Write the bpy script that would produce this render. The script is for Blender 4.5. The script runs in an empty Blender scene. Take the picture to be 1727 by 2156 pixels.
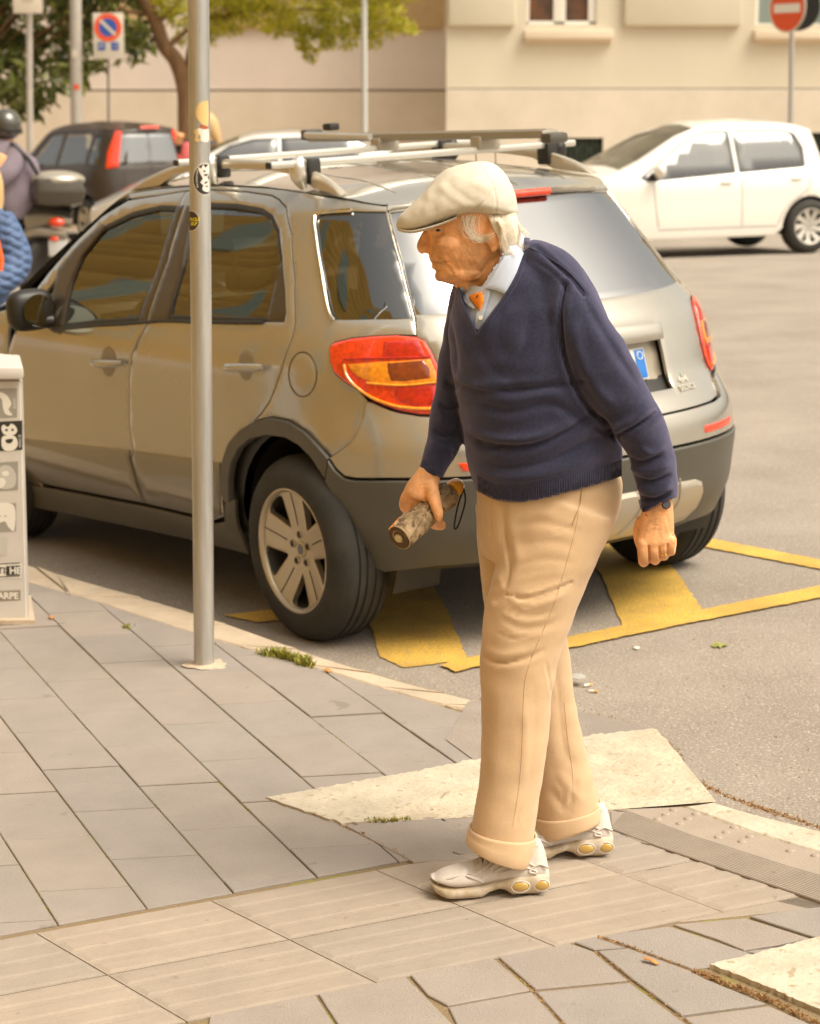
import bpy, bmesh, math, random
import numpy as np
from mathutils import Vector, Matrix
from mathutils.geometry import delaunay_2d_cdt
random.seed(7); RNG = np.random.default_rng(7)
rad = math.radians
sc = bpy.context.scene
COL = sc.collection

# ------------------------------------------------------------------ camera
F, YH, CX, CY, CAMH = 4500.0, 220.0, 863.5, 1078.0, 1.75
PIT = math.atan((CY - YH) / F)
cam_d = bpy.data.cameras.new('camera'); cam = bpy.data.objects.new('camera', cam_d); COL.objects.link(cam)
cam.location = (0, 0, CAMH); cam.rotation_euler = (math.pi / 2 - PIT, 0, 0)
cam_d.sensor_fit = 'HORIZONTAL'; cam_d.sensor_width = 24.0; cam_d.lens = 24.0 * F / 1727.0
cam_d.clip_start = 0.1; cam_d.clip_end = 500
cam_d.dof.use_dof = True; cam_d.dof.focus_distance = 4.75; cam_d.dof.aperture_fstop = 5.0
sc.camera = cam
# ------------------------------------------------------------------ light
SUN_DIR = Vector((0.62, -0.34, 1.10)).normalized()       # from the scene to the sun
w = bpy.data.worlds.new('World'); sc.world = w; w.use_nodes = True
nt = w.node_tree; nt.nodes.clear()
sky = nt.nodes.new('ShaderNodeTexSky'); sky.sky_type = 'NISHITA'; sky.sun_disc = False
sky.sun_elevation = math.asin(SUN_DIR.z); sky.sun_rotation = math.atan2(SUN_DIR.x, SUN_DIR.y)
sky.air_density = 1.0; sky.dust_density = 6.0; sky.ozone_density = 0.3
hsv = nt.nodes.new('ShaderNodeHueSaturation'); hsv.inputs['Saturation'].default_value = 0.22
mul = nt.nodes.new('ShaderNodeMix'); mul.data_type = 'RGBA'; mul.blend_type = 'MULTIPLY'
mul.inputs[0].default_value = 1.0; mul.inputs[7].default_value = (1.0, 0.94, 0.82, 1)
bg = nt.nodes.new('ShaderNodeBackground'); bg.inputs[1].default_value = 0.15
wo = nt.nodes.new('ShaderNodeOutputWorld')
nt.links.new(sky.outputs[0], hsv.inputs['Color']); nt.links.new(hsv.outputs[0], mul.inputs[6])
nt.links.new(mul.outputs[2], bg.inputs[0]); nt.links.new(bg.outputs[0], wo.inputs[0])
sd = bpy.data.lights.new('sun', 'SUN'); sd.energy = 1.45; sd.angle = rad(32); sd.color = (1.0, 0.92, 0.79)
sun = bpy.data.objects.new('sun', sd); COL.objects.link(sun)
sun.rotation_euler = SUN_DIR.to_track_quat('Z', 'Y').to_euler(); sun.location = (8, -4, 12)
vs = sc.view_settings; vs.view_transform = 'Standard'; vs.look = 'None'; vs.gamma = 1.0; vs.exposure = 0.66
vs.use_curve_mapping = False
sc.render.engine = 'CYCLES'
sc.render.resolution_x = 820; sc.render.resolution_y = 1024

# ------------------------------------------------------------------ picture <-> place
FW = np.array([0, math.cos(PIT), -math.sin(PIT)]); DN = np.array([0, -math.sin(PIT), -math.cos(PIT)]); RT = np.array([1., 0, 0])
O = np.array([0, 0, CAMH])
GX, GY, C0 = 0.05189, 0.00944, CAMH - 1.86738           # the street falls to the left and rises away a little
KP = 0.10                                                 # pavement above road
def zroad(X, Y):
    X = np.asarray(X, float); Y = np.asarray(Y, float)
    g = 1 - 0.8 * np.clip((Y - 12) / 14, 0, 1)
    return GX * X * g + GY * Y + C0 - 0.0005 * np.maximum(0, np.minimum(Y, 34) - 10) ** 2
def D(px, py): return RT * (px - CX) / F + DN * (py - CY) / F + FW
def W(px, py, Y):                                         # point on the line of sight at distance Y
    d = D(px, py); return O + d * (Y / d[1])
def G(px, py, off=KP):                                    # point on the ground
    d = D(px, py); t = 5.0
    for _ in range(60):
        p = O + t * d; t += (p[2] - float(zroad(p[0], p[1])) - off) / 0.25 * 0.6
        t = min(max(t, 1.0), 60)
    return O + t * d
def P(p):
    p = np.asarray(p, float) - O
    zc = p @ FW; return np.array([CX + F * (p @ RT) / zc, CY + F * (p @ DN) / zc])
def PA(V):                                                # many points at once
    V = np.asarray(V, float) - O; zc = V @ FW
    return np.stack([CX + F * (V @ RT) / zc, CY + F * (V @ DN) / zc], 1)

# ------------------------------------------------------------------ materials
MATS = {}
def M(name, col, rough=0.6, metal=0.0, var=0.0, vs_=6.0, bump=0.0, bs=60.0, coat=0.0, spec=0.5, col2=None, det=6.0,
      trans=0.0, sss=0.0, emit=None, sheen=0.0, stretch=None, alpha=1.0, fac=(0.35, 0.65), speck=None):
    if name in MATS: return MATS[name]
    m = bpy.data.materials.new(name); m.use_nodes = True; t = m.node_tree; b = t.nodes['Principled BSDF']
    b.inputs['Roughness'].default_value = rough; b.inputs['Metallic'].default_value = metal
    b.inputs['Coat Weight'].default_value = coat; b.inputs['Coat Roughness'].default_value = 0.05
    b.inputs['Specular IOR Level'].default_value = spec; b.inputs['Transmission Weight'].default_value = trans
    b.inputs['Subsurface Weight'].default_value = sss; b.inputs['Sheen Weight'].default_value = sheen
    b.inputs['Alpha'].default_value = alpha
    if sss: b.inputs['Subsurface Radius'].default_value = (0.012, 0.005, 0.003); b.inputs['Subsurface Scale'].default_value = 1.0
    c = (*col, 1); b.inputs['Base Color'].default_value = c
    tc = t.nodes.new('ShaderNodeTexCoord'); vec = tc.outputs['Object']
    if stretch:
        mp = t.nodes.new('ShaderNodeMapping'); mp.inputs['Scale'].default_value = stretch
        t.links.new(vec, mp.inputs[0]); vec = mp.outputs[0]
    cur = None
    if var or col2:
        n = t.nodes.new('ShaderNodeTexNoise'); n.inputs['Scale'].default_value = vs_; n.inputs['Detail'].default_value = det
        n.inputs['Roughness'].default_value = 0.62
        t.links.new(vec, n.inputs['Vector'])
        r = t.nodes.new('ShaderNodeValToRGB'); r.color_ramp.elements[0].position = fac[0]; r.color_ramp.elements[1].position = fac[1]
        a = [max(0, x * (1 - var)) for x in col]; z = list(col2) if col2 else [min(1, x * (1 + var)) for x in col]
        r.color_ramp.elements[0].color = (*a, 1); r.color_ramp.elements[1].color = (*z, 1)
        t.links.new(n.outputs[0], r.inputs[0]); cur = r.outputs[0]
    if speck:                                              # (scale, threshold, colour): small spots
        n = t.nodes.new('ShaderNodeTexNoise'); n.inputs['Scale'].default_value = speck[0]; n.inputs['Detail'].default_value = 3
        t.links.new(vec, n.inputs['Vector'])
        r = t.nodes.new('ShaderNodeValToRGB'); r.color_ramp.elements[0].position = speck[1]; r.color_ramp.elements[1].position = speck[1] + 0.05
        r.color_ramp.elements[0].color = (0, 0, 0, 1); r.color_ramp.elements[1].color = (1, 1, 1, 1)
        t.links.new(n.outputs[0], r.inputs[0])
        mx = t.nodes.new('ShaderNodeMix'); mx.data_type = 'RGBA'; t.links.new(r.outputs[0], mx.inputs[0])
        if cur: t.links.new(cur, mx.inputs[6])
        else: mx.inputs[6].default_value = c
        mx.inputs[7].default_value = (*speck[2], 1); cur = mx.outputs[2]
    if cur: t.links.new(cur, b.inputs['Base Color'])
    if bump:
        n = t.nodes.new('ShaderNodeTexNoise'); n.inputs['Scale'].default_value = bs; n.inputs['Detail'].default_value = 8
        t.links.new(vec, n.inputs['Vector'])
        bp = t.nodes.new('ShaderNodeBump'); bp.inputs['Strength'].default_value = 1.0; bp.inputs['Distance'].default_value = bump
        t.links.new(n.outputs[0], bp.inputs['Height']); t.links.new(bp.outputs[0], b.inputs['Normal'])
    if emit: b.inputs['Emission Color'].default_value = (*emit[0], 1); b.inputs['Emission Strength'].default_value = emit[1]
    MATS[name] = m; return m

# ------------------------------------------------------------------ object helpers
ORG = {}
def tag(o, label=None, cat=None, group=None, kind=None):
    if label: o['label'] = label
    if cat: o['category'] = cat
    if group: o['group'] = group
    if kind: o['kind'] = kind
    return o
def thing(name, loc, label, cat, group=None):
    o = bpy.data.objects.new(name, None); COL.objects.link(o); o.location = loc; o.empty_display_size = 0.1
    ORG[o] = np.array(loc, float); return tag(o, label, cat, group)
def mk(name, V, faces, mat, parent=None, smooth=True, loc=None, sharp=40, kind=None):
    """one mesh object from world-space vertices"""
    V = np.asarray(V, float)
    if parent is not None: org = ORG[parent]
    else: org = np.array(loc if loc is not None else (0, 0, 0), float)
    me = bpy.data.meshes.new(name)
    me.from_pydata((V - org).tolist(), [], [list(map(int, f)) for f in faces]); me.validate()
    if smooth:
        me.polygons.foreach_set('use_smooth', [True] * len(me.polygons))
        if sharp: me.set_sharp_from_angle(angle=rad(sharp))
    for m in (mat if isinstance(mat, (list, tuple)) else [mat]): me.materials.append(m)
    o = bpy.data.objects.new(name, me); COL.objects.link(o); ORG[o] = org
    if parent is not None: o.parent = parent
    else: o.location = org
    if kind: o['kind'] = kind
    return o
class MB:
    """collects shapes into one mesh"""
    def __init__(s): s.v = []; s.f = []
    def add(s, V, Fs):
        n = len(s.v); s.v += [tuple(map(float, p)) for p in V]; s.f += [tuple(i + n for i in f) for f in Fs]; return s
    def box(s, c, size, ax=None, bev=0.0):
        c = np.array(c, float); h = np.array(size, float) / 2
        ax = np.eye(3) if ax is None else np.array(ax, float)
        if bev <= 0:
            V = [c + ax[0] * a * h[0] + ax[1] * b * h[1] + ax[2] * d * h[2] for a in (-1, 1) for b in (-1, 1) for d in (-1, 1)]
            return s.add(V, [(0, 1, 3, 2), (4, 6, 7, 5), (0, 4, 5, 1), (2, 3, 7, 6), (0, 2, 6, 4), (1, 5, 7, 3)])
        bm = bmesh.new(); bmesh.ops.create_cube(bm, size=2.0)
        for v in bm.verts: v.co = Vector((v.co.x * h[0], v.co.y * h[1], v.co.z * h[2]))
        bmesh.ops.bevel(bm, geom=bm.edges[:], offset=min(bev, min(h) * 0.98), segments=2, profile=0.6, affect='EDGES')
        bm.verts.index_update()
        V = [c + ax[0] * v.co.x + ax[1] * v.co.y + ax[2] * v.co.z for v in bm.verts]
        Fs = [tuple(v.index for v in f.verts) for f in bm.faces]; bm.free(); return s.add(V, Fs)
    def tube(s, pts, r, n=10, cap=True):
        V, Fs = tube_mesh(pts, r, n, cap); return s.add(V, Fs)
    def prism(s, poly, up):
        """poly: list of 3-D points (counter-clockwise seen from the +up side), extruded by the vector -up"""
        n = len(poly); up = np.array(up, float); V = [np.array(p) for p in poly] + [np.array(p) - up for p in poly]
        Fs = [tuple(range(n)), tuple(range(2 * n - 1, n - 1, -1))] + [(i, i + n, (i + 1) % n + n, (i + 1) % n) for i in range(n)]
        return s.add(V, Fs)
    def obj(s, name, mat, parent=None, **k): return mk(name, s.v, s.f, mat, parent, **k)
def frame_along(T):
    """rotation-minimising frames along tangents"""
    N = []; t0 = T[0]; a = np.array([0, 0, 1.]) if abs(t0[2]) < 0.9 else np.array([1., 0, 0])
    n = np.cross(t0, a); n /= np.linalg.norm(n) + 1e-9; N.append(n)
    for i in range(1, len(T)):
        n = N[-1] - T[i] * (N[-1] @ T[i]); n /= np.linalg.norm(n) + 1e-9; N.append(n)
    return np.array(N)
def tube_mesh(pts, r, n=10, cap=True):
    pts = np.array(pts, float); m = len(pts); r = np.full(m, r, float) if np.isscalar(r) else np.array(r, float)
    T = np.gradient(pts, axis=0); T /= np.linalg.norm(T, axis=1)[:, None] + 1e-12
    N = frame_along(T); B = np.cross(T, N); a = np.linspace(0, 2 * np.pi, n, endpoint=False)
    V = (pts[:, None] + r[:, None, None] * (np.cos(a)[None, :, None] * N[:, None] + np.sin(a)[None, :, None] * B[:, None])).reshape(-1, 3)
    Fs = [(i * n + j, i * n + (j + 1) % n, (i + 1) * n + (j + 1) % n, (i + 1) * n + j) for i in range(m - 1) for j in range(n)]
    if cap: Fs += [tuple(range(n - 1, -1, -1)), tuple((m - 1) * n + j for j in range(n))]
    return V.tolist(), Fs
def catmull(pts, n, closed=False):
    """n samples of a smooth curve through pts (any dimension)"""
    p = np.array(pts, float); k = len(p)
    if closed: q = np.vstack([p[-1], p, p[0], p[1]]); segs = k
    else: q = np.vstack([2 * p[0] - p[1], p, 2 * p[-1] - p[-2]]); segs = k - 1
    t = np.linspace(0, segs, n, endpoint=not closed); i = np.minimum(t.astype(int), segs - 1); u = (t - i)[:, None]
    a, b, c, d = q[i], q[i + 1], q[i + 2], q[i + 3]
    return 0.5 * (2 * b + (c - a) * u + (2 * a - 5 * b + 4 * c - d) * u ** 2 + (3 * b - a - 3 * c + d) * u ** 3)
def grid_faces(m, n, closed=False):
    return [(i * n + j, i * n + (j + 1) % n, (i + 1) * n + (j + 1) % n, (i + 1) * n + j) for i in range(m - 1) for j in range(n if closed else n - 1)]
def lathe(prof, c, ax, n=48, e1=None, close=False):
    """revolve (radius, height) pairs about axis ax through c"""
    c = np.array(c, float); ax = np.array(ax, float); ax /= np.linalg.norm(ax)
    if e1 is None: e1 = np.cross(ax, [0, 0, 1.] if abs(ax[2]) < 0.9 else [1., 0, 0])
    e1 = e1 / np.linalg.norm(e1); e2 = np.cross(ax, e1); a = np.linspace(0, 2 * np.pi, n, endpoint=False)
    V = [c + ax * h + r * (math.cos(t) * e1 + math.sin(t) * e2) for (r, h) in prof for t in a]
    Fs = grid_faces(len(prof), n, True)
    if close: Fs += [tuple(range(n - 1, -1, -1)), tuple((len(prof) - 1) * n + j for j in range(n))]
    return V, Fs
def inpoly(p, poly):
    x, y = p[:, 0], p[:, 1]; q = np.array(poly); ins = np.zeros(len(p), bool); j = len(q) - 1
    for i in range(len(q)):
        xi, yi = q[i]; xj, yj = q[j]
        c = ((yi > y) != (yj > y)); 
        with np.errstate(divide='ignore', invalid='ignore'): c &= x < (xj - xi) * (y - yi) / (yj - yi + 1e-300) + xi
        ins ^= c; j = i
    return ins
def area2(q): q = np.array(q); return 0.5 * np.sum(q[:, 0] * np.roll(q[:, 1], -1) - np.roll(q[:, 0], -1) * q[:, 1])
def densify(q, h):
    out = []
    for i in range(len(q)):
        a = np.array(q[i], float); b = np.array(q[(i + 1) % len(q)], float); k = max(1, int(math.ceil(np.linalg.norm(b - a) / h)))
        out += [a + (b - a) * t / k for t in range(k)]
    return np.array(out)
def clean(q, e=0.0015):
    out = [q[0]]
    for p in q[1:]:
        if np.linalg.norm(np.array(p) - out[-1]) > e: out.append(p)
    if np.linalg.norm(np.array(out[0]) - out[-1]) <= e: out.pop()
    return np.array(out)
def offs(q, d):
    """offset a closed polygon to its inner side by d"""
    q = np.array(q); s = 1 if area2(q) > 0 else -1
    e = np.roll(q, -1, 0) - q; e /= np.linalg.norm(e, axis=1)[:, None] + 1e-12; n = np.stack([-e[:, 1], e[:, 0]], 1) * s
    m = n + np.roll(n, 1, 0); l = (m * m).sum(1); m = m / np.maximum(l, 0.9)[:, None] * 2.0
    return q + m * d
def panel(name, outer, S, mat, parent, holes=(), grid=0.03, inset=0.0022, thick=0.012, out=0.0, rnd=0.0015, sharp=35, sub=None, rw=0.003):
    """a sheet cut to the outline 'outer' on the curved surface S(u,v), with turned-in edges"""
    loops = []
    for k, q in enumerate([outer] + list(holes)):
        q = densify(clean(np.array(q, float)), grid * 0.7)
        l0 = offs(q, inset if k == 0 else -inset * 0.3); l1 = offs(l0, rw if k == 0 else -rw)
        loops.append((l0, l1))
    o = loops[0][0]; u0, v0 = o.min(0); u1, v1 = o.max(0)
    gu = np.arange(u0 + grid / 2, u1, grid); gv = np.arange(v0 + grid / 2, v1, grid)
    gp = np.array([(a + (grid / 2 if j % 2 else 0), b) for j, b in enumerate(gv) for a in gu]).reshape(-1, 2)
    if len(gp):
        inner = offs(loops[0][1], grid * 0.35); keep = inpoly(gp, inner) & inpoly(gp, loops[0][1])
        for h in loops[1:]: keep &= ~inpoly(gp, offs(h[1], -grid * 0.35))
        gp = gp[keep]
    vs_ = []; ed = []; nb = 0
    for l0, l1 in loops:
        for l in (l0, l1):
            n = len(l); k = len(vs_); vs_ += l.tolist(); ed += [(k + i, k + (i + 1) % n) for i in range(n)]
    vs_ += gp.tolist()
    r = delaunay_2d_cdt([Vector(p) for p in vs_], ed, [], 0, 1e-7)
    ov = np.array([tuple(p) for p in r[0]]); tri = [f for f in r[2]]
    orig = r[3]
    cen = np.array([ov[list(f)].mean(0) for f in tri]); keep = inpoly(cen, loops[0][0])
    for h in loops[1:]: keep &= ~inpoly(cen, h[0])
    tri = [f for f, k in zip(tri, keep) if k]
    e = 1e-3
    p0 = S(ov[:, 0], ov[:, 1]); pu = S(ov[:, 0] + e, ov[:, 1]) - S(ov[:, 0] - e, ov[:, 1]); pv = S(ov[:, 0], ov[:, 1] + e) - S(ov[:, 0], ov[:, 1] - e)
    nrm = np.cross(pu, pv); nrm /= np.linalg.norm(nrm, axis=1)[:, None] + 1e-12
    if S.flip: nrm = -nrm
    nvo = sum(len(a) + len(b) for a, b in loops)
    isb = np.zeros(len(ov), bool); kstart = 0; bset = set()
    for a, b in loops: bset |= set(range(kstart, kstart + len(a))); kstart += len(a) + len(b)
    for i, oo in enumerate(orig):
        if any(q in bset for q in oo): isb[i] = True
    outv = out(ov[:, 0], ov[:, 1]) if callable(out) else np.full(len(ov), out)
    V = p0 + nrm * (outv - isb * rnd)[:, None]
    Fs = [tuple(f) for f in tri]
    # orientation
    f = Fs[len(Fs) // 2]; fn = np.cross(V[f[1]] - V[f[0]], V[f[2]] - V[f[0]])
    if fn @ nrm[f[0]] < 0: Fs = [t[::-1] for t in Fs]
    cnt = {}
    for t in Fs:
        for a, b in ((t[0], t[1]), (t[1], t[2]), (t[2], t[0])): cnt[(a, b)] = cnt.get((a, b), 0) + 1
    bd = [ab for ab in cnt if (ab[1], ab[0]) not in cnt]
    idx = {}; V2 = V.tolist()
    for a, b in bd:
        for k in (a, b):
            if k not in idx: idx[k] = len(V2); V2.append((V[k] - nrm[k] * thick).tolist())
    Fs += [(b, a, idx[a], idx[b]) for a, b in bd]
    return mk(name, V2, Fs, mat, parent, sharp=sharp)
# ================================================================== GROUND
m_asph = M('asphalt', (0.26, 0.215, 0.172), 0.88, var=0.10, vs_=1.3, bump=0.005, bs=95, col2=(0.33, 0.28, 0.23), speck=(130, 0.58, (0.44, 0.38, 0.31)), stretch=(1, 1, 1), fac=(.3, .7))
m_joint = M('joint_sand', (0.24, 0.17, 0.09), 0.95, col2=(0.24, 0.21, 0.05), vs_=7, bump=0.004, bs=200, fac=(0.55, 0.62))
m_slab = [M('basalt_slab_%d' % i, c, 0.78, var=0.06, vs_=6, bump=0.0020, bs=210, det=10, speck=(13, 0.69, (c[0] * .78, c[1] * .76, c[2] * .74)))
          for i, c in enumerate([(0.292, 0.252, 0.220), (0.300, 0.257, 0.223), (0.283, 0.247, 0.219), (0.290, 0.253, 0.225), (0.308, 0.262, 0.223)])]
m_tact = [M('tactile_concrete_%d' % i, c, 0.85, var=0.06, vs_=9, bump=0.0013, bs=160, speck=(30, 0.70, (c[0] * .8, c[1] * .76, c[2] * .7)))
          for i, c in enumerate([(0.325, 0.268, 0.212), (0.345, 0.282, 0.222), (0.31, 0.26, 0.21)])]
m_trav = M('travertine', (0.50, 0.42, 0.30), 0.8, var=0.10, vs_=9, bump=0.006, bs=60, col2=(0.60, 0.52, 0.39), speck=(38, 0.64, (0.36, 0.29, 0.19)))
m_trav_top = M('travertine_worn', (0.50, 0.435, 0.33), 0.8, var=0.12, vs_=9, bump=0.004, bs=60, col2=(0.58, 0.51, 0.40), speck=(34, 0.63, (0.38, 0.30, 0.20)))
m_kerb = M('kerb_stone', (0.48, 0.385, 0.28), 0.85, var=0.12, vs_=5, bump=0.003, bs=90, speck=(50, 0.68, (0.36, 0.27, 0.18)))
m_yel = M('yellow_road_paint', (0.64, 0.385, 0.055), 0.8, var=0.22, vs_=3.5, bump=0.004, bs=110, speck=(170, 0.535, (0.38, 0.27, 0.12)))
m_cream = M('cream_render', (0.64, 0.575, 0.445), 0.9, var=0.035, vs_=0.9, bump=0.003, bs=30, stretch=(1, 1, 0.5))
m_shade_wall = M('shade_tinted_render', (0.70, 0.60, 0.52), 0.9, var=0.04, vs_=0.9, bump=0.003, bs=30)  # pinkish tone stands in for the shade on the set-back wing
m_plinth = M('travertine_plinth', (0.64, 0.57, 0.46), 0.75, var=0.07, vs_=0.8, bump=0.003, bs=20, col2=(0.70, 0.62, 0.51))
m_plinth2 = M('travertine_plinth_shade_tint', (0.68, 0.57, 0.44), 0.75, var=0.08, vs_=0.9, col2=(0.70, 0.60, 0.49), bump=0.003, bs=20)  # plinth of the wing, its shade put into the colour

def sheet(xs, ys, off=0.0):
    V = [(x, y, float(zroad(x, y)) + off) for y in ys for x in xs]
    return V, [(j * len(xs) + i, j * len(xs) + i + 1, (j + 1) * len(xs) + i + 1, (j + 1) * len(xs) + i) for j in range(len(ys) - 1) for i in range(len(xs) - 1)]
V, Fc = sheet(np.linspace(-60, 60, 25), np.concatenate([np.linspace(-20, 10, 7), np.linspace(12, 34, 12), [40, 60, 90]]))
road = mk('road', V, Fc, m_asph, smooth=True, kind='structure'); 

def gpoly(px, off):  # pixel outline on the ground -> world points at height off above the road
    out = []
    for q in px:
        g = G(q[0], q[1], off); out.append((g[0], g[1], float(zroad(g[0], g[1])) + off))
    return out
def flat(poly, off): return [(x, y, float(zroad(x, y)) + off) for x, y in poly]
def strip_mesh(poly, off, name, mat, parent, h=0.18):
    """flat polygon laid on the road, cut fine enough to follow it"""
    q = densify(clean(np.array(poly)[:, :2]), h if off < .0035 or 'painted' not in name else .02)
    if 'painted' in name: q = q + RNG.normal(0, .0022, q.shape)
    r = delaunay_2d_cdt([Vector(p) for p in q], [(i, (i + 1) % len(q)) for i in range(len(q))], [], 1, 1e-6)
    V = [(p[0], p[1], float(zroad(p[0], p[1])) + off) for p in r[0]]; return mk(name, V, [tuple(f) for f in r[2]], mat, parent, smooth=False)

marks = [
 ('painted_bar', [(-0.42, 9.2), (-0.02, 8.9), (0.135, 7.461), (0.19, 6.80), (-0.02, 6.74), (-0.10, 6.891), (-0.13, 7.243)]),
 ('painted_bar', [(0.60, 9.25), (0.92, 8.95), (1.01, 7.908), (1.03, 7.20), (0.73, 7.10), (0.726, 7.892)]),
]
for n, q in marks: strip_mesh(q, 0.004, n, m_yel, road)
ln = [G(x, y, 0)[:2] for x, y in [(925, 1404), (985, 1389), (1187, 1346), (1430, 1297), (1727, 1237), (2100, 1163), (2100, 1190), (1727, 1262), (1430, 1320), (1197, 1369), (990, 1411), (960, 1419)]]
strip_mesh(ln, 0.008, 'painted_line', m_yel, road)
ln = [G(x, y, 0)[:2] for x, y in [(1485, 1134), (1727, 1181), (2000, 1234), (2000, 1254), (1727, 1201), (1480, 1153)]]
strip_mesh(ln, 0.006, 'painted_line', m_yel, road)
ln = [G(x, y, 0)[:2] for x, y in [(470, 1298), (600, 1283), (660, 1290), (660, 1302), (540, 1313)]]
strip_mesh(ln, 0.006, 'painted_line', m_yel, road)

# ------------------------------------------------ pavement bed, kerb
KO = [(-6.0, 14.2), (-3.2, 10.45), (-1.489, 8.161), (-0.76, 7.246), (-0.244, 6.511), (0.188, 5.997), (0.44, 5.80), (0.665, 5.62), (0.748, 5.02), (0.827, 4.898), (0.961, 4.779), (1.6, 4.25), (3.2, 3.0)]
KI = [(-6.2, 13.75), (-3.3, 10.15), (-1.425, 7.825), (-1.227, 7.607), (-0.731, 6.953), (-0.309, 6.456), (0.045, 6.013), (0.30, 5.80)]
bed = KO + [(3.2, -8), (-9, -8), (-9, 14.0)]
q = densify(clean(np.array(bed)), 0.6)
r = delaunay_2d_cdt([Vector(p) for p in q] + [Vector((x, y)) for x in np.arange(-8, 3, 1.1) for y in np.arange(-7, 12, 1.1) if inpoly(np.array([[x, y]]), bed)[0]], [(i, (i + 1) % len(q)) for i in range(len(q))], [], 1, 1e-6)
V = [(p[0], p[1], float(zroad(p[0], p[1])) + KP - 0.005) for p in r[0]]; n0 = len(V); Fc = [tuple(f) for f in r[2]]
V += [(p[0], p[1], float(zroad(p[0], p[1])) - 0.03) for p in q]
idx = {tuple(np.round(p, 5)): i for i, p in enumerate([(a[0], a[1]) for a in r[0]])}
ring = [idx.get(tuple(np.round(p, 5))) for p in q]
for i in range(len(q)):
    a, b = ring[i], ring[(i + 1) % len(q)]
    if a is not None and b is not None: Fc.append((a, n0 + i, n0 + (i + 1) % len(q), b))
pave = mk('pavement', V, Fc, m_joint, smooth=False, kind='structure')

def stone(name, poly, mat, parent, top=KP, th=0.03, jit=0.0008, gap=0.0025, bev=0.002):
    p = clean(np.array(poly)[:, :2], 0.004)
    if len(p) < 3 or abs(area2(p)) < 4e-4: return None
    if area2(p) < 0: p = p[::-1]
    a = offs(p, gap)
    if area2(a) < 2e-4: return None
    b = offs(a, bev); dz = RNG.normal(0, jit); tl = RNG.normal(0, 0.0012, 2); c = p.mean(0); n = len(p)
    z = lambda q: zroad(q[:, 0], q[:, 1]) + top + dz + (q - c) @ tl
    V = np.vstack([np.column_stack([b, z(b)]), np.column_stack([a, z(a) - bev * 0.8]), np.column_stack([a, z(a) - th])])
    Fs = [tuple(range(n))] + [(n * k + i, n * (k + 1) + i, n * (k + 1) + (i + 1) % n, n * k + (i + 1) % n) for k in (0, 1) for i in range(n)]
    return mk(name, V, Fs, mat, parent, smooth=False)
def clip(poly, a, b):  # keep the left side of the line a->b
    a = np.array(a, float); b = np.array(b, float); out = []; s = lambda p: (b[0] - a[0]) * (p[1] - a[1]) - (b[1] - a[1]) * (p[0] - a[0])
    for i in range(len(poly)):
        p, q = np.array(poly[i]), np.array(poly[(i + 1) % len(poly)]); sp, sq = s(p), s(q)
        if sp >= 0: out.append(p)
        if (sp >= 0) != (sq >= 0): out.append(p + (q - p) * sp / (sp - sq))
    return out
dA = np.array([.368, -.930]); dB = np.array([1, .022])
ab = lambda a, b: dA * a + dB * b
for k in range(-14, 11):
    b0 = 1.186 - .2125 * 1 + .2125 * k; b1 = b0 + .2125
    ph = -5.16 if k % 2 else -4.965
    for j in range(-2, 14):
        a0 = ph - .3845 * j; a1 = a0 - .3845
        q = [ab(a0 - .0012, b0 + 0.0006), ab(a0 - .0012, b1 - 0.0006), ab(a1 + .0012, b1 - 0.0006), ab(a1 + .0012, b0 + 0.0006)]
        q = clip(q, (-0.032, 4.712), (-0.89, 4.386)) if False else clip(q, (-0.89, 4.386), (-0.032, 4.712))
        if len(q) > 2: q = clip(q, (0.045, 6.013), (-1.227, 7.607))
        if len(q) > 2: q = clip(q, (0.50, 5.10), (0.46, 5.9)) if b0 > 2.0 else q
        if len(q) > 2:
            c = np.mean(q, 0); pxy = P((c[0], c[1], float(zroad(*c)) + KP))
            if pxy[0] < -260 or pxy[0] > 1900: continue
            stone('slab', q, m_slab[RNG.integers(5)], pave, gap=0.0013)
# ------------------------------------------------ ribbed tactile strip
e1 = np.array([.935, .355]); e2 = np.array([.61, -.79]); t0 = np.array([-0.813, 4.391])
def tact_tile(o, bars=4, w_=0.393, l_=0.31):
    q = [o, o + e2 * l_, o + e2 * l_ + e1 * w_, o + e1 * w_]
    p = clean(np.array(q)); p = p if area2(p) > 0 else p[::-1]; a = offs(p, .0015); b = MB()
    z = lambda x, h: (x[0], x[1], float(zroad(x[0], x[1])) + KP + h)
    b.prism([z(x, -0.001) for x in a], (0, 0, .03))
    for i in range(bars):
        s0 = (i + 0.12) / bars * l_; s1 = (i + 0.88) / bars * l_
        for u0, u1, h in ((.006, w_ - .006, .0014),):
            qq = [o + e2 * s0 + e1 * u0, o + e2 * s1 + e1 * u0, o + e2 * s1 + e1 * u1, o + e2 * s0 + e1 * u1]
            qi = [o + e2 * (s0 + .008) + e1 * (u0 + .01), o + e2 * (s1 - .008) + e1 * (u0 + .01), o + e2 * (s1 - .008) + e1 * (u1 - .01), o + e2 * (s0 + .008) + e1 * (u1 - .01)]
            b.add([z(x, -.001) for x in qq] + [z(x, h) for x in qi], [(4, 5, 6, 7)] + [(k, (k + 1) % 4, 4 + (k + 1) % 4, 4 + k) for k in range(4)])
    b.obj('tactile_tile', m_tact[RNG.integers(3)], pave, smooth=False)
for k in range(-4, 5):
    for r_ in range(2):
        o = t0 + e1 * .393 * k + e2 * .312 * r_
        if k * .393 > (1.42, 1.6)[r_]: continue
        tact_tile(o)
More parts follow.
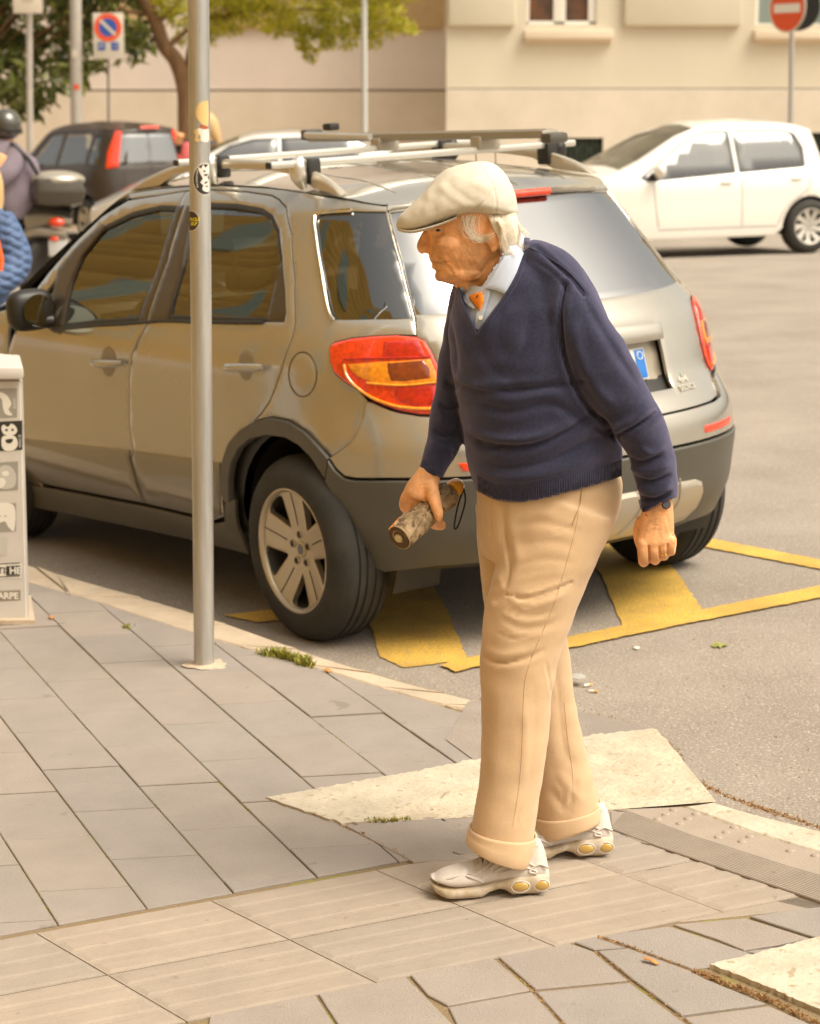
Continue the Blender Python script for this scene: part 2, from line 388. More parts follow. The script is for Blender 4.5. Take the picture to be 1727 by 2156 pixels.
stone('tactile_bed', [g[:2] for g in gpoly([(1180, 1790), (1285, 1745), (1400, 1788), (1514, 1828), (1727, 1900), (1900, 1955), (1900, 1895), (1684, 1914), (1454, 1938), (1300, 1950)], KP)], m_tact[0], pave, top=KP - .002, jit=0)
# ------------------------------------------------ slabs below the strip, traced one by one
low = [
 [(493, 2127), (664, 2093), (708, 2160), (700, 2200), (430, 2200), (440, 2140)], [(668, 2092), (856, 2055), (960, 2160), (980, 2200), (730, 2200), (712, 2160)],
 [(862, 2053), (1040, 2016), (1120, 2085), (942, 2118), (900, 2096)], [(942, 2120), (1121, 2087), (1186, 2158), (1240, 2210), (1010, 2200), (962, 2160)],
 [(1047, 2014), (1200, 1985), (1250, 2002), (1325, 2064), (1126, 2083)], [(1127, 2087), (1328, 2067), (1452, 2158), (1500, 2210), (1240, 2210), (1190, 2158)],
 [(1206, 1983), (1252, 1972), (1320, 1996), (1250, 2000)], [(1256, 2002), (1324, 1996), (1455, 2044), (1490, 2062), (1616, 2114), (1434, 2139), (1330, 2062)],
 [(1437, 2142), (1620, 2117), (1720, 2160), (1760, 2200), (1510, 2210), (1458, 2158)],
 [(1260, 1968), (1410, 1948), (1508, 1980), (1602, 2012), (1490, 2036), (1458, 2040)], [(1415, 1946), (1570, 1932), (1722, 1980), (1674, 1984), (1566, 2001), (1510, 1978)],
 [(1568, 2003), (1676, 1985), (1725, 1981), (1720, 1976), (1608, 2012)], [(1576, 1930), (1684, 1915), (1900, 1890), (1900, 1960), (1727, 1979)],
]
for q in low: stone('slab', [g[:2] for g in gpoly(q, KP)], m_slab[RNG.integers(5)], pave, gap=0.002)
for q in [[(862, 1732), (1000, 1724), (1130, 1800), (1010, 1812), (905, 1778)], [(724, 1740), (860, 1731), (902, 1780), (1004, 1812), (870, 1818)], [(1060, 1722), (1283, 1708), (1340, 1774), (1250, 1790), (1140, 1800)]]:
    stone('slab', [g[:2] for g in gpoly(q, KP)], m_slab[RNG.integers(5)], pave, top=KP + .0012)
# ------------------------------------------------ kerb stones
for i, cuts in enumerate(range(12)): pass
ko = catmull(KO[:7], 60); ki = catmull(KI[:8], 60)
lens = [0, 7, 14, 20, 26, 32, 37, 42, 47, 52, 56, 59]
for i in range(len(lens) - 1):
    a, b = lens[i], lens[i + 1]
    q = [tuple(x) for x in ko[a:b + 1]] + [tuple(x) for x in ki[a:b + 1][::-1]]
    stone('kerb_stone', q, m_kerb, pave, top=KP + 0.003, th=.14, bev=.008)
# apron of asphalt between kerb and ramp, light kerb on the right, dropped ramp with ribs and studs
strip_mesh([g[:2] for g in gpoly([(985, 1480), (1003, 1477), (1210, 1497), (1310, 1519), (1400, 1548), (1240, 1556), (1000, 1604), (940, 1560)], KP)], KP + 0.0035, 'asphalt_apron', M('apron_asphalt', (0.29, 0.245, 0.205), 0.9, var=.1, vs_=4, bump=.003, bs=150), pave)
stone('kerb_stone', [g[:2] for g in gpoly([(1436, 1700), (1503, 1690), (1590, 1716), (1727, 1750), (1900, 1800), (1900, 1858), (1727, 1798), (1592, 1757)], KP)], m_trav_top, pave, top=KP + .002, th=.12, bev=.006)
rampq = [(1290, 1707), (1436, 1700), (1592, 1757), (1727, 1798), (1900, 1858), (1900, 1895), (1727, 1846), (1664, 1828), (1455, 1761), (1321, 1710)]
stone('stud_paving', [g[:2] for g in gpoly(rampq, KP)], m_tact[1], pave, top=KP + .0025)
bandq = [(1283, 1710), (1321, 1710), (1455, 1761), (1664, 1828), (1727, 1846), (1900, 1895), (1900, 1960), (1727, 1903), (1514, 1830), (1383, 1785), (1344, 1774), (1285, 1748)]
band = stone('ribbed_paving', [g[:2] for g in gpoly(bandq, KP)], m_tact[2], pave, top=KP + .003)
rb = MB(); up = [G(x, y) for x, y in [(1321, 1710), (1455, 1761), (1664, 1828), (1900, 1895)]]; lo = [G(x, y) for x, y in [(1285, 1748), (1383, 1785), (1514, 1830), (1900, 1960)]]
for i in range(15):
    f = (i + .5) / 15; l = [a * (1 - f) + b * f for a, b in zip(up, lo)]
    w_ = .0042
    for a, b in zip(l[:-1], l[1:]):
        d = (b - a)[:2]; nn = np.array([-d[1], d[0]]) / np.linalg.norm(d) * w_
        z = lambda p, h: (p[0], p[1], float(zroad(p[0], p[1])) + KP + h)
        q = [a[:2] - nn, b[:2] - nn, b[:2] + nn, a[:2] + nn]; qi = [a[:2] - nn * .5, b[:2] - nn * .5, b[:2] + nn * .5, a[:2] + nn * .5]
        rb.add([z(x, .003) for x in q] + [z(x, .0062) for x in qi], [(4, 5, 6, 7)] + [(k, (k + 1) % 4, 4 + (k + 1) % 4, 4 + k) for k in range(4)])
rb.obj('rib', m_tact[2], band, smooth=False, kind='stuff')
dome, df = lathe([(.011, 0), (.0095, .0025), (.006, .004), (.0001, .0045)], (0, 0, 0), (0, 0, 1), 10)
dome = np.array(dome); me0 = None
for i in range(14):
    for j in range(5):
        g = G(1405, 1716)[:2] + np.array([.80, -.60]) * .062 * i + np.array([.60, .80]) * (.038 * (j - 2.2))
        pxy = P((g[0], g[1], float(zroad(*g)) + KP))
        if not inpoly(pxy[None], rampq)[0] or i % 3 == 2: continue
        if me0 is None:
            o = mk('stud', dome, df, m_tact[1], None, sharp=60); me0 = o.data
        else: o = bpy.data.objects.new('stud', me0); COL.objects.link(o)
        o.location = (g[0], g[1], float(zroad(*g)) + KP + .0025); o.parent = pave
# ------------------------------------------------ travertine ramp blocks
def rough_block(name, top, low_, mat_top, mat_low, par, h=0.005):
    """top: outline of the dressed top; low_: (ridge, foot) pair of polylines of the rough sloping side"""
    top = densify(np.array(top, float), 9.0); top = top + RNG.normal(0, 1.0, top.shape) * (top[:, :1] < 1700); t = [g for g in gpoly(top, KP)]
    t = [(x, y, z + h) for x, y, z in t]; p2 = np.array(t)[:, :2]
    if area2(p2) < 0: t = t[::-1]
    b = MB().prism(t, (0, 0, h + .02)); o = b.obj(name, mat_top, par, smooth=False)
    if low_:
        rd, ft = catmull([G(x, y)[:2] for x, y in low_[0]], 40), catmull([G(x, y)[:2] for x, y in low_[1]], 40); V = []
        for i in range(40):
            for j in range(12):
                f = j / 11; q = rd[i] * (1 - f) + ft[i] * f; nz = 0.0 if j in (0, 11) else RNG.normal(0, .0022)
                V.append((q[0], q[1], float(zroad(*q)) + KP + (h + .0012) * (1 - f) ** .9 + .0012 + nz))
        mk('rough_face', V, grid_faces(40, 12), mat_low, o, sharp=180)
    return o
b1 = thing('travertine_ramp_block', G(900, 1680) * [1, 1, 1], 'long travertine kerb block with rough pitted side, lying behind the walking man', 'kerb block')
b1.location = tuple(G(900, 1680)); ORG[b1] = np.array(b1.location)
rough_block('stone_top', [(560, 1682), (720, 1738), (776, 1732), (851, 1700), (913, 1682), (974, 1664), (1060, 1640), (1240, 1578), (1295, 1563), (1383, 1541), (1372, 1537), (1240, 1552), (1010, 1600), (870, 1628)],
            ([(776, 1731), (913, 1681), (1060, 1639), (1240, 1577), (1383, 1540)], [(776, 1733), (930, 1725), (1120, 1716), (1285, 1706), (1508, 1689)]), m_trav_top, m_trav, b1)
b2 = thing('travertine_ramp_block', G(1620, 2050), 'cream travertine block at the pavement corner beside a dirt filled joint, lower right', 'kerb block')
rough_block('stone_top', [(1494, 2036), (1600, 2010), (1727, 1977), (1950, 1925), (1950, 2180), (1800, 2160), (1692, 2117), (1600, 2076)], None, m_trav_top, m_trav, b2, h=.006)

# ================================================================== BUILDINGS
m_dark = M('dark_glass', (0.02, 0.022, 0.02), 0.12, spec=.6)
m_white = M('white_window_paint', (0.80, 0.76, 0.68), 0.5)
m_shut = M('green_shutter', (0.25, 0.30, 0.25), 0.6)
m_grill = M('green_iron', (0.05, 0.075, 0.05), 0.6)
m_curt = M('brown_interior', (0.16, 0.06, 0.02), 0.8, col2=(0.03, 0.03, 0.025), vs_=3)
YW = 36.0; YL = 38.0
def wx(px, Y=YW): return float(W(px, 200, Y)[0])
def wz(py, Y=YW): return float(W(863, py, Y)[2])
def wbox(b, px0, px1, py0, py1, Yf, dep, bev=0.0):  # box on the facade, front face at distance Yf
    x0, x1, z0, z1 = wx(px0, Yf), wx(px1, Yf), wz(py1, Yf), wz(py0, Yf)
    return b.box(((x0 + x1) / 2, Yf + dep / 2, (z0 + z1) / 2), (x1 - x0, dep, z1 - z0), bev=bev)
bR = thing('cream_building', (wx(1400), YW, wz(500)), 'cream rendered building with travertine plinth, window sills and green basement grilles behind the white car', 'building')
b = MB()
# wall with window openings: built of boxes around the openings
b_ = lambda *a, **k: wbox(b, *a, **k)
TOPY = -1400
segs = [(940, 1106, TOPY, 185), (1106, 1254, TOPY, -260), (1106, 1254, 52, 185), (1254, 1586, TOPY, 185), (1586, 1760, TOPY, -260), (1586, 1760, 52, 185), (1760, 2600, TOPY, 185)]
for s in segs: b_(*s, YW, 0.5)
b.obj('wall', m_cream, bR, smooth=False)
b = MB()
for s in [(940, 1138, 187, 560), (1138, 1272, 187, 290), (1138, 1272, 348, 560), (1272, 1708, 187, 560), (1708, 1860, 187, 279), (1708, 1860, 348, 560), (1860, 2600, 187, 560)]: b_(*s, YW - .05, 0.55)
b.obj('plinth', m_plinth, bR, smooth=False)
for x0, x1 in ((943, 1086), (1312, 1560), (1770, 2000)):
    for y1 in (55, -150):
        b = MB(); wbox(b, x0, x1, y1 - 190, y1, YW - .13, .16, bev=.10); b.obj('rusticated_panel', m_cream, bR)
for x0, x1 in ((1104, 1290), (1586, 1770)):
    b = MB(); wbox(b, x0, x1, 62, 82, YW - .16, .3, bev=.02); wbox(b, x0 + 2, x1 - 2, 82, 90, YW - .08, .2, bev=.01); b.obj('sill', M('sill_stone', (0.72, .60, .45), .7), bR)
wn = MB(); wbox(wn, 1108, 1252, -260, 52, YW + .10, .07); wo_ = wn
fr = MB()
for s in [(1106, 1113, -260, 52), (1163, 1189, -260, 52), (1236, 1254, -260, 52), (1106, 1254, 44, 53), (1106, 1254, -120, -110)]: wbox(fr, *s, YW + .04, .06, bev=.012)
wf = fr.obj('window', m_white, bR)
for a, c in ((1112, 1164), (1188, 1237)):
    g_ = MB(); wbox(g_, a, c, -255, 45, YW + .08, .02); g_.obj('pane', m_curt, wf, smooth=False)
fr = MB()
for s in [(1586, 1592, -260, 54), (1752, 1760, -260, 54), (1592, 1752, 50, 54)]: wbox(fr, *s, YW + .04, .06)
wf = fr.obj('window', m_white, bR, smooth=False)
for i in range(34):
    g_ = MB(); z = 50 - i * 9
    p0, p1 = wx(1592), wx(1752); zc = wz(z - 4)
    ax = np.array([[1, 0, 0], [0, math.cos(.5), -math.sin(.5)], [0, math.sin(.5), math.cos(.5)]])
    g_.box(((p0 + p1) / 2, YW + .08, zc), (p1 - p0, .012, .062), ax); g_.obj('shutter_slat', m_shut, wf, smooth=False)
for a, c, t_ in ((1140, 1270, 292), (1710, 1858, 281)):
    bk = MB(); wbox(bk, a - 2, c + 2, t_ - 4, 352, YW + .16, .02); o = bk.obj('basement_window', M('basement_dark', (.012, .02, .014), .5), bR, smooth=False)
    g_ = MB(); n_ = 12
    for i in range(n_ + 1):
        x = wx(a + (c - a) * i / n_); g_.tube([(x, YW + .02, wz(350)), (x, YW + .02, wz(t_))], .009, 6)
    for i in range(5):
        x = wx(a + (c - a) * (i + .5) / 5); rr = (wx(c) - wx(a)) / 10
        g_.tube([(x + rr * math.cos(t), YW + .02, wz(322) + rr * 1.3 * math.sin(t)) for t in np.linspace(0, math.pi, 9)], .008, 5)
    g_.obj('iron_grille', m_grill, o)
bL = thing('shade_tinted_building', (wx(500, YL), YL, wz(500, YL)), 'pinkish beige building wing with painted-in shade and a dark string course behind the trees', 'building')
b = MB(); wbox(b, -900, 945, TOPY, 188, YL, .5); b.obj('wall', m_shade_wall, bL, smooth=False)
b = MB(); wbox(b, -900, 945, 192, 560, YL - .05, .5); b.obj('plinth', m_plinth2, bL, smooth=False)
b = MB(); wbox(b, -900, 945, 186, 193, YL + .04, .5); b.obj('string_course', M('string_groove', (.20, .13, .08), .9), bL, smooth=False)
for x0, x1 in ((780, 938), (420, 620), (120, 330)):
    b = MB(); wbox(b, x0, x1, -130, 60, YL - .14, .2, bev=.12); b.obj('rusticated_panel', M('shade_brown_render', (.55, .38, .2), .9, var=.05), bL)  # brown shade of the bulges put into their colour
fp = MB(); 
V, Fc = sheet([-30, -10, 0, 10, 30], [32.6, 35, 40], 0.0); V = [(x, y, float(zroad(x, y)) + .13) for x, y, z in V]
n0 = len(V); V += [(x, 32.6, float(zroad(x, 32.6)) - .02) for x in (-30, -10, 0, 10, 30)]; Fc += [(n0 + i, n0 + i + 1, i + 1, i) for i in range(4)]
mk('far_pavement', V, Fc, m_kerb, smooth=False, kind='structure')
# ochre building across the pavement: seen mirrored in the doors of the grey car
oc = thing('ochre_building', (-9.5, 3.0, 0), 'ochre rendered building with horizontal grooves, mirrored in the car doors', 'building')
CA_ = np.array([-.575, .818]); CL_ = np.array([-.816, -.576]); base = np.array([.33, 7.67]) + CL_ * 9.2
m_och = M('ochre_wall', (0.50, 0.30, 0.06), 0.9, var=.08, vs_=.5)
for k in range(26):
    b = MB(); c = base + CA_ * 9
    b.box((c[0] + CL_[0] * .3, c[1] + CL_[1] * .3, -1 + .55 * k + .26), (44, .6, .54), [[CA_[0], CA_[1], 0], [CL_[0], CL_[1], 0], [0, 0, 1]], bev=.012)
    b.obj('rendered_course', m_och, oc)
b = MB(); b.box((c[0] + CL_[0] * .55, c[1] + CL_[1] * .55, 6.2), (44, .6, 14.6), [[CA_[0], CA_[1], 0], [CL_[0], CL_[1], 0], [0, 0, 1]]); b.obj('wall', M('groove_dark', (.34, .20, .05), .9), oc, smooth=False)
for k in range(9):
    for z in (2.6, 6.6, 10.4):
        b = MB(); q = base + CA_ * (-9 + 4.4 * k); b.box((q[0] - CL_[0] * .02, q[1] - CL_[1] * .02, z), (1.25, .1, 2.1), [[CA_[0], CA_[1], 0], [CL_[0], CL_[1], 0], [0, 0, 1]]); b.obj('window', m_shut, oc, smooth=False)

# ================================================================== POSTS AND SIGNS
m_galv = M('galvanised_steel', (0.50, 0.49, 0.46), 0.42, metal=.75, var=.16, vs_=9, stretch=(3, 3, .25), bump=.0006, bs=70)
m_greyp = M('grey_post_paint', (0.42, 0.38, 0.33), 0.6, var=.08)
m_blue_post = M('pale_post_paint', (0.50, 0.50, 0.47), 0.5)
def post(name, px0, py0, px1, py1, Y, wpx, mat, label, cat, base=True):
    a = W(px1, py1, Y); g = a.copy(); g[2] = float(zroad(a[0], a[1])) - .02; t = W(px0, py0, Y); s = F / (Y / math.cos(PIT) * 1.0)
    r = wpx / 2 / (F / ((a - O) @ FW)); o = thing(name, tuple(g), label, cat)
    top = t + (t - a) * .0; MB().tube([g, a, top], r, 20).obj('post', mat, o); return o, a, t, r
gp = G(430, 1400); Yp = gp[1]
pole = thing('sign_post', tuple(gp), 'galvanised steel post with round stickers standing on the pavement in front of the grey car', 'post')
tp = W(415.5, -250, Yp); rp = 0.0322
MB().tube([gp - [0, 0, .01], gp + (tp - gp) * .5, tp], rp, 40).obj('steel_tube', m_galv, pole)
b = MB(); n_ = 28; V = [(gp[0], gp[1], gp[2] + .012)]
for i in range(n_):
    a = i / n_ * 6.283; rr = .062 + RNG.normal(0, .010); V.append((gp[0] + .012 + rr * 1.15 * math.cos(a), gp[1] + rr * math.sin(a), gp[2] + .0015))
mk('cement_collar', V, [(0, i + 1, (i + 1) % n_ + 1) for i in range(n_)], M('cement', (.50, .40, .29), .95, bump=.004, bs=150, var=.1), pole)
POLE = (gp, tp, rp)
po, a, t, r = post('parking_sign', 227, 60, 229, 300, 33.2, 5, M('dark_post', (.16, .14, .11), .6), 'no parking sign with small blue P panel on a thin dark post', 'sign')
m_signw = M('sign_white', (.62, .56, .46), .5); m_red = M('sign_red', (.75, .09, .02), .45); m_blue = M('sign_blue', (.03, .09, .36), .45)
Ys = 33.1; cp = lambda x, y, dy=0: W(x, y, Ys - dy)
b = MB(); c_ = cp(228.5, 75.5); sx = (cp(261, 75) - cp(196, 75))[0]; sz = (cp(228, 27) - cp(228, 124))[2]
b.box(c_, (sx, .02, sz), bev=.008); b.obj('panel', m_signw, po)
def disc(c, r0, r1, n=32, a0=0, a1=6.2832, ax1=(1, 0, 0), ax2=(0, 0, 1), sx_=1.0):
    c = np.array(c, float); ax1 = np.array(ax1, float); ax2 = np.array(ax2, float); V = []; t = np.linspace(a0, a1, n + 1)
    for k in t: V += [c + ax1 * r0 * math.cos(k) * sx_ + ax2 * r0 * math.sin(k), c + ax1 * r1 * math.cos(k) * sx_ + ax2 * r1 * math.sin(k)]
    return V, [(2 * i, 2 * i + 1, 2 * i + 3, 2 * i + 2) for i in range(n)]
c2 = cp(227, 57.5, .015); rr = .16 * 33.1 / 25.35; KS = 33.1 / 25.35
mk('red_ring', *disc(c2, rr * .66, rr), m_red, po, smooth=False); mk('blue_disc', *disc(c2, .001, rr * .66), m_blue, po, smooth=False)
b = MB(); b.box(c2 - [0, .004, 0], (rr * 1.5, .003, rr * .22), [[.72, 0, -.69], [0, 1, 0], [.69, 0, .72]]); b.obj('red_bar', m_signw, po, smooth=False)
b = MB()
for x in (214, 242):
    q = cp(x, 97, .015); b.box(q, (.085 * KS, .004, .09 * KS))
b.obj('blue_symbol', m_blue, po, smooth=False)
b = MB(); q = cp(214, 97, .02); b.box(q + [-.016, 0, 0], (.012, .003, .06)); b.box(q + [.004, 0, .022], (.034, .003, .012)); b.box(q + [.004, 0, .000], (.034, .003, .012)); b.box(q + [.02, 0, .011], (.012, .003, .024))
q = cp(242, 97, .02); b.box(q + [0, 0, .018], (.03, .003, .014)); b.box(q, (.012, .003, .05)); b.box(q + [.012, 0, -.018], (.03, .003, .012))
b.obj('white_symbol', m_signw, po, smooth=False)
po, a, t, r = post('sign_post', 61, 10, 63, 300, 33.0, 14, m_greyp, 'pale post topped by a white panel, leftmost of the posts, behind the rider', 'post')
b = MB(); c_ = W(58, -6, 32.8); b.box(c_, ((W(89, 0, 32.8) - W(27, 0, 32.8))[0], .02, .47), bev=.006); b.obj('panel', M('panel_pale', (.66, .58, .47), .5), po)
b = MB()
for k in range(4): b.box(c_ + [0, -.013, .0 - .022 * k], (.18 - .03 * (k % 2), .002, .006))
b.obj('lettering', M('faded_print', (.45, .38, .30), .6), po, smooth=False)
po, a, t, r = post('street_post', 156, -300, 162, 300, 33.3, 25, m_greyp, 'thick grey steel post with small stickers between the leafy tree and the parking sign', 'post')
b = MB(); 
for (x, y, h, m_, nm) in ((160, 113, .07, m_signw, 'sticker'), (163, 183, .045, m_red, 'sticker')):
    q = W(x, y, 33.3) ; q[1] -= r + .004; b = MB(); b.box(q, (.08, .003, h * 1.65)); b.obj(nm, m_, po, smooth=False)
post('street_post', 765.5, -300, 768, 330, 33.4, 12.5, m_blue_post, 'thin pale grey post against the pink wall, right of the tree', 'post')
po, a, t, r = post('no_entry_sign', 1669, -20, 1664, 330, 33.4, 10.5, M('sign_pole_grey', (.40, .38, .36), .5, metal=.3), 'red and white no entry sign on a grey post above the white car', 'sign')
th_ = .92; a1 = np.array([math.cos(th_), -math.sin(th_), 0]); nrm_ = np.array([-math.sin(th_), -math.cos(th_), 0]); c2 = W(1660, 17, 33.1); rr = .365
V, Fc = lathe([(rr, 0), (rr, .02), (.001, .02)], c2, nrm_, 40); mk('disc_back', V, Fc, m_greyp, po)
c3 = c2 + nrm_ * .024; mk('disc_rim', *disc(c3, rr * .93, rr, ax1=a1), m_signw, po, smooth=False); mk('red_disc', *disc(c3, .001, rr * .93, ax1=a1), m_red, po, smooth=False)
b = MB(); b.box(c3 + nrm_ * .004, (rr * 1.45, .004, rr * .36), [a1, nrm_, [0, 0, 1]]); b.obj('white_bar', m_white, po, smooth=False)
c4 = W(1681, 14, 33.7); V, Fc = lathe([(.001, -.01), (rr, -.01), (rr, .012), (.001, .012)], c4, [-.55, -.83, 0], 36); mk('disc_back', V, Fc, M('black_disc', (.02, .022, .02), .5), po)

# ================================================================== TREES
def leaf_mesh(cs, size, mats_n, droop=.3, asp=.36, curl=.25):
    V = []; Fs = []
    for c in cs:
        s = size * RNG.uniform(.65, 1.25); d = RNG.normal(size=3); d[2] -= droop; d /= np.linalg.norm(d); u = np.cross(d, RNG.normal(size=3)); u /= np.linalg.norm(u); n = np.cross(d, u); k = len(V)
        w_ = s * asp; V += [c, c + d * s * .45 + u * w_ * .5 + n * s * curl * .3, c + d * s * .45 + n * s * -curl * .2, c + d * s * .45 - u * w_ * .5 + n * s * curl * .3, c + d * s]
        Fs += [(k, k + 1, k + 2), (k, k + 2, k + 3), (k + 1, k + 4, k + 2), (k + 2, k + 4, k + 3)]
    return V, Fs
def leaf_mat(name, c1, c2, rough=.45):
    m = bpy.data.materials.new(name); m.use_nodes = True; t = m.node_tree; b = t.nodes['Principled BSDF']; b.inputs['Roughness'].default_value = rough
    g = t.nodes.new('ShaderNodeNewGeometry'); r = t.nodes.new('ShaderNodeValToRGB'); r.color_ramp.elements[0].color = (*c1, 1); r.color_ramp.elements[1].color = (*c2, 1)
    t.links.new(g.outputs['Random Per Island'], r.inputs[0]); t.links.new(r.outputs[0], b.inputs['Base Color'])
    tr = t.nodes.new('ShaderNodeBsdfTranslucent'); t.links.new(r.outputs[0], tr.inputs[0]); mx = t.nodes.new('ShaderNodeMixShader'); mx.inputs[0].default_value = .3
    t.links.new(b.outputs[0], mx.inputs[1]); t.links.new(tr.outputs[0], mx.inputs[2]); t.links.new(mx.outputs[0], t.nodes['Material Output'].inputs[0]); return m
m_bark = M('bark', (.20, .11, .05), .9, var=.2, vs_=14, bump=.01, bs=30, stretch=(1, 1, .3))
def blob_points(blobs, n, Y):
    """leaf positions in clumps: blobs (px, py, rx_px, ry_px, depth)"""
    A = np.array([b[2] * b[3] for b in blobs], float); A /= A.sum(); out = []
    for b, a in zip(blobs, A):
        k = int(n * a); c = W(b[0], b[1], Y + b[4]); s = F / Y; r = np.array([b[2] / s, min(b[2], b[3]) / s, b[3] / s])
        q = RNG.normal(size=(k, 3)); q /= np.linalg.norm(q, axis=1)[:, None]; q *= (RNG.uniform(.25, 1, k) ** .5)[:, None]; out.append(c + q * r)
    return np.vstack(out)
YT = 34.6
tr1 = thing('broadleaf_tree', (W(-120, 300, YT)[0], YT, float(zroad(-7.5, YT))), 'dark green tree with large glossy leaves at the upper left, behind the rider', 'tree')
g0 = ORG[tr1]
MB().tube(catmull([g0, g0 + [.1, 0, 1.2], g0 + [.45, 0, 2.4], g0 + [1.6, 0, 4.3]], 16), np.linspace(.14, .06, 16), 12).obj('trunk', m_bark, tr1)
bl = []
for (x, y, rx, ry) in [(40, 60, 70, 55), (110, 110, 60, 50), (20, 150, 60, 60), (75, 190, 45, 35), (130, 160, 45, 30), (30, 225, 40, 22), (170, 40, 70, 45), (185, 115, 40, 35), (190, 150, 18, 18), (255, 70, 60, 40), (300, 75, 38, 28), (285, 95, 22, 18), (265, 118, 14, 16), (90, -20, 120, 50), (230, -20, 120, 45), (-60, 60, 90, 90), (-60, 190, 60, 50), (70, 222, 26, 14), (-20, -120, 160, 80), (160, -130, 150, 80)]:
    bl.append((x, y, rx, ry, RNG.uniform(-.5, .5)))
pts = blob_points(bl, 3400, YT); V, Fc = leaf_mesh(pts, .27, 1, droop=.7)
mk('crown', V, Fc, leaf_mat('magnolia_leaf', (.045, .072, .014), (.26, .28, .07), .35), tr1, smooth=False)
b = MB()
for k in range(26):
    q = pts[RNG.integers(len(pts))]; s = g0 + [.35, 0, 2.2]; b.tube(catmull([s, (s + q) / 2 + RNG.normal(0, .12, 3), q], 8), np.linspace(.03, .006, 8), 5)
b.obj('limb', m_bark, tr1)
YT2 = 34.2
tr2 = thing('light_tree', (W(396, 400, YT2)[0], YT2, float(zroad(-2.6, YT2))), 'slender tree with curved brown trunk and bright yellow green foliage behind the steel post', 'tree')
g0 = ORG[tr2]; tp_ = [g0] + [W(x, y, YT2) for x, y in [(393, 260), (390, 190), (372, 130), (345, 95), (330, 50), (308, 5), (280, -60), (240, -160)]]
MB().tube(catmull(tp_, 40), np.linspace(.15, .08, 40), 12).obj('trunk', m_bark, tr2)
b = MB()
for q in [[(352, 100), (400, 60), (470, 20), (560, -30)], [(392, 200), (398, 100), (430, 30), (500, -60)], [(330, 50), (380, 0), (440, -50)], [(320, 30), (260, 20), (200, -20)], [(440, 40), (560, 20), (700, 20)]]:
    b.tube(catmull([W(x, y, YT2) for x, y in q], 12), np.linspace(.05, .012, 12), 6)
b.obj('limb', m_bark, tr2)
bl = []
for (x, y, rx, ry) in [(390, 30, 50, 32), (470, 20, 70, 36), (470, 60, 50, 14), (560, 30, 70, 30), (600, 60, 60, 16), (650, 40, 70, 40), (660, 85, 45, 25), (655, 118, 16, 14), (640, 100, 18, 12), (730, 40, 70, 40), (720, 80, 45, 24), (800, 40, 60, 40), (788, 85, 18, 20), (850, 55, 28, 16), (440, 70, 30, 12), (445, 92, 8, 5), (350, 10, 40, 30), (600, -50, 300, 60), (760, -20, 130, 40), (520, 5, 60, 25), (870, 66, 14, 7), (380, 80, 16, 16)]:
    bl.append((x, y, rx, ry, RNG.uniform(-.6, .6)))
pts = blob_points(bl, 15000, YT2); V, Fc = leaf_mesh(pts, .085, 1, droop=.2, asp=.45)
mk('crown', V, Fc, leaf_mat('acacia_leaf', (.25, .28, .015), (.66, .58, .04), .5), tr2, smooth=False)
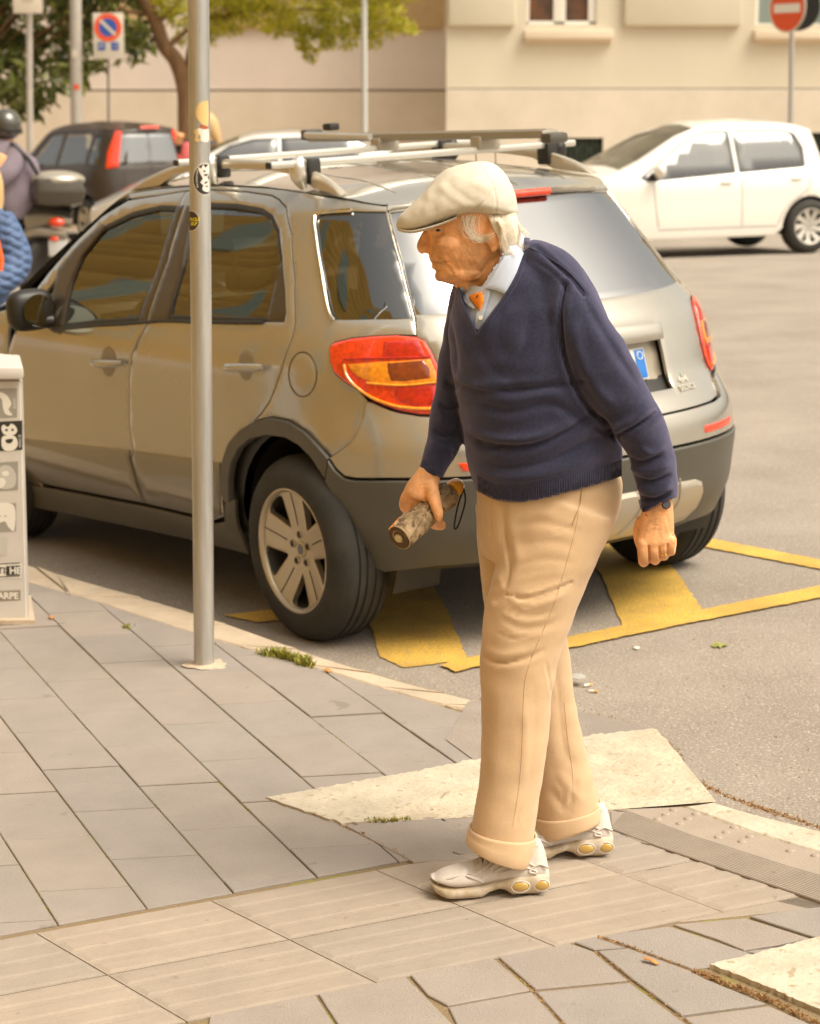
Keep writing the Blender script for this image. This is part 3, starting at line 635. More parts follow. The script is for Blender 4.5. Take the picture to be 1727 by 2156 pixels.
# ================================================================== GREY CAR
CARA = np.array([-0.57522, 0.81770, -0.02213]); CARL = np.array([-0.81636, -0.57557, -0.04779]); CARN = np.cross(CARA, CARL)
CARA /= np.linalg.norm(CARA); CARN /= np.linalg.norm(CARN); CARL = np.cross(CARN, CARA)
CARC = np.array([0.32564, 7.66829, CAMH - 1.77813])
def car_paint(name, col, metal=.5, rough=.32, coat=1.0, fleck=True):
    m = M(name, col, rough, metal=metal, coat=coat, var=.04, vs_=3); return m
class Surf:
    """unwrapped body shell of a car: u runs along the side (= x in front of x0) and round the tail, v is height"""
    flip = True
    def __init__(s, C, A, L, N, Wt, Rt, x0, n, Wref, Rref, nose=(2.3, 3.25, .25)):
        s.C, s.A, s.L, s.N, s.Wt, s.Rt, s.x0, s.Wref, s.Rref, s.nose = C, A, L, N, np.array(Wt), np.array(Rt), x0, Wref, Rref, nose
        t = np.linspace(0, np.pi / 2, 400); x = x0 - (x0 - Rref) * np.sin(t) ** (2 / n); y = Wref * np.cos(t) ** (2 / n)
        d = np.concatenate([[0], np.cumsum(np.hypot(np.diff(x), np.diff(y)))]); s.tu = x0 - d; s.tx = x; s.ty = y; s.uc = x0 - d[-1]; s.off = 0.0
    def local(s, u, z):
        u = np.asarray(u, float); z = np.asarray(z, float); sg = np.where(u < s.uc, -1.0, 1.0); uu = np.where(u < s.uc, 2 * s.uc - u, u)
        xr = np.where(uu > s.x0, uu, np.interp(-uu, -s.tu, s.tx)); yr = np.where(uu > s.x0, s.Wref, np.interp(-uu, -s.tu, s.ty))
        Wz = np.interp(z, s.Wt[:, 0], s.Wt[:, 1]); Rz = np.interp(z, s.Rt[:, 0], s.Rt[:, 1])
        x = np.where(xr < s.x0, s.x0 + (xr - s.x0) * (s.x0 - Rz) / (s.x0 - s.Rref), xr); y = yr / s.Wref * Wz
        a, b, c = s.nose; k = np.clip((x - a) / (b - a), 0, 1); y = y - c * k ** 2.2
        return x, y * sg, z
    def world(s, x, y, z): return s.C + np.asarray(x)[..., None] * s.A + np.asarray(y)[..., None] * s.L + np.asarray(z)[..., None] * s.N
    def __call__(s, u, z): return s.world(*s.local(u, z))
    def uz(s, px, py, g=None, right=False):
        """the point of the shell seen at a pixel"""
        best = None
        us = np.linspace(s.uc - 1.1, s.uc, 30) if right else np.linspace(s.uc - .2, 3.0, 60)
        U, Z = np.meshgrid(us, np.linspace(.15, 1.6, 30)); q = PA(s(U.ravel(), Z.ravel())); e = np.hypot(q[:, 0] - px, q[:, 1] - py); i = e.argmin()
        u, z = U.ravel()[i], Z.ravel()[i]
        for _ in range(25):
            f = PA(s(np.array([u, u + 1e-4, u]), np.array([z, z, z + 1e-4]))); r = f[0] - (px, py)
            J = np.array([(f[1] - f[0]) / 1e-4, (f[2] - f[0]) / 1e-4]).T
            try: d = np.linalg.solve(J.T @ J + 40 * np.eye(2), -J.T @ r)
            except Exception: break
            d = np.clip(d, -.08, .08); u += d[0]; z += d[1]
        return (u, z)
    def tr(s, pts, right=False): return [s.uz(x, y, right=right) for x, y in pts]
    def mir(s, q): return [(2 * s.uc - u, z) for u, z in q]
def smooth_tab(t, k=90, w=.05):
    """table with its corners rounded"""
    t = np.array(t); z = np.linspace(t[0, 0], t[-1, 0], k); v = np.interp(z, t[:, 0], t[:, 1]); h = z[1] - z[0]; n = max(1, int(w / h)); kr = np.hanning(2 * n + 3)[1:-1]; kr /= kr.sum()
    p = len(kr) // 2; vp = np.concatenate([2 * v[0] - v[p:0:-1], v, 2 * v[-1] - v[-2:-p - 2:-1]]); return np.column_stack([z, np.convolve(vp, kr, 'valid')])
WT = smooth_tab([(.10, .80), (.22, .805), (.40, .856), (.56, .868), (.74, .866), (.90, .866), (.95, .862), (1.02, .845), (1.08, .822), (1.12, .805), (1.30, .715), (1.45, .632), (1.50, .595), (1.56, .52)], w=.035)
RTt = smooth_tab([(.10, -.50), (.25, -.60), (.42, -.70), (.60, -.735), (.70, -.725), (.78, -.66), (.82, -.625), (.92, -.60), (1.04, -.565), (1.10, -.515), (1.30, -.35), (1.47, -.205), (1.52, -.17), (1.58, -.12)], w=.03)
SD = Surf(CARC, CARA, CARL, CARN, WT, RTt, .38, 3.1, .86, -.70)
m_paint = car_paint('grey_beige_metallic', (.43, .40, .34), metal=.62, rough=.20)
m_clad = M('grey_cladding', (.085, .078, .062), .42, var=.06, vs_=6, bump=.0006, bs=400)
m_low = M('shaded_door_paint', (.20, .175, .13), .30, metal=.5, coat=.8)  # body paint darkened for the shadow the lower doors mirror
m_clad2 = M('silver_plastic', (.44, .39, .31), .38, metal=.5)
m_blk = M('black_plastic', (.018, .016, .013), .45)
m_rub = M('tyre_rubber', (.030, .027, .022), .78, var=.25, vs_=8, bump=.001, bs=60)
m_alloy = M('alloy_silver', (.52, .45, .34), .34, metal=.7, var=.04)
m_hub = M('hub_dark', (.04, .035, .03), .5, metal=.5)
m_chrome = M('chrome', (.75, .72, .66), .12, metal=1.0)
def glass_mat(name, tint, a):
    m = bpy.data.materials.new(name); m.use_nodes = True; t = m.node_tree; t.nodes.clear(); o = t.nodes.new('ShaderNodeOutputMaterial')
    tr = t.nodes.new('ShaderNodeBsdfTransparent'); tr.inputs[0].default_value = (*tint, 1); g = t.nodes.new('ShaderNodeBsdfGlossy'); g.inputs['Roughness'].default_value = .02; g.inputs[0].default_value = (1, 1, 1, 1)
    f = t.nodes.new('ShaderNodeFresnel'); f.inputs[0].default_value = 1.5; mr = t.nodes.new('ShaderNodeMapRange'); mr.inputs[1].default_value = 0; mr.inputs[2].default_value = 1; mr.inputs[3].default_value = a; mr.inputs[4].default_value = 1
    mx = t.nodes.new('ShaderNodeMixShader'); t.links.new(f.outputs[0], mr.inputs[0]); t.links.new(mr.outputs[0], mx.inputs[0]); t.links.new(tr.outputs[0], mx.inputs[1]); t.links.new(g.outputs[0], mx.inputs[2]); t.links.new(mx.outputs[0], o.inputs[0]); return m
m_glass = glass_mat('car_glass', (.42, .47, .38), .11)
m_glass_dark = glass_mat('tinted_glass', (.07, .06, .04), .16)
m_glass_rear = glass_mat('rear_glass', (.12, .12, .11), .36)
def lens(name, col, rough=.12, sss=0.0, em=None):
    return M(name, col, rough, coat=1.0, spec=.6, var=.25, vs_=55, bump=.0014, bs=90)
m_lr = lens('red_lens', (.78, .045, .006)); m_la = lens('amber_lens', (.86, .27, .012)); m_ld = lens('dark_lens', (.22, .035, .006)); m_lr2 = lens('deep_red_lens', (.50, .012, .004)); m_lb = lens('bright_amber_rim', (.95, .33, .02))

def build_wheel(car, c, out, r=.326, w=.205, rim=.218, spokes=5, mat=m_alloy, name='wheel', rot=0.0, up=CARN, style='wide', nosub=False):
    """c = centre of the outer face plane, out = outward axis"""
    out = np.array(out, float) / np.linalg.norm(out); up = up - out * (up @ out); up /= np.linalg.norm(up); e1 = np.cross(up, out)
    sh = .045; prof = [(rim - .004, .004), (rim + .006, .012), (rim + .030, .016), (r - .050, .010), (r - .026, -.004), (r - .010, -.022), (r - .002, -.040)]
    gro = [-.055, -.085, -.120, -.150]
    for g in gro: prof += [(r, g + .006), (r - .007, g + .003), (r - .007, g - .003), (r, g - .006)]
    prof += [(r - .004, -w + .045), (r - .015, -w + .018), (r - .05, -w), (rim + .02, -w), (rim - .01, -w + .01)]
    V, Fc = lathe(prof, c, out, 72, e1); tyre = mk('tyre', V, Fc, m_rub, car, sharp=50)
    V, Fc = lathe([(rim, .002), (rim + .001, .006), (rim - .006, .006), (rim - .014, -.004), (rim - .018, -.05), (rim - .04, -.12), (.001, -.13)], c, out, 60, e1); mk('rim', V, Fc, m_hub if style != 'far' else mat, car)
    V, Fc = lathe([(rim + .0015, .0015), (rim + .002, .007), (rim - .005, .0085), (rim - .013, .002), (rim - .016, -.012)], c, out, 60, e1); mk('rim_edge', V, Fc, mat, car)
    class Disc:
        flip = False
        def __call__(s_, u, v):
            rr = np.hypot(u, v); h = -.034 + .030 * np.clip(rr / rim, 0, 1) ** 1.6 - .012 * np.exp(-(rr / .055) ** 2) * 0
            return c + np.asarray(u)[..., None] * e1 + np.asarray(v)[..., None] * up + np.asarray(h)[..., None] * out
    outer = [(math.cos(t) * (rim - .008), math.sin(t) * (rim - .008)) for t in np.linspace(0, 2 * np.pi, 60, endpoint=False)]
    holes = []
    for k in range(spokes):
        a = rot + 2 * np.pi * (k + .5) / spokes
        if style == 'wide':
            q = [(.088, -.0), (.105, .115), (.155, .235), (.190, .285), (.200, .20), (.203, 0), (.200, -.20), (.190, -.285), (.155, -.235), (.105, -.115)]
        else:
            q = [(.07, .10), (.12, .17), (.185, .30), (.20, .12), (.20, -.02), (.13, -.06)]
        cm = catmull([(rr * rim / .218 * math.cos(a + t), rr * rim / .218 * math.sin(a + t)) for rr, t in q], 26, closed=True); holes.append(cm)
    f = panel('spokes', outer, Disc(), mat, car, holes=holes, grid=.014, inset=0, thick=.022, rnd=.002, rw=.004)
    lug = MB(); lugs = []
    for k in range(5):
        a = rot + 2 * np.pi * k / 5; q = c + out * -.030 + e1 * .052 * math.cos(a) + up * .052 * math.sin(a)
        V, Fc = lathe([(.0145, 0.0015), (.0125, .004), (.0125, .001), (.0115, -.004)], q, out, 14); mk('lug_seat', V, Fc, mat, car)
        V, Fc = lathe([(.0105, 0), (.0105, .005), (.0001, .006)], q, out, 6); mk('lug_nut', V, Fc, m_hub, car, sharp=20)
    V, Fc = lathe([(.030, -.002), (.029, .004), (.024, .006), (.022, .0045), (.001, .0055)], c + out * -.032, out, 28); mk('hub_cap', V, Fc, mat, car)
    V, Fc = lathe([(.017, 0), (.001, .0006)], c + out * -.0262, out, 24); mk('hub_emblem', V, Fc, M('emblem_blue', (.16, .18, .22), .4, metal=.5), car)
    V, Fc = lathe([(.13, -.10), (.13, -.085), (.001, -.085)], c, out, 30); mk('brake_disc', V, Fc, m_hub, car)
    if style == 'wide':
        for k in range(spokes):
            a = rot + 2 * np.pi * k / spokes; b = MB()
            pts = [c + (e1 * math.cos(a) + up * math.sin(a)) * rr + out * (-.034 + .030 * (rr / rim) ** 1.6 + .0004) for rr in np.linspace(.085, .200, 8)]
            b.tube(pts, .0022, 5); b.obj('spoke_groove', m_hub, car)

car = thing('parked_car', tuple(CARC), 'silver beige car with roof rails and big orange tail lights parked behind the man', 'car')
S_ = SD; T_ = S_.tr
# --- traced outlines (pixels of the picture -> shell coordinates)
seamF = T_([(392, 401), (350, 560), (310, 684), (288, 720), (276, 756), (272, 800), (273, 896), (281, 947), (275, 964), (288, 1013), (306, 1061)])
rdTop = T_([(447, 399), (520, 403), (572, 411), (603, 437), (614, 494), (620, 580), (622, 676), (616, 708), (604, 740), (592, 780), (580, 816), (568, 844), (552, 868), (524, 898)])
rdBot = T_([(500, 922), (484, 950), (474, 976), (467, 1013), (468, 1050), (472, 1088), (450, 1097), (404, 1084)])
rear_door = list(seamF) + rdBot[::-1] + rdTop[::-1]
hole_r = T_([(352, 672), (460, 675), (598, 678), (602, 660), (600, 610), (594, 540), (588, 484), (575, 455), (552, 438), (500, 429), (444, 427), (413, 430), (398, 448), (380, 540)])
fdTop = T_([(333, 411), (270, 421), (215, 455), (160, 508), (105, 570), (62, 628), (34, 690)])
fdBot = T_([(18, 735), (12, 800), (14, 900), (20, 980), (22, 1006), (58, 1014), (180, 1037)])
front_door = fdTop + fdBot + seamF[::-1]
hole_f = T_([(120, 692), (200, 683), (292, 677), (340, 560), (388, 434), (340, 432), (280, 446), (222, 474), (178, 512), (130, 570), (84, 632), (70, 668), (88, 690)])
tl = T_([(693, 731), (704, 721), (740, 712), (788, 707), (836, 705), (877, 709), (896, 718), (909, 739), (924, 771), (933, 800), (934, 840), (921, 875), (884, 874), (836, 865), (788, 846), (756, 823), (724, 803), (704, 785), (695, 760)])
roofe = T_([(268, 407), (330, 397), (395, 391), (470, 389), (560, 394), (650, 406), (740, 419), (815, 433)])
hs = T_([(816, 439), (845, 550), (874, 669), (877, 706)])
bseam = T_([(774, 843), (769, 872), (753, 915), (738, 933), (697, 962)])
archo = T_([(472, 972), (486, 930), (508, 905), (537, 887), (573, 878), (609, 885), (645, 908), (677, 941), (697, 964)])
quarter = roofe + hs + tl[4::-1] + tl[:12:-1][:0] + [tl[-1], tl[-2], tl[-3], tl[-4]] + [bseam[0]] + bseam[1:] + archo[-2:1:-1] + [T_([(500, 922)])[0]] + rdTop[::-1] + T_([(392, 401), (333, 411), (275, 419)])
hole_q = T_([(672, 450), (664, 464), (667, 505), (677, 569), (692, 652), (704, 673), (780, 672), (869, 670), (842, 560), (812, 445), (740, 444)])
panel('quarter_panel', quarter, S_, m_paint, car, holes=[hole_q], grid=.028)
panel('rear_door', rear_door, S_, m_paint, car, holes=[hole_r], grid=.028)
panel('front_door', front_door, S_, m_paint, car, holes=[hole_f], grid=.028)
panel('quarter_panel', S_.mir(quarter), S_, m_paint, car, holes=[S_.mir(hole_q)], grid=.04)
panel('rear_door', S_.mir(rear_door), S_, m_paint, car, holes=[S_.mir(hole_r)], grid=.04)
panel('front_door', S_.mir(front_door), S_, m_paint, car, holes=[S_.mir(hole_f)], grid=.04)
def both(name, q, mat, **k):
    o = panel(name, q, S_, mat, car, **k); panel(name, S_.mir(q), S_, mat, car, **k); return o
both('door_glass', hole_r, m_glass, inset=-.004, out=-.009, thick=.002); both('door_glass', hole_f, m_glass, inset=-.004, out=-.009, thick=.002)
both('quarter_glass', hole_q, m_glass_dark, inset=-.004, out=-.005, thick=.003)
def strip_tube(q, r, mat, name, out=.003, parent=None, closed=False):
    q = catmull(q, 60, closed=closed); e = 1e-3; u, z = q[:, 0], q[:, 1]; p = S_(u, z); n = -np.cross(S_(u + e, z) - S_(u - e, z), S_(u, z + e) - S_(u, z - e)); n /= np.linalg.norm(n, axis=1)[:, None]
    if closed: p = np.vstack([p, p[:1]]); n = np.vstack([n, n[:1]])
    return MB().tube(p + n * out, r, 8).obj(name, mat, parent or car)
strip_tube(T_([(740, 443), (672, 449), (663, 464), (667, 505), (677, 569), (692, 652), (704, 675)]), .0065, m_chrome, 'window_trim', out=.001)
# black window surrounds
def ring_in(q, w): return offs(densify(np.array(clean(q)), .05), w)
both('window_seal', hole_r, m_blk, holes=[ring_in(hole_r, .016)], inset=0, out=-.002, grid=.012, thick=.01)
both('window_seal', hole_f, m_blk, holes=[ring_in(hole_f, .018)], inset=0, out=-.002, grid=.012, thick=.01)
bp1 = T_([(293, 676), (309, 681), (345, 562), (388, 404 + 26), (376, 436), (335, 560)])
m_pill = M('pillar_brown_black', (.050, .034, .020), .35, coat=.3)
both('pillar_trim', T_([(292, 677), (309, 682), (348, 562), (389, 431), (373, 434), (334, 560)]), m_pill, out=.002, inset=.001, grid=.02)
both('pillar_trim', T_([(313, 682), (354, 672), (384, 560), (402, 452), (417, 431), (393, 432), (352, 562)]), m_pill, out=.002, inset=.001, grid=.02)
both('pillar_trim', T_([(560, 676), (598, 678), (602, 660), (600, 610), (595, 548), (586, 560), (573, 620)]), m_pill, out=-.001, inset=.001, grid=.02)
both('pillar_trim', T_([(106, 694), (134, 689), (150, 592), (172, 540), (224, 476), (215, 470), (160, 520), (122, 566), (110, 625)]), m_pill, out=.002, inset=.001, grid=.02)
strip_tube(T_([(112, 694), (200, 685), (300, 679), (350, 676), (450, 678), (556, 679)]), .006, m_blk, 'belt_seal', out=.003)
# lower doors darkened in paint for mirrored shadow; dark sill cladding
cu = T_([(22, 918), (46, 921), (160, 934), (277, 946)]); cu2 = T_([(284, 947), (404, 963), (466, 972)])
both('door_shade_panel', cu + T_([(275, 964), (288, 1013), (305, 1060), (180, 1036), (58, 1013), (22, 1004)]), m_low, out=.006, inset=.004, grid=.05)
both('door_shade_panel', cu2 + T_([(466, 1013), (466, 1050), (469, 1086), (450, 1094), (404, 1082), (309, 1061), (291, 1013), (279, 964)]), m_low, out=.006, inset=.004, grid=.05)
sill = T_([(22, 1010), (58, 1018), (180, 1041), (306, 1065), (404, 1088), (452, 1101), (474, 1098), (476, 1050), (497, 1052), (502, 1110), (526, 1168), (404, 1137), (200, 1094), (22, 1058)])
both('sill_cladding', sill, m_clad, out=.004, grid=.05)
inner = T_([(690, 1010), (659, 962), (634, 937), (605, 921), (569, 916), (533, 924), (508, 945), (493, 975), (487, 1012), (488, 1056)])
flare = archo + inner + T_([(478, 1056), (468, 1030)])
both('arch_flare', flare, m_clad, out=.014, inset=.001, thick=.02, grid=.02, rnd=.005)
# fuel flap, handles
fl = [(math.cos(t), math.sin(t)) for t in np.linspace(0, 2 * np.pi, 30, endpoint=False)]
flq = T_([(637.5 + 29.5 * a, 788 + 47 * b) for a, b in fl]); panel('fuel_flap', flq, S_, m_paint, car, out=.0015, inset=.001, rnd=.003, rw=.006, grid=.02)
strip_tube(flq[::3], .0022, m_blk, 'flap_gap', out=-.0005, closed=True)
for hx0, hx1, hy, cxx in ((484, 560, 771, 519), (203, 264, 763, 229)):
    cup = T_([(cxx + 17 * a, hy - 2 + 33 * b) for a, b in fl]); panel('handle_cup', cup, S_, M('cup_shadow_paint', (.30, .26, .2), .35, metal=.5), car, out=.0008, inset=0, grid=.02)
    a, b = T_([(hx0, hy), (hx1, hy + 1)]); u = np.linspace(a[0], b[0], 14); z = np.linspace(a[1], b[1], 14); p = S_(u, z); n = CARL
    k = np.linspace(-1, 1, 14); o_ = .014 + .022 * (1 - k ** 4); pts = p + n * o_[:, None]; rr = .0155 * (1 - .35 * np.abs(k) ** 5)
    V, Fc = tube_mesh(pts, rr, 14); V = np.array(V); mk('door_handle', V, Fc, m_paint, car)
# --- tail light, both sides
for side in (0, 1):
    mm = (lambda q: q) if side == 0 else S_.mir
    o = panel('tail_light', mm(tl), S_, m_lr, car, out=.010, inset=.003, thick=.02, rnd=.006, grid=.02, rw=.008)
    panel('light_surround', mm(tl), S_, m_blk, car, out=.000, inset=-.001, thick=.004, grid=.05)
    def sub(nm, px, mt, o_, **k):
        q = mm(T_(px)); ob = panel(nm, q, S_, mt, car, out=o_, inset=.0, thick=.004, grid=.02, rnd=.001, **k); ob.parent = o; return ob
    ORG[o] = np.array(CARC)
    sub('amber_lens', [(736, 768), (800, 763), (906, 757), (918, 785), (920, 802), (845, 808), (790, 806), (758, 793), (742, 779)], m_la, .0135)
    sub('dark_lens', [(818, 766), (890, 760), (904, 775), (906, 797), (850, 803), (826, 802), (820, 785)], m_ld, .0150)
    sub('red_lens', [(836, 816), (918, 811), (916, 852), (880, 855), (846, 846), (834, 832)], m_lr2, .0135)
    sub('dark_lens', [(812, 722), (880, 718), (894, 745), (896, 752), (808, 753)], m_lr2, .0130)
    r1 = mm(T_([(729, 768), (734, 790), (752, 812), (790, 838), (850, 858), (915, 862)])); t_ = strip_tube(r1, .0050, m_lb, 'lens_rim', out=.013); t_.parent = o
    r1 = mm(T_([(776, 806), (845, 811), (919, 805)])); t_ = strip_tube(r1, .0042, m_lb, 'lens_rim', out=.014); t_.parent = o
    r1 = mm(T_([(728, 757), (800, 755), (906, 752)])); t_ = strip_tube(r1, .0035, m_lr2, 'lens_rim', out=.013); t_.parent = o
# --- tailgate (left half traced, right half its mirror image)
mr = lambda px: S_.mir(T_(px, right=True))
half = hs + tl[5:12] + [(-.662, .790), (-.670, .752), (-.70, .732), (-.78, .724), (-1.05, .720)]
half = [q for q in half if q[0] > S_.uc + .01]; zb = half[-1][1]
tg = half + [(S_.uc, zb - .004)] + S_.mir(half[::-1])
gl = T_([(822, 447), (848, 550), (876, 662)]); zt, zl = gl[0][1], gl[-1][1]
glass = gl + [(S_.uc + .45, zl - .006), (S_.uc, zl - .01)] + S_.mir([(S_.uc + .45, zl - .006)]) + S_.mir(gl[::-1]) + [(S_.uc - .4, zt + .014), (S_.uc, zt + .02), (S_.uc + .4, zt + .014)]
rec = mr([(1300, 690), (1383, 687), (1391, 695), (1387, 822)]); ru = rec[1][0] - S_.uc; rz1, rz0 = rec[1][1], rec[3][1]
recq = [(S_.uc + ru, rz1), (S_.uc + ru, rz0), (S_.uc - ru, rz0), (S_.uc - ru, rz1)]
panel('tailgate', tg, S_, m_paint, car, holes=[glass, recq], grid=.028)
panel('rear_window', glass, S_, m_glass_rear, car, inset=-.002, out=-.003, thick=.003, grid=.05)
panel('window_seal', glass, S_, m_blk, car, holes=[offs(densify(np.array(glass), .05), .012)], inset=-.001, out=-.0035, grid=.02)
panel('plate_recess', recq, S_, M('recess_paint', (.36, .31, .24), .4, metal=.5), car, inset=-.004, out=-.028, grid=.05)
gq = [(S_.uc + ru + .012, rz1 + .012), (S_.uc + ru + .004, rz1 - .045), (S_.uc - ru - .004, rz1 - .045), (S_.uc - ru - .012, rz1 + .012), (S_.uc, rz1 + .02)]
panel('tailgate_garnish', gq, S_, m_paint, car, out=.022, inset=0, thick=.05, rnd=.008, rw=.012, grid=.03)
pz1, pz0 = mr([(1355, 734)])[0][1], mr([(1366, 792)])[0][1]; pu = mr([(1356, 734)])[0][0] - S_.uc
pq = [(S_.uc + pu + .012, pz1 + .006), (S_.uc + pu + .012, pz0 - .006), (S_.uc - pu - .012, pz0 - .006), (S_.uc - pu - .012, pz1 + .006)]
plate = panel('number_plate', pq, S_, M('plate_white', (.66, .64, .58), .4), car, out=-.014, inset=0, thick=.006, grid=.05)
m_pb = M('plate_blue', (.02, .16, .50), .4)
for s in (1, -1):
    a, b = S_.uc + s * (pu + .008), S_.uc + s * (pu - .038); q = [(a, pz1 + .002), (a, pz0 - .002), (b, pz0 - .002), (b, pz1 + .002)]; o = panel('blue_band', q, S_, m_pb, car, out=-.0125, inset=0, thick=.001, grid=.05); o.parent = plate
    ORG[plate] = np.array(CARC)
    cc = ((a + b) / 2, pz1 - .022); t = np.linspace(0, 2 * np.pi, 24, endpoint=False); pts = S_(cc[0] + .012 * np.cos(t), cc[1] + .013 * np.sin(t)) ; pts = np.vstack([pts, pts[:1]]) - CARA * -.0118
    o = MB().tube(pts, .0018, 5).obj('ring_mark', M('plate_ring', (.75, .78, .72), .5), car); o.parent = plate
# badge: raised leaf and letters
m_bad = M('badge_chrome', (.80, .74, .62), .25, metal=.9)
bc = T_([(1446, 816)], right=True)[0]
def text_mesh(body, size, c, ex, ey, ez, mat, name, parent, ext=.0015, bold=0.0, shear=0.0):
    cu = bpy.data.curves.new(name, 'FONT'); cu.body = body; cu.size = size; cu.extrude = ext; cu.offset = bold; cu.align_x = 'CENTER'; cu.align_y = 'CENTER'; cu.resolution_u = 3; cu.shear = shear
    o = bpy.data.objects.new(name, cu); COL.objects.link(o); dg = bpy.context.evaluated_depsgraph_get(); me = bpy.data.meshes.new_from_object(o.evaluated_get(dg)); bpy.data.objects.remove(o)
    V = np.array([v.co for v in me.vertices]).reshape(-1, 3); c, ex, ey, ez = [np.array(q, float) for q in (c, ex, ey, ez)]
    Wd = c + V[:, :1] * ex + V[:, 1:2] * ey + V[:, 2:3] * ez; Fs = [tuple(p.vertices) for p in me.polygons]; bpy.data.meshes.remove(me)
    return mk(name, Wd, Fs, mat, parent, smooth=False)
def on_surf(u, z, o_=0.0):
    e = 1e-3; p = S_(u, z); a = S_(u - e, z) - S_(u + e, z); a /= np.linalg.norm(a); v = S_(u, z + e) - S_(u, z - e); v /= np.linalg.norm(v); n = np.cross(a, v); n /= np.linalg.norm(n); return p + n * o_, a, v, n
p, a, v, n = on_surf(bc[0], bc[1], .003); text_mesh('SEDICI', .030, p, a, v, n, m_bad, 'lettering', car, bold=.0008)
p, a, v, n = on_surf(bc[0], bc[1] + .026, .003); text_mesh('4x4', .034, p, a, v, n, m_bad, 'lettering', car, bold=.0012)
lq = [p + v * .012 + a * x + v * y + n * .002 for x, y in ((-.004, 0), (.0, .014), (.012, .026), (.022, .030), (.012, .018), (.004, .002))]; MB().prism(lq[::-1], n * .003).obj('leaf_emblem', M('badge_green', (.35, .42, .25), .3, metal=.6), car, smooth=False)
# --- rear edge of the roof: band above the window, high brake light
lid = [hs[0]] + [(S_.uc + .4, zt + .016), (S_.uc, zt + .022), (S_.uc - .4, zt + .016)] + S_.mir([hs[0]])
topz = roofe[-1][1]
# --- bumper
bz = T_([(788, 1006)])[0][1]; bz_c = T_([(1563, 895)], right=True)
bump_top = [bseam[0]] + [(-.436, .848), (-.511, .816), (-.584, .801), (-.640, .796), (-.664, .784), (-.672, .746), (-.70, .727), (-.78, .719), (-1.05, .715)]
btc = [(S_.uc + .1, .713), (S_.uc, .713)]
lowb = T_([(697, 962), (713, 987), (731, 1003), (753, 1007), (820, 1007), (879, 1007)]); lowb2 = [(S_.uc + .42, lowb[-1][1]), (S_.uc + .2, lowb[-1][1]), (S_.uc, lowb[-1][1])]
hb = [q for q in bump_top] + btc[:1]
bumper = hb + [btc[1]] + S_.mir(hb[::-1]) + S_.mir(bseam[1:4]) + S_.mir(lowb) + S_.mir(lowb2[:2]) + [lowb2[2]] + lowb2[:2][::-1] + lowb[::-1] + bseam[3:0:-1]
rf = [(-.655, .654), (-.885, .655), (-.885, .630), (-.668, .628)]
panel('bumper', bumper, S_, m_paint, car, out=.012, grid=.028, rnd=.004, thick=.02)
for mm in ((lambda q: q), S_.mir):
    panel('reflector', mm(rf), S_, m_lr, car, out=.015, inset=0, thick=.004, grid=.03)
cb = T_([(814, 1200), (918, 1187), (1005, 1170)]); cz = cb[-1][1]
cbr = T_([(1510, 1075)], right=True)
cl = [(q[0], q[1] - .004) for q in lowb] + [(q[0], q[1] - .004) for q in lowb2]
side_in = T_([(690, 1012), (712, 1049), (733, 1085), (762, 1135), (776, 1168), (796, 1193)])
clad = cl[:-1] + [cl[-1]] + S_.mir(cl[:-1][::-1]) + S_.mir(side_in) + S_.mir(cb[:2]) + [(S_.uc - .3, cz - .01), (S_.uc, cz - .012), (S_.uc + .3, cz - .01)] + cb[:2][::-1] + side_in[::-1]
panel('bumper_cladding', clad, S_, m_clad, car, out=.018, grid=.03, rnd=.006, thick=.03)
pd = [(-1.26, .484), (-1.012, .482), (-.93, .478), (-.89, .462), (-.875, .43), (-.88, .37), (-.93, .332), (-1.098, .319), (-1.26, .298)]
pdq = [q for q in pd if q[0] > S_.uc + .02]
padq = pdq + S_.mir(pdq[::-1])
pd_l = [q for q in padq]
pad = panel('skid_plate', pd_l, S_, m_clad2, car, out=.030, inset=0, rnd=.010, rw=.014, thick=.02, grid=.03)
for s in (.28, .12, -.06, -.24):
    b = [(S_.uc + s, .50), (S_.uc + s - .01, .42), (S_.uc + s + .05, .34)]; b = [q for q in b]
    q = catmull(b, 12); p_ = np.array([on_surf(a_, b_, .031)[0] for a_, b_ in q]); MB().tube(p_, .004, 6).obj('skid_plate_rib', m_clad2, car)
# --- inner shell, wheel wells, floor
shell_q = [(2.9, .24), (2.9, .93), (0.38, 1.02)] + [(u_, 1.0) for u_ in np.linspace(.2, S_.uc, 10)]
shell_q = shell_q + S_.mir(shell_q[::-1][1:])
arch = [(.40 * math.cos(t), .33 + .40 * math.sin(t)) for t in np.linspace(math.pi * 1.02, -.02 * math.pi, 20)]
base_l = [(S_.uc, .26), (-.62, .26)] if False else []
low_l = [(-.42, .24)] + arch + [(.42, .24), (2.9, .24)]
sh = [q for q in shell_q[:12]]; 
left_shell = [(2.9, .93), (.4, 1.02), (S_.uc, 1.02), (S_.uc, .26), (-.55, .26)] + arch + [(2.9, .25)]
panel('inner_shell', left_shell, S_, m_blk, car, out=-.03, inset=0, thick=.001, grid=.08); panel('inner_shell', S_.mir(left_shell), S_, m_blk, car, out=-.03, inset=0, thick=.001, grid=.08)
b = MB()
lc = lambda x, y, z: S_.world(np.array(x, float), np.array(y, float), np.array(z, float))
b.box(lc(1.55, 0, .33), (3.1, 1.30, .06), [CARA, CARL, CARN]); b.box(lc(-.20, 0, .55), (.45, .8, .06), [CARA, CARL, CARN]); b.obj('floor', M('underbody', (.006, .006, .006), 1.0, spec=0.0), car, smooth=False)
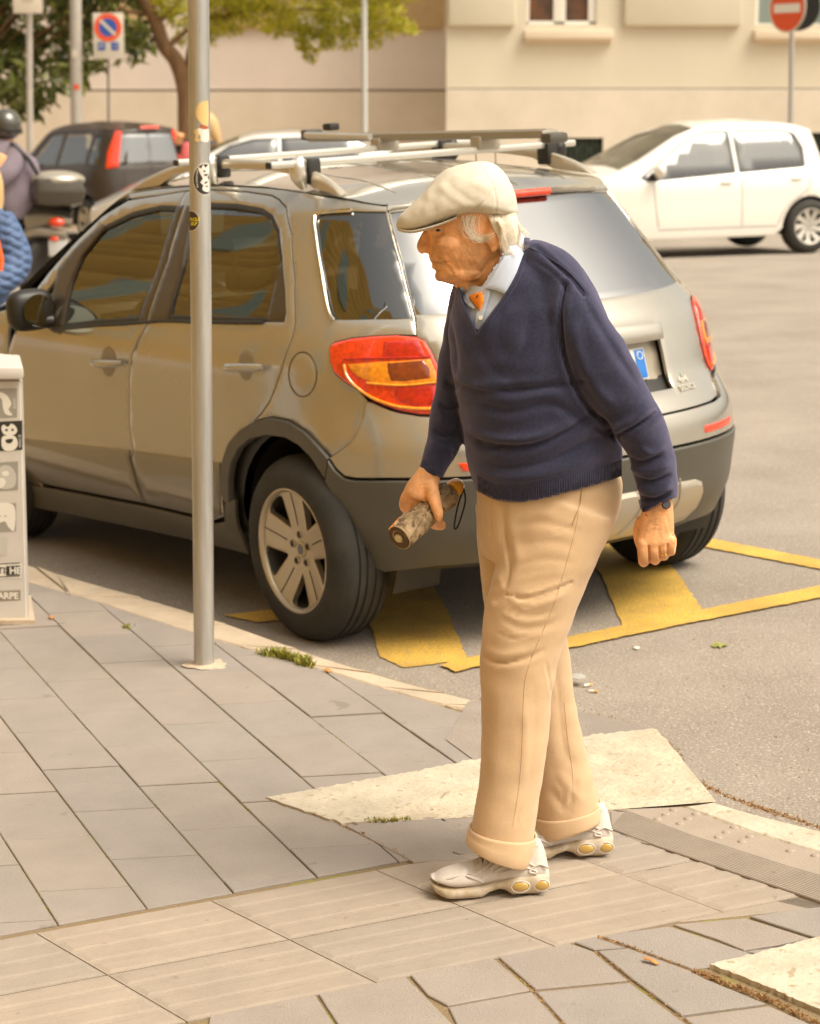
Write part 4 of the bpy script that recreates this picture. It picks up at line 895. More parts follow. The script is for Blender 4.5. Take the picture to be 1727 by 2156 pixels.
for s in (1, -1):
    for xw in (0.0, 2.5):
        V = []; 
        for t in np.linspace(-.35, math.pi + .35, 26):
            for y in (min(.85, float(np.interp(-(xw + .385 * math.cos(t)), -SD.tx, SD.ty)) - .05), .52): V.append(lc(xw + .385 * math.cos(t), s * y, .33 + .385 * math.sin(t)))
        V.append(lc(xw, s * .52, .33)); Fc = [(2 * i, 2 * i + 1, 2 * i + 3, 2 * i + 2) for i in range(25)] + [(2 * i + 1, 52, 2 * i + 3) for i in range(25)]
        mk('wheel_well', V, Fc, m_blk, car)
build_wheel(car, lc(0, .868, .318), CARL, rot=.35); build_wheel(car, lc(0, -.868, .318), -CARL, rot=.1)
build_wheel(car, lc(2.5, .86, .318), CARL, rot=.6); build_wheel(car, lc(2.5, -.86, .318), -CARL)
V, Fc = lathe([(.001, .0), (.030, .0), (.034, .02), (.034, .16), (.028, .16), (.026, .02)], lc(-.50, -.42, .25), CARA, 20); mk('exhaust_pipe', V, Fc, m_hub, car)
# --- roof, windscreen, bonnet
rx = np.array([float(S_.local(*q)[0]) for q in roofe[::-1]]); rz = np.array([q[1] for q in roofe[::-1]])
o_ = np.argsort(rx); rx, rz = rx[o_], rz[o_]
def cant(x):                                             # height of the roof edge along the side
    return np.interp(x, np.concatenate([rx, [1.95, 2.25, 2.5, 3.0, 3.28]]), np.concatenate([rz, [min(rz[-1], 1.24), 1.04, .98, .90, .70]]))
class Roof:
    flip = False
    def __call__(s, u, v):                               # u: 0 rear edge .. 1 nose, v: -1 right .. 1 left
        u = np.asarray(u, float); v = np.asarray(v, float)
        zc0 = topz; t = np.arccos(np.clip(np.abs(v), 0, 1)); 
        xe, ye, _ = S_.local(np.full(1, .38), np.full(1, zc0))
        n = 3.1; yy = np.abs(v); xr = .38 - (.38 - np.interp(zc0, RTt[:, 0], RTt[:, 1])) * np.clip(1 - yy ** n, 0, 1) ** (1 / n)
        x = xr + (3.28 - xr) * u; zc = cant(x); ww = np.interp(zc, WT[:, 0], WT[:, 1]); k = np.clip((x - 2.3) / .95, 0, 1); ww = ww - .25 * k ** 2.2
        y = v * ww; crown = np.interp(x, [-.3, .1, .8, 1.4, 2.0, 2.4, 3.3], [.012, .035, .055, .06, .05, .04, .02]) * (1 - np.abs(v) ** 2.6) * np.clip(u / .10, 0, 1) ** .6
        return S_.world(x, y, zc + crown)
RF = Roof()
def roof_panel(name, u0, u1, mat, v0=-1., v1=1., n=60, m=40, o_=0.0, inv=False):
    uu = np.linspace(u0, u1, n); c_ = np.sin(np.linspace(-1, 1, m) * np.pi / 2) * .5 + np.linspace(-1, 1, m) * .5; vv = v0 + (v1 - v0) * (c_ + 1) / 2
    U, Vv = np.meshgrid(uu, vv, indexing='ij'); p = RF(U.ravel(), Vv.ravel()) + CARN * o_; return mk(name, p, [f[::-1] for f in grid_faces(n, m)], mat, car, sharp=60)
ux = lambda x: (x + .2) / (3.28 + .2)
roof_panel('roof', 0, ux(1.50), m_paint, o_=.002)
roof_panel('windscreen', ux(1.50), ux(2.18), m_glass, -.93, .93, n=20)
roof_panel('windscreen_pillar', ux(1.50), ux(2.18), m_paint, .90, 1.0, m=8, n=20, o_=.003); roof_panel('windscreen_pillar', ux(1.50), ux(2.18), m_paint, -1., -.90, m=8, n=20, o_=.003)
roof_panel('bonnet', ux(2.18), 1., m_paint)
for v_ in (.62, -.62, .2, -.2):
    U = np.linspace(ux(-.05), ux(1.3), 30); MB().tube(RF(U, np.full(30, v_)) + CARN * .001, .004, 6).obj('roof_rib', m_paint, car)
# band under the roof edge over the rear window
uu = np.linspace(hs[0][0], 2 * S_.uc - hs[0][0], 50); k = (uu - S_.uc) / (hs[0][0] - S_.uc); lo_ = zt + .004 + .020 * (1 - k ** 2); V = []
for i in range(50):
    p0, a, v, n = on_surf(uu[i], lo_[i], .004); 
    xl, yl, zl_ = S_.local(uu[i], topz); vv = yl / np.interp(topz, WT[:, 0], WT[:, 1]); p1 = RF(np.array([0.004]), np.array([np.clip(vv, -1, 1)]))[0] + CARN * .004
    pm = p0 * .45 + p1 * .55 + (-CARA * .012 + CARN * .004); V += [p0 + n * -.012, p0, pm, p1]
mk('roof_edge', V, grid_faces(50, 4), m_paint, car, sharp=70)
def edge_pt(px): 
    i = np.argmin([abs(P(V[4 * j + 2])[0] - px) for j in range(50)]); return np.array(V[4 * i + 2])
b = MB(); q = np.array([edge_pt(x) for x in (1075, 1100, 1128, 1155)]) - CARA * .006 + CARN * -.002
b.tube(catmull(q, 12), .014, 10).obj('brake_light', m_lr, car)
# fender ahead of the door (left of the frame) and nose
ff = [(q[0] + .006, q[1]) for q in fdBot[:6]] ; front_arch = [(2.5 + .40 * math.cos(t), .33 + .40 * math.sin(t)) for t in np.linspace(math.pi, 0, 16)]
fen = [(2.18, 1.03)] + ff + [(2.08, .28)] + front_arch + [(3.2, .30), (3.28, .50), (3.26, .70), (3.0, .90), (2.6, .965)]
both('front_wing', fen, m_paint, grid=.05)
b = MB(); V = []; 
for z in (.25, .45, .6, .72): V += [lc(3.26 + .14 * math.cos(y * 1.2), y * .6 / .6, z) for y in np.linspace(-.64, .64, 14)]
mk('front_bumper', V, grid_faces(4, 14), m_clad, car)
for s in (1, -1):
    V, Fc = lathe([(.10, 0), (.08, .03), (.001, .04)], lc(3.18, s * .52, .72), CARA, 20); mk('headlight', V, Fc, m_chrome, car)
# door mirror
def mirror(sx):
    mc = None
mwp = W(70, 652, 0); 
um = T_([(110, 676)])[0]; pm, a, v, n = on_surf(um[0], um[1], .0)
ax = [CARA, CARL, CARN]; cm = pm + CARL * .115 + CARA * .03 + CARN * .02
q = P(cm); 
d = D(68, 653); t = ((cm - O) @ FW) / (d @ FW); cm = O + d * t
bm = bmesh.new(); bmesh.ops.create_icosphere(bm, subdivisions=4, radius=1.0); V = []
for v_ in bm.verts:
    x, y, z = v_.co; s_ = lambda t, e: math.copysign(abs(t) ** e, t); V.append(cm + CARA * (s_(x, .8) * .055 + .02) + CARL * s_(y, .62) * .098 + CARN * s_(z, .62) * .084)
mir_ = mk('door_mirror', V, [tuple(v_.index for v_ in f.verts) for f in bm.faces], m_blk, car); ORG[mir_] = np.array(CARC); bm.free()
q = catmull([(math.cos(t) * .074, math.sin(t) * .066) for t in np.linspace(0, 2 * np.pi, 8, endpoint=False)], 30, closed=True)
e = []; aa = -CARA * .97 + CARL * -.22; aa /= np.linalg.norm(aa); el = np.cross(CARN, aa); el /= np.linalg.norm(el)
V = [cm + aa * .041 + el * s_(x, 1.) + CARN * y for x, y in [(a_ * 1.0, b_) for a_, b_ in q]]
go = mk('mirror_glass', V, [tuple(range(30))], M('mirror_silver', (.55, .55, .42), .03, metal=1.0), mir_, smooth=False)
if (go.data.polygons[0].normal @ Vector(aa)) < 0: go.data.flip_normals()
MB().tube([pm, pm + (cm - pm) * .5 - CARN * .02, cm - CARN * .03], .028, 10).obj('mirror_arm', m_blk, mir_)
mm_ = lambda p_: CARC + CARA * ((p_ - CARC) @ CARA) - CARL * ((p_ - CARC) @ CARL) + CARN * ((p_ - CARC) @ CARN)
MB().box(mm_(cm), (.11, .19, .15), ax, bev=.03).obj('door_mirror', m_blk, car)
# interior
m_seat = M('seat_cloth', (.045, .040, .036), .9); m_int = M('interior_plastic', (.03, .027, .024), .7); m_sb = M('belt', (.05, .05, .05), .8)
for s in (.38, -.38):
    b = MB(); b.box(lc(1.35, s, .52), (.50, .50, .16), ax, bev=.06); t_ = rad(-14); A2 = CARA * math.cos(t_) + CARN * math.sin(t_) * -1; N2 = np.cross(A2, CARL)
    b.box(lc(1.02, s, .82), (.14, .48, .58), [A2, CARL, N2], bev=.06); b.obj('front_seat', m_seat, car)
    b = MB(); b.box(lc(.93, s, 1.20), (.09, .26, .17), [A2, CARL, N2], bev=.04); b.obj('headrest', m_seat, car)
    b = MB(); b.box(lc(.06, s * .95, 1.14), (.09, .24, .14), [A2, CARL, N2], bev=.04); b.obj('headrest', m_seat, car)
b = MB(); b.box(lc(.45, 0, .50), (.48, 1.25, .16), ax, bev=.06); b.box(lc(.14, 0, .80), (.14, 1.25, .52), [A2, CARL, N2], bev=.06); b.obj('rear_seat', m_seat, car)
b = MB(); b.box(lc(1.98, 0, .80), (.42, 1.40, .26), ax, bev=.09); b.box(lc(1.90, .36, .95), (.20, .36, .08), ax, bev=.03); b.obj('dashboard', m_int, car)
sw = lc(1.66, .36, .90); swn = -CARA * .9 + CARN * .42; swn /= np.linalg.norm(swn); e_1 = CARL; e_2 = np.cross(swn, e_1)
V, Fc = lathe([(.185 + .014 * math.cos(t), .014 * math.sin(t)) for t in np.linspace(0, 2 * np.pi, 9)], sw, swn, 40); mk('steering_wheel', V, Fc, m_int, car)
b = MB(); b.tube([sw - e_1 * .18, sw + e_1 * .18], .02, 6); b.tube([sw, sw - e_2 * .18], .02, 6); b.tube([sw, sw - swn * .25], .03, 8); b.obj('steering_spokes', m_int, car)
b = MB(); b.box(lc(2.0, -.1, 1.005), (.20, .30, .006), ax); b.obj('paper_on_dashboard', M('paper', (.78, .78, .74), .7), car, smooth=False)
roof_panel('headliner', .03, ux(1.48), M('headliner_beige', (.30, .27, .22), .9), -.95, .95, o_=-.03, n=20, m=14)
b = MB(); b.box(lc(1.62, 0, 1.36), (.03, .22, .06), ax, bev=.01); b.obj('interior_mirror', m_int, car)
# --- roof rails
def rail(sg):
    pr = [(268, 412), (291, 391), (333, 370), (364, 360), (452, 352), (560, 353), (629, 359), (676, 366), (715, 381), (745, 405)]
    base = [S_.uz(x, y) for x, y in [(268, 410), (745, 415)]]
    x0_ = float(S_.local(*base[0])[0]) + .02; x1_ = float(S_.local(*base[1])[0]) + .03; n = 40; V = []; xs = np.linspace(x1_, x0_, n)
    for i, x in enumerate(xs):
        zc = float(cant(x)); ww = np.interp(zc, WT[:, 0], WT[:, 1]) - .045; k = i / (n - 1); hgt = .078 * (1 - (abs(2 * k - 1)) ** 3.2) ** .75 + .003
        leg = max(0, abs(2 * k - 1) - .60) / .40; bot = hgt - .034 - .05 * leg ** .8; bot = max(bot, 0.0) if leg > 0.02 else hgt - .034
        for (dy, dz) in ((.016, bot), (.019, (bot + hgt) / 2), (.013, hgt - .004), (0, hgt), (-.013, hgt - .004), (-.017, (bot + hgt) / 2), (-.014, bot)): V.append(lc(x, sg * (ww + dy), zc + .012 + dz))
    Fc = [(i * 7 + j, i * 7 + (j + 1) % 7, (i + 1) * 7 + (j + 1) % 7, (i + 1) * 7 + j) for i in range(n - 1) for j in range(7)]
    return mk('roof_rail', V, Fc, m_clad2 if False else M('rail_silver', (.58, .52, .42), .33, metal=.55), car, sharp=60)
rail(1); rail(-1)
# --- load bars with clamps (a rack of its own on the rails) and the bicycle carrier
rk = thing('roof_rack', tuple(lc(.7, 0, 1.6)), 'two aluminium load bars clamped across the roof rails of the grey car', 'roof rack')
m_alu = M('aluminium', (.72, .69, .62), .30, metal=.75)
def on_x(x, y, z): return lc(x, y, z)
def bar_at(pl, pr_, name):
    # left end seen at pixel pl: on plane y=.72
    def hit(px, py, y):
        d = D(px, py); t = (CARL @ (CARC - O) + y) / (CARL @ d); p_ = O + d * t; return (p_ - CARC) @ CARA, (p_ - CARC) @ CARN
    x, z = hit(*pl, .70); b = MB()
    b.box(lc(x, 0.02, z), (.036, 1.36, .026), ax, bev=.008); b.obj(name, m_alu, rk)
    b = MB(); b.box(lc(x, .702, z), (.032, .006, .022), ax, bev=.004); b.obj('end_cap', m_blk, rk)
    for s in (1, -1):
        yy = s * (np.interp(float(cant(x)), WT[:, 0], WT[:, 1]) - .045); zc = float(cant(x))
        V = []; prof = [(-.02, .045, .012), (.0, .052, .026), (.022, .045, .030), (.05, .030, .034), (.080, .020, .030)]
        pts = [lc(x, yy + s * .035, z + .016), lc(x, yy + s * .050, z - .010), lc(x, yy + s * .048, z - .045), lc(x, yy + s * .030, z - .085)]
        c_ = catmull(pts, 16); b = MB(); b.tube(c_, np.interp(np.linspace(0, 1, 16), [0, .3, .7, 1], [.020, .032, .030, .014]), 14); b.obj('clamp', m_alu if s > 0 else m_blk, rk)
        b = MB(); b.box(lc(x, yy, (z + zc) / 2 + .02), (.07, .05, z - zc - .01), ax, bev=.01); b.obj('clamp_foot', m_blk, rk)
    return x, z
xf_, zf_ = bar_at((371, 343), None, 'load_bar'); xr_, zr_ = bar_at((566, 349), None, 'load_bar')
bc_ = thing('bicycle_carrier', tuple(lc(.6, -.35, zr_ + .05)), 'grey aluminium bicycle carrier rail lying on the load bars of the car roof', 'carrier')
def hitz(px, py, z):
    d = D(px, py); t = (CARN @ (CARC - O) + z) / (CARN @ d); return O + d * t
yc = -.24
def hity(px, py, y):
    d = D(px, py); t = (CARL @ (CARC - O) + y) / (CARL @ d); p_ = O + d * t; return (p_ - CARC) @ CARA, (p_ - CARC) @ CARN
xa, za = hity(662, 283, yc); xb, zb_ = hity(1160, 290, yc); zt_ = zr_ + .045
b = MB(); b.box(lc((xa + xb) / 2, yc, (za + zb_) / 2), (xa - xb, .075, .030), ax, bev=.010); b.obj('channel', M('channel_grey', (.36, .33, .27), .4, metal=.5), bc_)
b = MB(); b.box(lc((xa + xb) / 2, yc, (za + zb_) / 2 + .012), (xa - xb - .02, .03, .012), ax); b.obj('channel_groove', m_clad2, bc_, smooth=False)
b = MB(); b.box(lc(xa + .02, yc, za), (.05, .085, .045), ax, bev=.012); b.obj('end_cap', m_clad, bc_)
b = MB(); b.box(lc(xb - .02, yc, zb_), (.06, .085, .038), ax, bev=.014); b.obj('end_cap', m_clad, bc_)
b = MB(); b.tube([lc(xa - .03, yc + .06, za), lc(xa - .5, yc + .06, za - .012)], .013, 10); b.obj('holding_arm', m_alu, bc_)
for x in (xf_, xr_):
    b = MB(); b.box(lc(x, yc, zt_ - .02), (.06, .10, .05), ax, bev=.01); b.obj('bracket', m_clad2, bc_)
    for dy in (-.045, .045):
        b = MB(); b.tube([lc(x, yc + dy, zt_), lc(x, yc + dy, zr_ - .09)], .004, 6); b.obj('bolt', m_chrome, bc_)
b = MB(); b.box(lc(xa - .16, yc + .02, za + .03), (.06, .05, .03), ax, bev=.01); b.obj('strap_buckle', m_blk, bc_)
# ================================================================== THE WALKING MAN
from mathutils.bvhtree import BVHTree
YM = 4.62
def Q(px, py, dy=0.0): return W(px, py, YM + dy)
def px_m(p): return F / ((np.asarray(p) - O) @ FW)
def limb(path, n=24, m=28, e=2.3, cap=True, Ybase=None, sq=None):
    """closed loft: path rows are (px, py, dy, half width in px, half depth in m)"""
    yb = YM if Ybase is None else Ybase
    c = catmull(path, n); pts = np.array([W(a[0], a[1], yb + a[2]) for a in c]); s = px_m(pts[n // 2]); rw = np.maximum(c[:, 3] / s, .001); rd = np.maximum(c[:, 4], .001)
    T = np.gradient(pts, axis=0); T /= np.linalg.norm(T, axis=1)[:, None]; Wv = np.cross(T, [0, 1., 0]); Wv /= np.linalg.norm(Wv, axis=1)[:, None]; Dv = np.cross(Wv, T)
    a = np.linspace(0, 2 * np.pi, m, endpoint=False); ca = np.sign(np.cos(a)) * np.abs(np.cos(a)) ** (2 / e); sa = np.sign(np.sin(a)) * np.abs(np.sin(a)) ** (2 / e)
    V = (pts[:, None] + ca[None, :, None] * rw[:, None, None] * Wv[:, None] + sa[None, :, None] * rd[:, None, None] * Dv[:, None]).reshape(-1, 3)
    Fc = grid_faces(n, m, True)
    if cap:
        V = np.vstack([V, pts[0], pts[-1]]); k = n * m
        Fc += [(k, (j + 1) % m, j) for j in range(m)] + [(k + 1, (n - 1) * m + j, (n - 1) * m + (j + 1) % m) for j in range(m)]
    return V.tolist(), Fc
def ball(c, r, n=16, ax=None):
    ax = np.eye(3) if ax is None else np.array(ax, float); r = np.array([r] * 3 if np.isscalar(r) else r, float); V = []; m = n
    for i in range(1, n):
        t = math.pi * i / n
        for j in range(m): a = 2 * math.pi * j / m; V.append(np.array(c) + ax[0] * r[0] * math.sin(t) * math.cos(a) + ax[1] * r[1] * math.sin(t) * math.sin(a) + ax[2] * r[2] * math.cos(t))
    Fc = grid_faces(n - 1, m, True); k = len(V); V += [np.array(c) + ax[2] * r[2], np.array(c) - ax[2] * r[2]]
    Fc += [(k, (j + 1) % m, j) for j in range(m)] + [(k + 1, (n - 2) * m + j, (n - 2) * m + (j + 1) % m) for j in range(m)]
    return V, Fc
def fuse(mb, voxel, smooth=6, fac=.5):
    """join overlapping closed shapes into one continuous skin; returns vertices and faces"""
    me = bpy.data.meshes.new('t'); me.from_pydata(mb.v, [], mb.f)
    bm = bmesh.new(); bm.from_mesh(me); 
    bmesh.ops.recalc_face_normals(bm, faces=bm.faces); bm.to_mesh(me); bm.free()
    o = bpy.data.objects.new('t', me); COL.objects.link(o)
    r = o.modifiers.new('r', 'REMESH'); r.mode = 'VOXEL'; r.voxel_size = voxel
    if smooth: k = o.modifiers.new('s', 'SMOOTH'); k.factor = fac; k.iterations = smooth
    dg = bpy.context.evaluated_depsgraph_get(); m2 = bpy.data.meshes.new_from_object(o.evaluated_get(dg)); n = len(m2.vertices)
    V = np.empty(n * 3); m2.vertices.foreach_get('co', V); V = V.reshape(-1, 3); Fc = [tuple(p.vertices) for p in m2.polygons]
    bpy.data.objects.remove(o); bpy.data.meshes.remove(me); bpy.data.meshes.remove(m2); return V, Fc
def vnorm(V, Fc):
    q = np.array([f if len(f) == 4 else (*f, f[-1]) for f in Fc]); n = np.cross(V[q[:, 2]] - V[q[:, 0]], V[q[:, 3]] - V[q[:, 1]]) if True else None
    t = np.array([len(f) == 3 for f in Fc])
    if t.any(): n[t] = np.cross(V[q[t, 1]] - V[q[t, 0]], V[q[t, 2]] - V[q[t, 0]])
    N = np.zeros_like(V)
    for k in range(4): np.add.at(N, q[:, k], n)
    return N / (np.linalg.norm(N, axis=1)[:, None] + 1e-12)
def seg_dist(p, poly):
    """distance to a polyline and position (0..1) along it"""
    best = np.full(len(p), 1e9); pos = np.zeros(len(p)); L = np.concatenate([[0], np.cumsum(np.linalg.norm(np.diff(poly, axis=0), axis=1))]); L /= L[-1]
    for i in range(len(poly) - 1):
        a, b = poly[i], poly[i + 1]; d = b - a; t = np.clip(((p - a) @ d) / (d @ d + 1e-9), 0, 1); r = np.linalg.norm(p - a - t[:, None] * d, axis=1); k = r < best
        best[k] = r[k]; pos[k] = (L[i] + t * (L[i + 1] - L[i]))[k]
    return best, pos
def sculpt(V, Fc, strokes, face=None):
    """strokes: (points px, width px, height mm); >0 pushes out, <0 cuts in; works on the side towards the camera"""
    V = V.copy(); pp = PA(V); N = vnorm(V, Fc); view = O - V; view /= np.linalg.norm(view, axis=1)[:, None]; fc = np.clip((N * view).sum(1) * 3, 0, 1); cnt = 0
    for st in strokes:
        pts, w_, h = st[0], st[1], st[2]
        pl = catmull(pts, max(6, len(pts) * 5)) if len(pts) > 1 else np.array([pts[0], (pts[0][0] + .1, pts[0][1])], float)
        mg = w_ * 4; k = (pp[:, 0] > pl[:, 0].min() - mg) & (pp[:, 0] < pl[:, 0].max() + mg) & (pp[:, 1] > pl[:, 1].min() - mg) & (pp[:, 1] < pl[:, 1].max() + mg) & (fc > 0)
        if not k.any(): continue
        d, t = seg_dist(pp[k], pl); tp_ = np.clip(np.minimum(t, 1 - t) * 5, 0, 1) ** .7 if (len(pts) > 1 and not (len(st) > 3 and st[3])) else 1
        prof = np.exp(-(d / w_) ** 2)
        if h < 0: prof = .5 * prof + .6 * np.exp(-(d / (w_ * .55))) - .3 * np.exp(-((d - 2.0 * w_) / w_) ** 2)
        V[k] += N[k] * (prof * tp_ * fc[k] * h / 1000)[:, None]; cnt += 1
    return V
def fold_noise(V, Fc, amp, scale, seed=0, stretch=(1, 1, 1)):
    from mathutils import noise
    N = vnorm(V, Fc); s = np.array(stretch); h = np.array([noise.noise(Vector((v * s * scale + seed).tolist())) for v in V]); return V + N * (h * amp)[:, None]
def bvh_of(V, Fc): return BVHTree.FromPolygons([Vector(v) for v in V], Fc)
def cast(bv, px, py, default=None):
    d = D(px, py); d = d / np.linalg.norm(d); h = bv.ray_cast(Vector(O), Vector(d), 30)
    return (np.array(h[0]), np.array(h[1])) if h[0] is not None else (default, None)
def drape(name, outline, bv, mat, parent, off=.003, thick=.003, grid=4.0, bulge=0.0, smooth_n=0, Ydef=None):
    """cloth piece laid on what lies behind its outline"""
    q = densify(clean(np.array(outline, float), .4), grid); u0, v0 = q.min(0); u1, v1 = q.max(0)
    gp = np.array([(a, b) for a in np.arange(u0 + grid / 2, u1, grid) for b in np.arange(v0 + grid / 2, v1, grid)]).reshape(-1, 2)
    if len(gp): gp = gp[inpoly(gp, offs(q, grid * .4))]
    pts = q.tolist() + gp.tolist(); n = len(q); r = delaunay_2d_cdt([Vector(p) for p in pts], [(i, (i + 1) % n) for i in range(n)], [], 1, 1e-4)
    ov = np.array([tuple(p) for p in r[0]]); V = []; dmin = []
    for p in ov:
        h, _ = cast(bv, *p); V.append(h if h is not None else np.full(3, np.nan))
    V = np.array(V); bad = np.isnan(V[:, 0])
    if bad.all(): return None
    Yd = np.nanmedian(V[:, 1]) if Ydef is None else Ydef
    for i in np.where(bad)[0]:
        k = np.argmin(np.where(bad, 1e9, np.hypot(*(ov - ov[i]).T))); V[i] = W(ov[i][0], ov[i][1], V[k][1])
    if smooth_n:
        nb = [[] for _ in V]
        for f in r[2]:
            for a, b in zip(f, f[1:] + f[:1]): nb[a].append(b); nb[b].append(a)
        Yv = V[:, 1].copy()
        for _ in range(smooth_n): Yv = np.array([.5 * Yv[i] + .5 * np.mean(Yv[nb[i]]) if nb[i] else Yv[i] for i in range(len(V))])
        V = np.array([W(*ov[i], Yv[i]) for i in range(len(V))])
    view = O - V; view /= np.linalg.norm(view, axis=1)[:, None]
    db, _ = seg_dist(ov, np.vstack([q, q[:1]])); o_ = off + bulge * np.clip(db / (3 * grid), 0, 1) ** .6
    T = V + view * o_[:, None]; B = V + view * (off - thick); Fs = [tuple(f) for f in r[2]]
    f = Fs[0]; 
    if np.cross(T[f[1]] - T[f[0]], T[f[2]] - T[f[0]]) @ view[f[0]] < 0: Fs = [t[::-1] for t in Fs]
    cnt = set()
    for t in Fs:
        for a, b in zip(t, t[1:] + t[:1]): cnt.add((a, b))
    k = len(T); side = [(b, a, a + k, b + k) for a, b in cnt if (b, a) not in cnt]
    return mk(name, np.vstack([T, B]), Fs + side, mat, parent, sharp=50)

# ---- materials
m_skin = M('weathered_skin', (.78, .40, .185), .55, var=.22, vs_=28, bump=.0012, bs=130, sss=.15, speck=(48, .70, (.50, .155, .07)), spec=.35)
def knit(name, col, col2):
    m = M(name, col, .95, col2=col2, vs_=160, var=.18, sheen=.6, spec=.2); t = m.node_tree; b = t.nodes['Principled BSDF']
    b.inputs['Sheen Tint'].default_value = (.55, .50, .75, 1); b.inputs['Sheen Roughness'].default_value = .5
    tc = t.nodes.new('ShaderNodeTexCoord'); wv = t.nodes.new('ShaderNodeTexWave'); wv.inputs['Scale'].default_value = 260; wv.inputs['Distortion'].default_value = 2.0; wv.wave_type = 'BANDS'; wv.bands_direction = 'X'
    ns = t.nodes.new('ShaderNodeTexNoise'); ns.inputs['Scale'].default_value = 420; ad = t.nodes.new('ShaderNodeMath'); ad.operation = 'ADD'
    t.links.new(tc.outputs['Object'], wv.inputs[0]); t.links.new(tc.outputs['Object'], ns.inputs['Vector']); t.links.new(wv.outputs[1], ad.inputs[0]); t.links.new(ns.outputs[0], ad.inputs[1])
    bp = t.nodes.new('ShaderNodeBump'); bp.inputs['Distance'].default_value = .0004; t.links.new(ad.outputs[0], bp.inputs['Height']); t.links.new(bp.outputs[0], b.inputs['Normal']); return m
m_knit = knit('navy_knit', (.026, .030, .060), (.036, .039, .074))
m_rib = knit('navy_rib', (.024, .027, .054), (.032, .035, .066))
m_tr = M('beige_trouser_cloth', (.60, .415, .245), .85, var=.07, vs_=10, bump=.0005, bs=260, sheen=.15)
m_shirt = M('pale_blue_shirt', (.48, .54, .66), .85, var=.04, bump=.0003, bs=500)
m_cap = M('cream_cap_linen', (.62, .57, .47), .9, var=.05, vs_=22, bump=.0006, bs=420)
m_hair = M('white_hair', (.92, .84, .70), .5, spec=.4)
m_scarf = M('orange_kerchief', (.82, .24, .015), .8, speck=(62, .66, (.16, .03, .02)))
m_shoe = M('white_trainer_leather', (.56, .50, .45), .6, var=.10, vs_=16, col2=(.66, .60, .54), bump=.0004, bs=300)
m_sole = M('yellowed_sole', (.50, .38, .22), .6, var=.25, vs_=18, col2=(.62, .54, .44), bump=.0008, bs=90)
m_stitch = M('shoe_stitch_dark', (.36, .29, .23), .8)  # darker stitching just below the moulded ribs
m_amber = M('amber_window', (.50, .32, .08), .15, coat=1.0)
m_mesh = M('shoe_mesh', (.45, .41, .38), .8, speck=(150, .5, (.2, .18, .16)))

man = thing('person', tuple(G(1080, 1860)), 'stooped elderly man in cream flat cap, navy jumper and beige trousers walking left', 'person')
# ---- the body: one continuous skin (head, neck, trunk, arms, hands, legs)
B = MB()
# head: stacked slices
HS = [(372, 985, 1050, .025), (380, 955, 1068, .046), (398, 932, 1082, .063), (420, 921, 1088, .072), (445, 912, 1089, .076), (470, 905, 1088, .077), (487, 899, 1085, .075), (500, 903, 1082, .073), (515, 904, 1078, .071), (530, 904, 1072, .069), (541, 903, 1066, .066), (549, 908, 1062, .063), (556, 913, 1058, .060), (566, 918, 1052, .057), (577, 917, 1045, .052), (587, 922, 1036, .045), (595, 936, 1022, .036), (602, 962, 1006, .018)]
hs_ = catmull(HS, 60); V = []; m = 48
for (y, xf, xb, w_) in hs_:
    xc = xf + (xb - xf) * .56
    for j in range(m):
        a = 2 * math.pi * j / m; ca, sa = math.cos(a), math.sin(a); r = (xb - xc) if ca > 0 else (xc - xf); ex = 2.0 if ca > 0 else 2.15
        V.append(W(xc + r * math.copysign(abs(ca) ** (2 / ex), ca), y, YM + w_ * math.copysign(abs(sa) ** (2 / 2.15), sa)))
n_ = len(hs_); V += [np.mean(V[:m], 0), np.mean(V[-m:], 0)]; k = n_ * m
B.add(V, grid_faces(n_, m, True) + [(k, (j + 1) % m, j) for j in range(m)] + [(k + 1, (n_ - 1) * m + j, (n_ - 1) * m + (j + 1) % m) for j in range(m)])
# nose, brow, cheek, lips, chin
B.add(*limb([(901, 484, 0, 6, .006), (897, 494, 0, 9, .008), (893, 506, 0, 11, .010), (889, 517, 0, 11.5, .012), (888, 524, 0, 9, .012), (894, 531, 0, 6, .008)], 16, 20))
for s in (-1, 1):
    B.add(*ball(Q(899, 525, s * .011), (.011, .008, .009)))
    B.add(*ball(Q(911, 481, s * .028), (.016, .026, .0075)))
    B.add(*ball(Q(948, 512, s * .052), (.032, .020, .020)))
    B.add(*ball(Q(985, 575, s * .040), (.040, .018, .018)))
B.add(*ball(Q(913, 547, 0), (.008, .024, .0065))); B.add(*ball(Q(917, 561, 0), (.0085, .021, .0065))); B.add(*ball(Q(930, 581, 0), (.0150, .020, .013)))
# neck and ears
B.add(*limb([(1012, 500, 0, 50, .05), (1030, 550, 0, 50, .052), (1048, 595, .0, 52, .056), (1066, 645, .0, 56, .06), (1082, 690, .0, 60, .07)], 20, 28))
B.add(*limb([(975, 585, -.01, 26, .030), (1000, 606, -.005, 26, .034), (1022, 640, 0, 26, .04)], 10, 18))
for s in (-1, 1):
    B.add(*ball(Q(1043, 497, s * .074), (.020, .010, .030)))
    pts = [Q(x, y, s * (.083 + d_)) for x, y, d_ in [(1030, 490, -.006), (1034, 472, 0), (1046, 465, .004), (1057, 472, .006), (1059, 490, .005), (1053, 508, .002), (1044, 521, -.002), (1036, 529, -.006)]]
    B.tube(catmull(pts, 24), np.interp(np.linspace(0, 1, 24), [0, .3, .8, 1], [.003, .0048, .0045, .006]), 10)
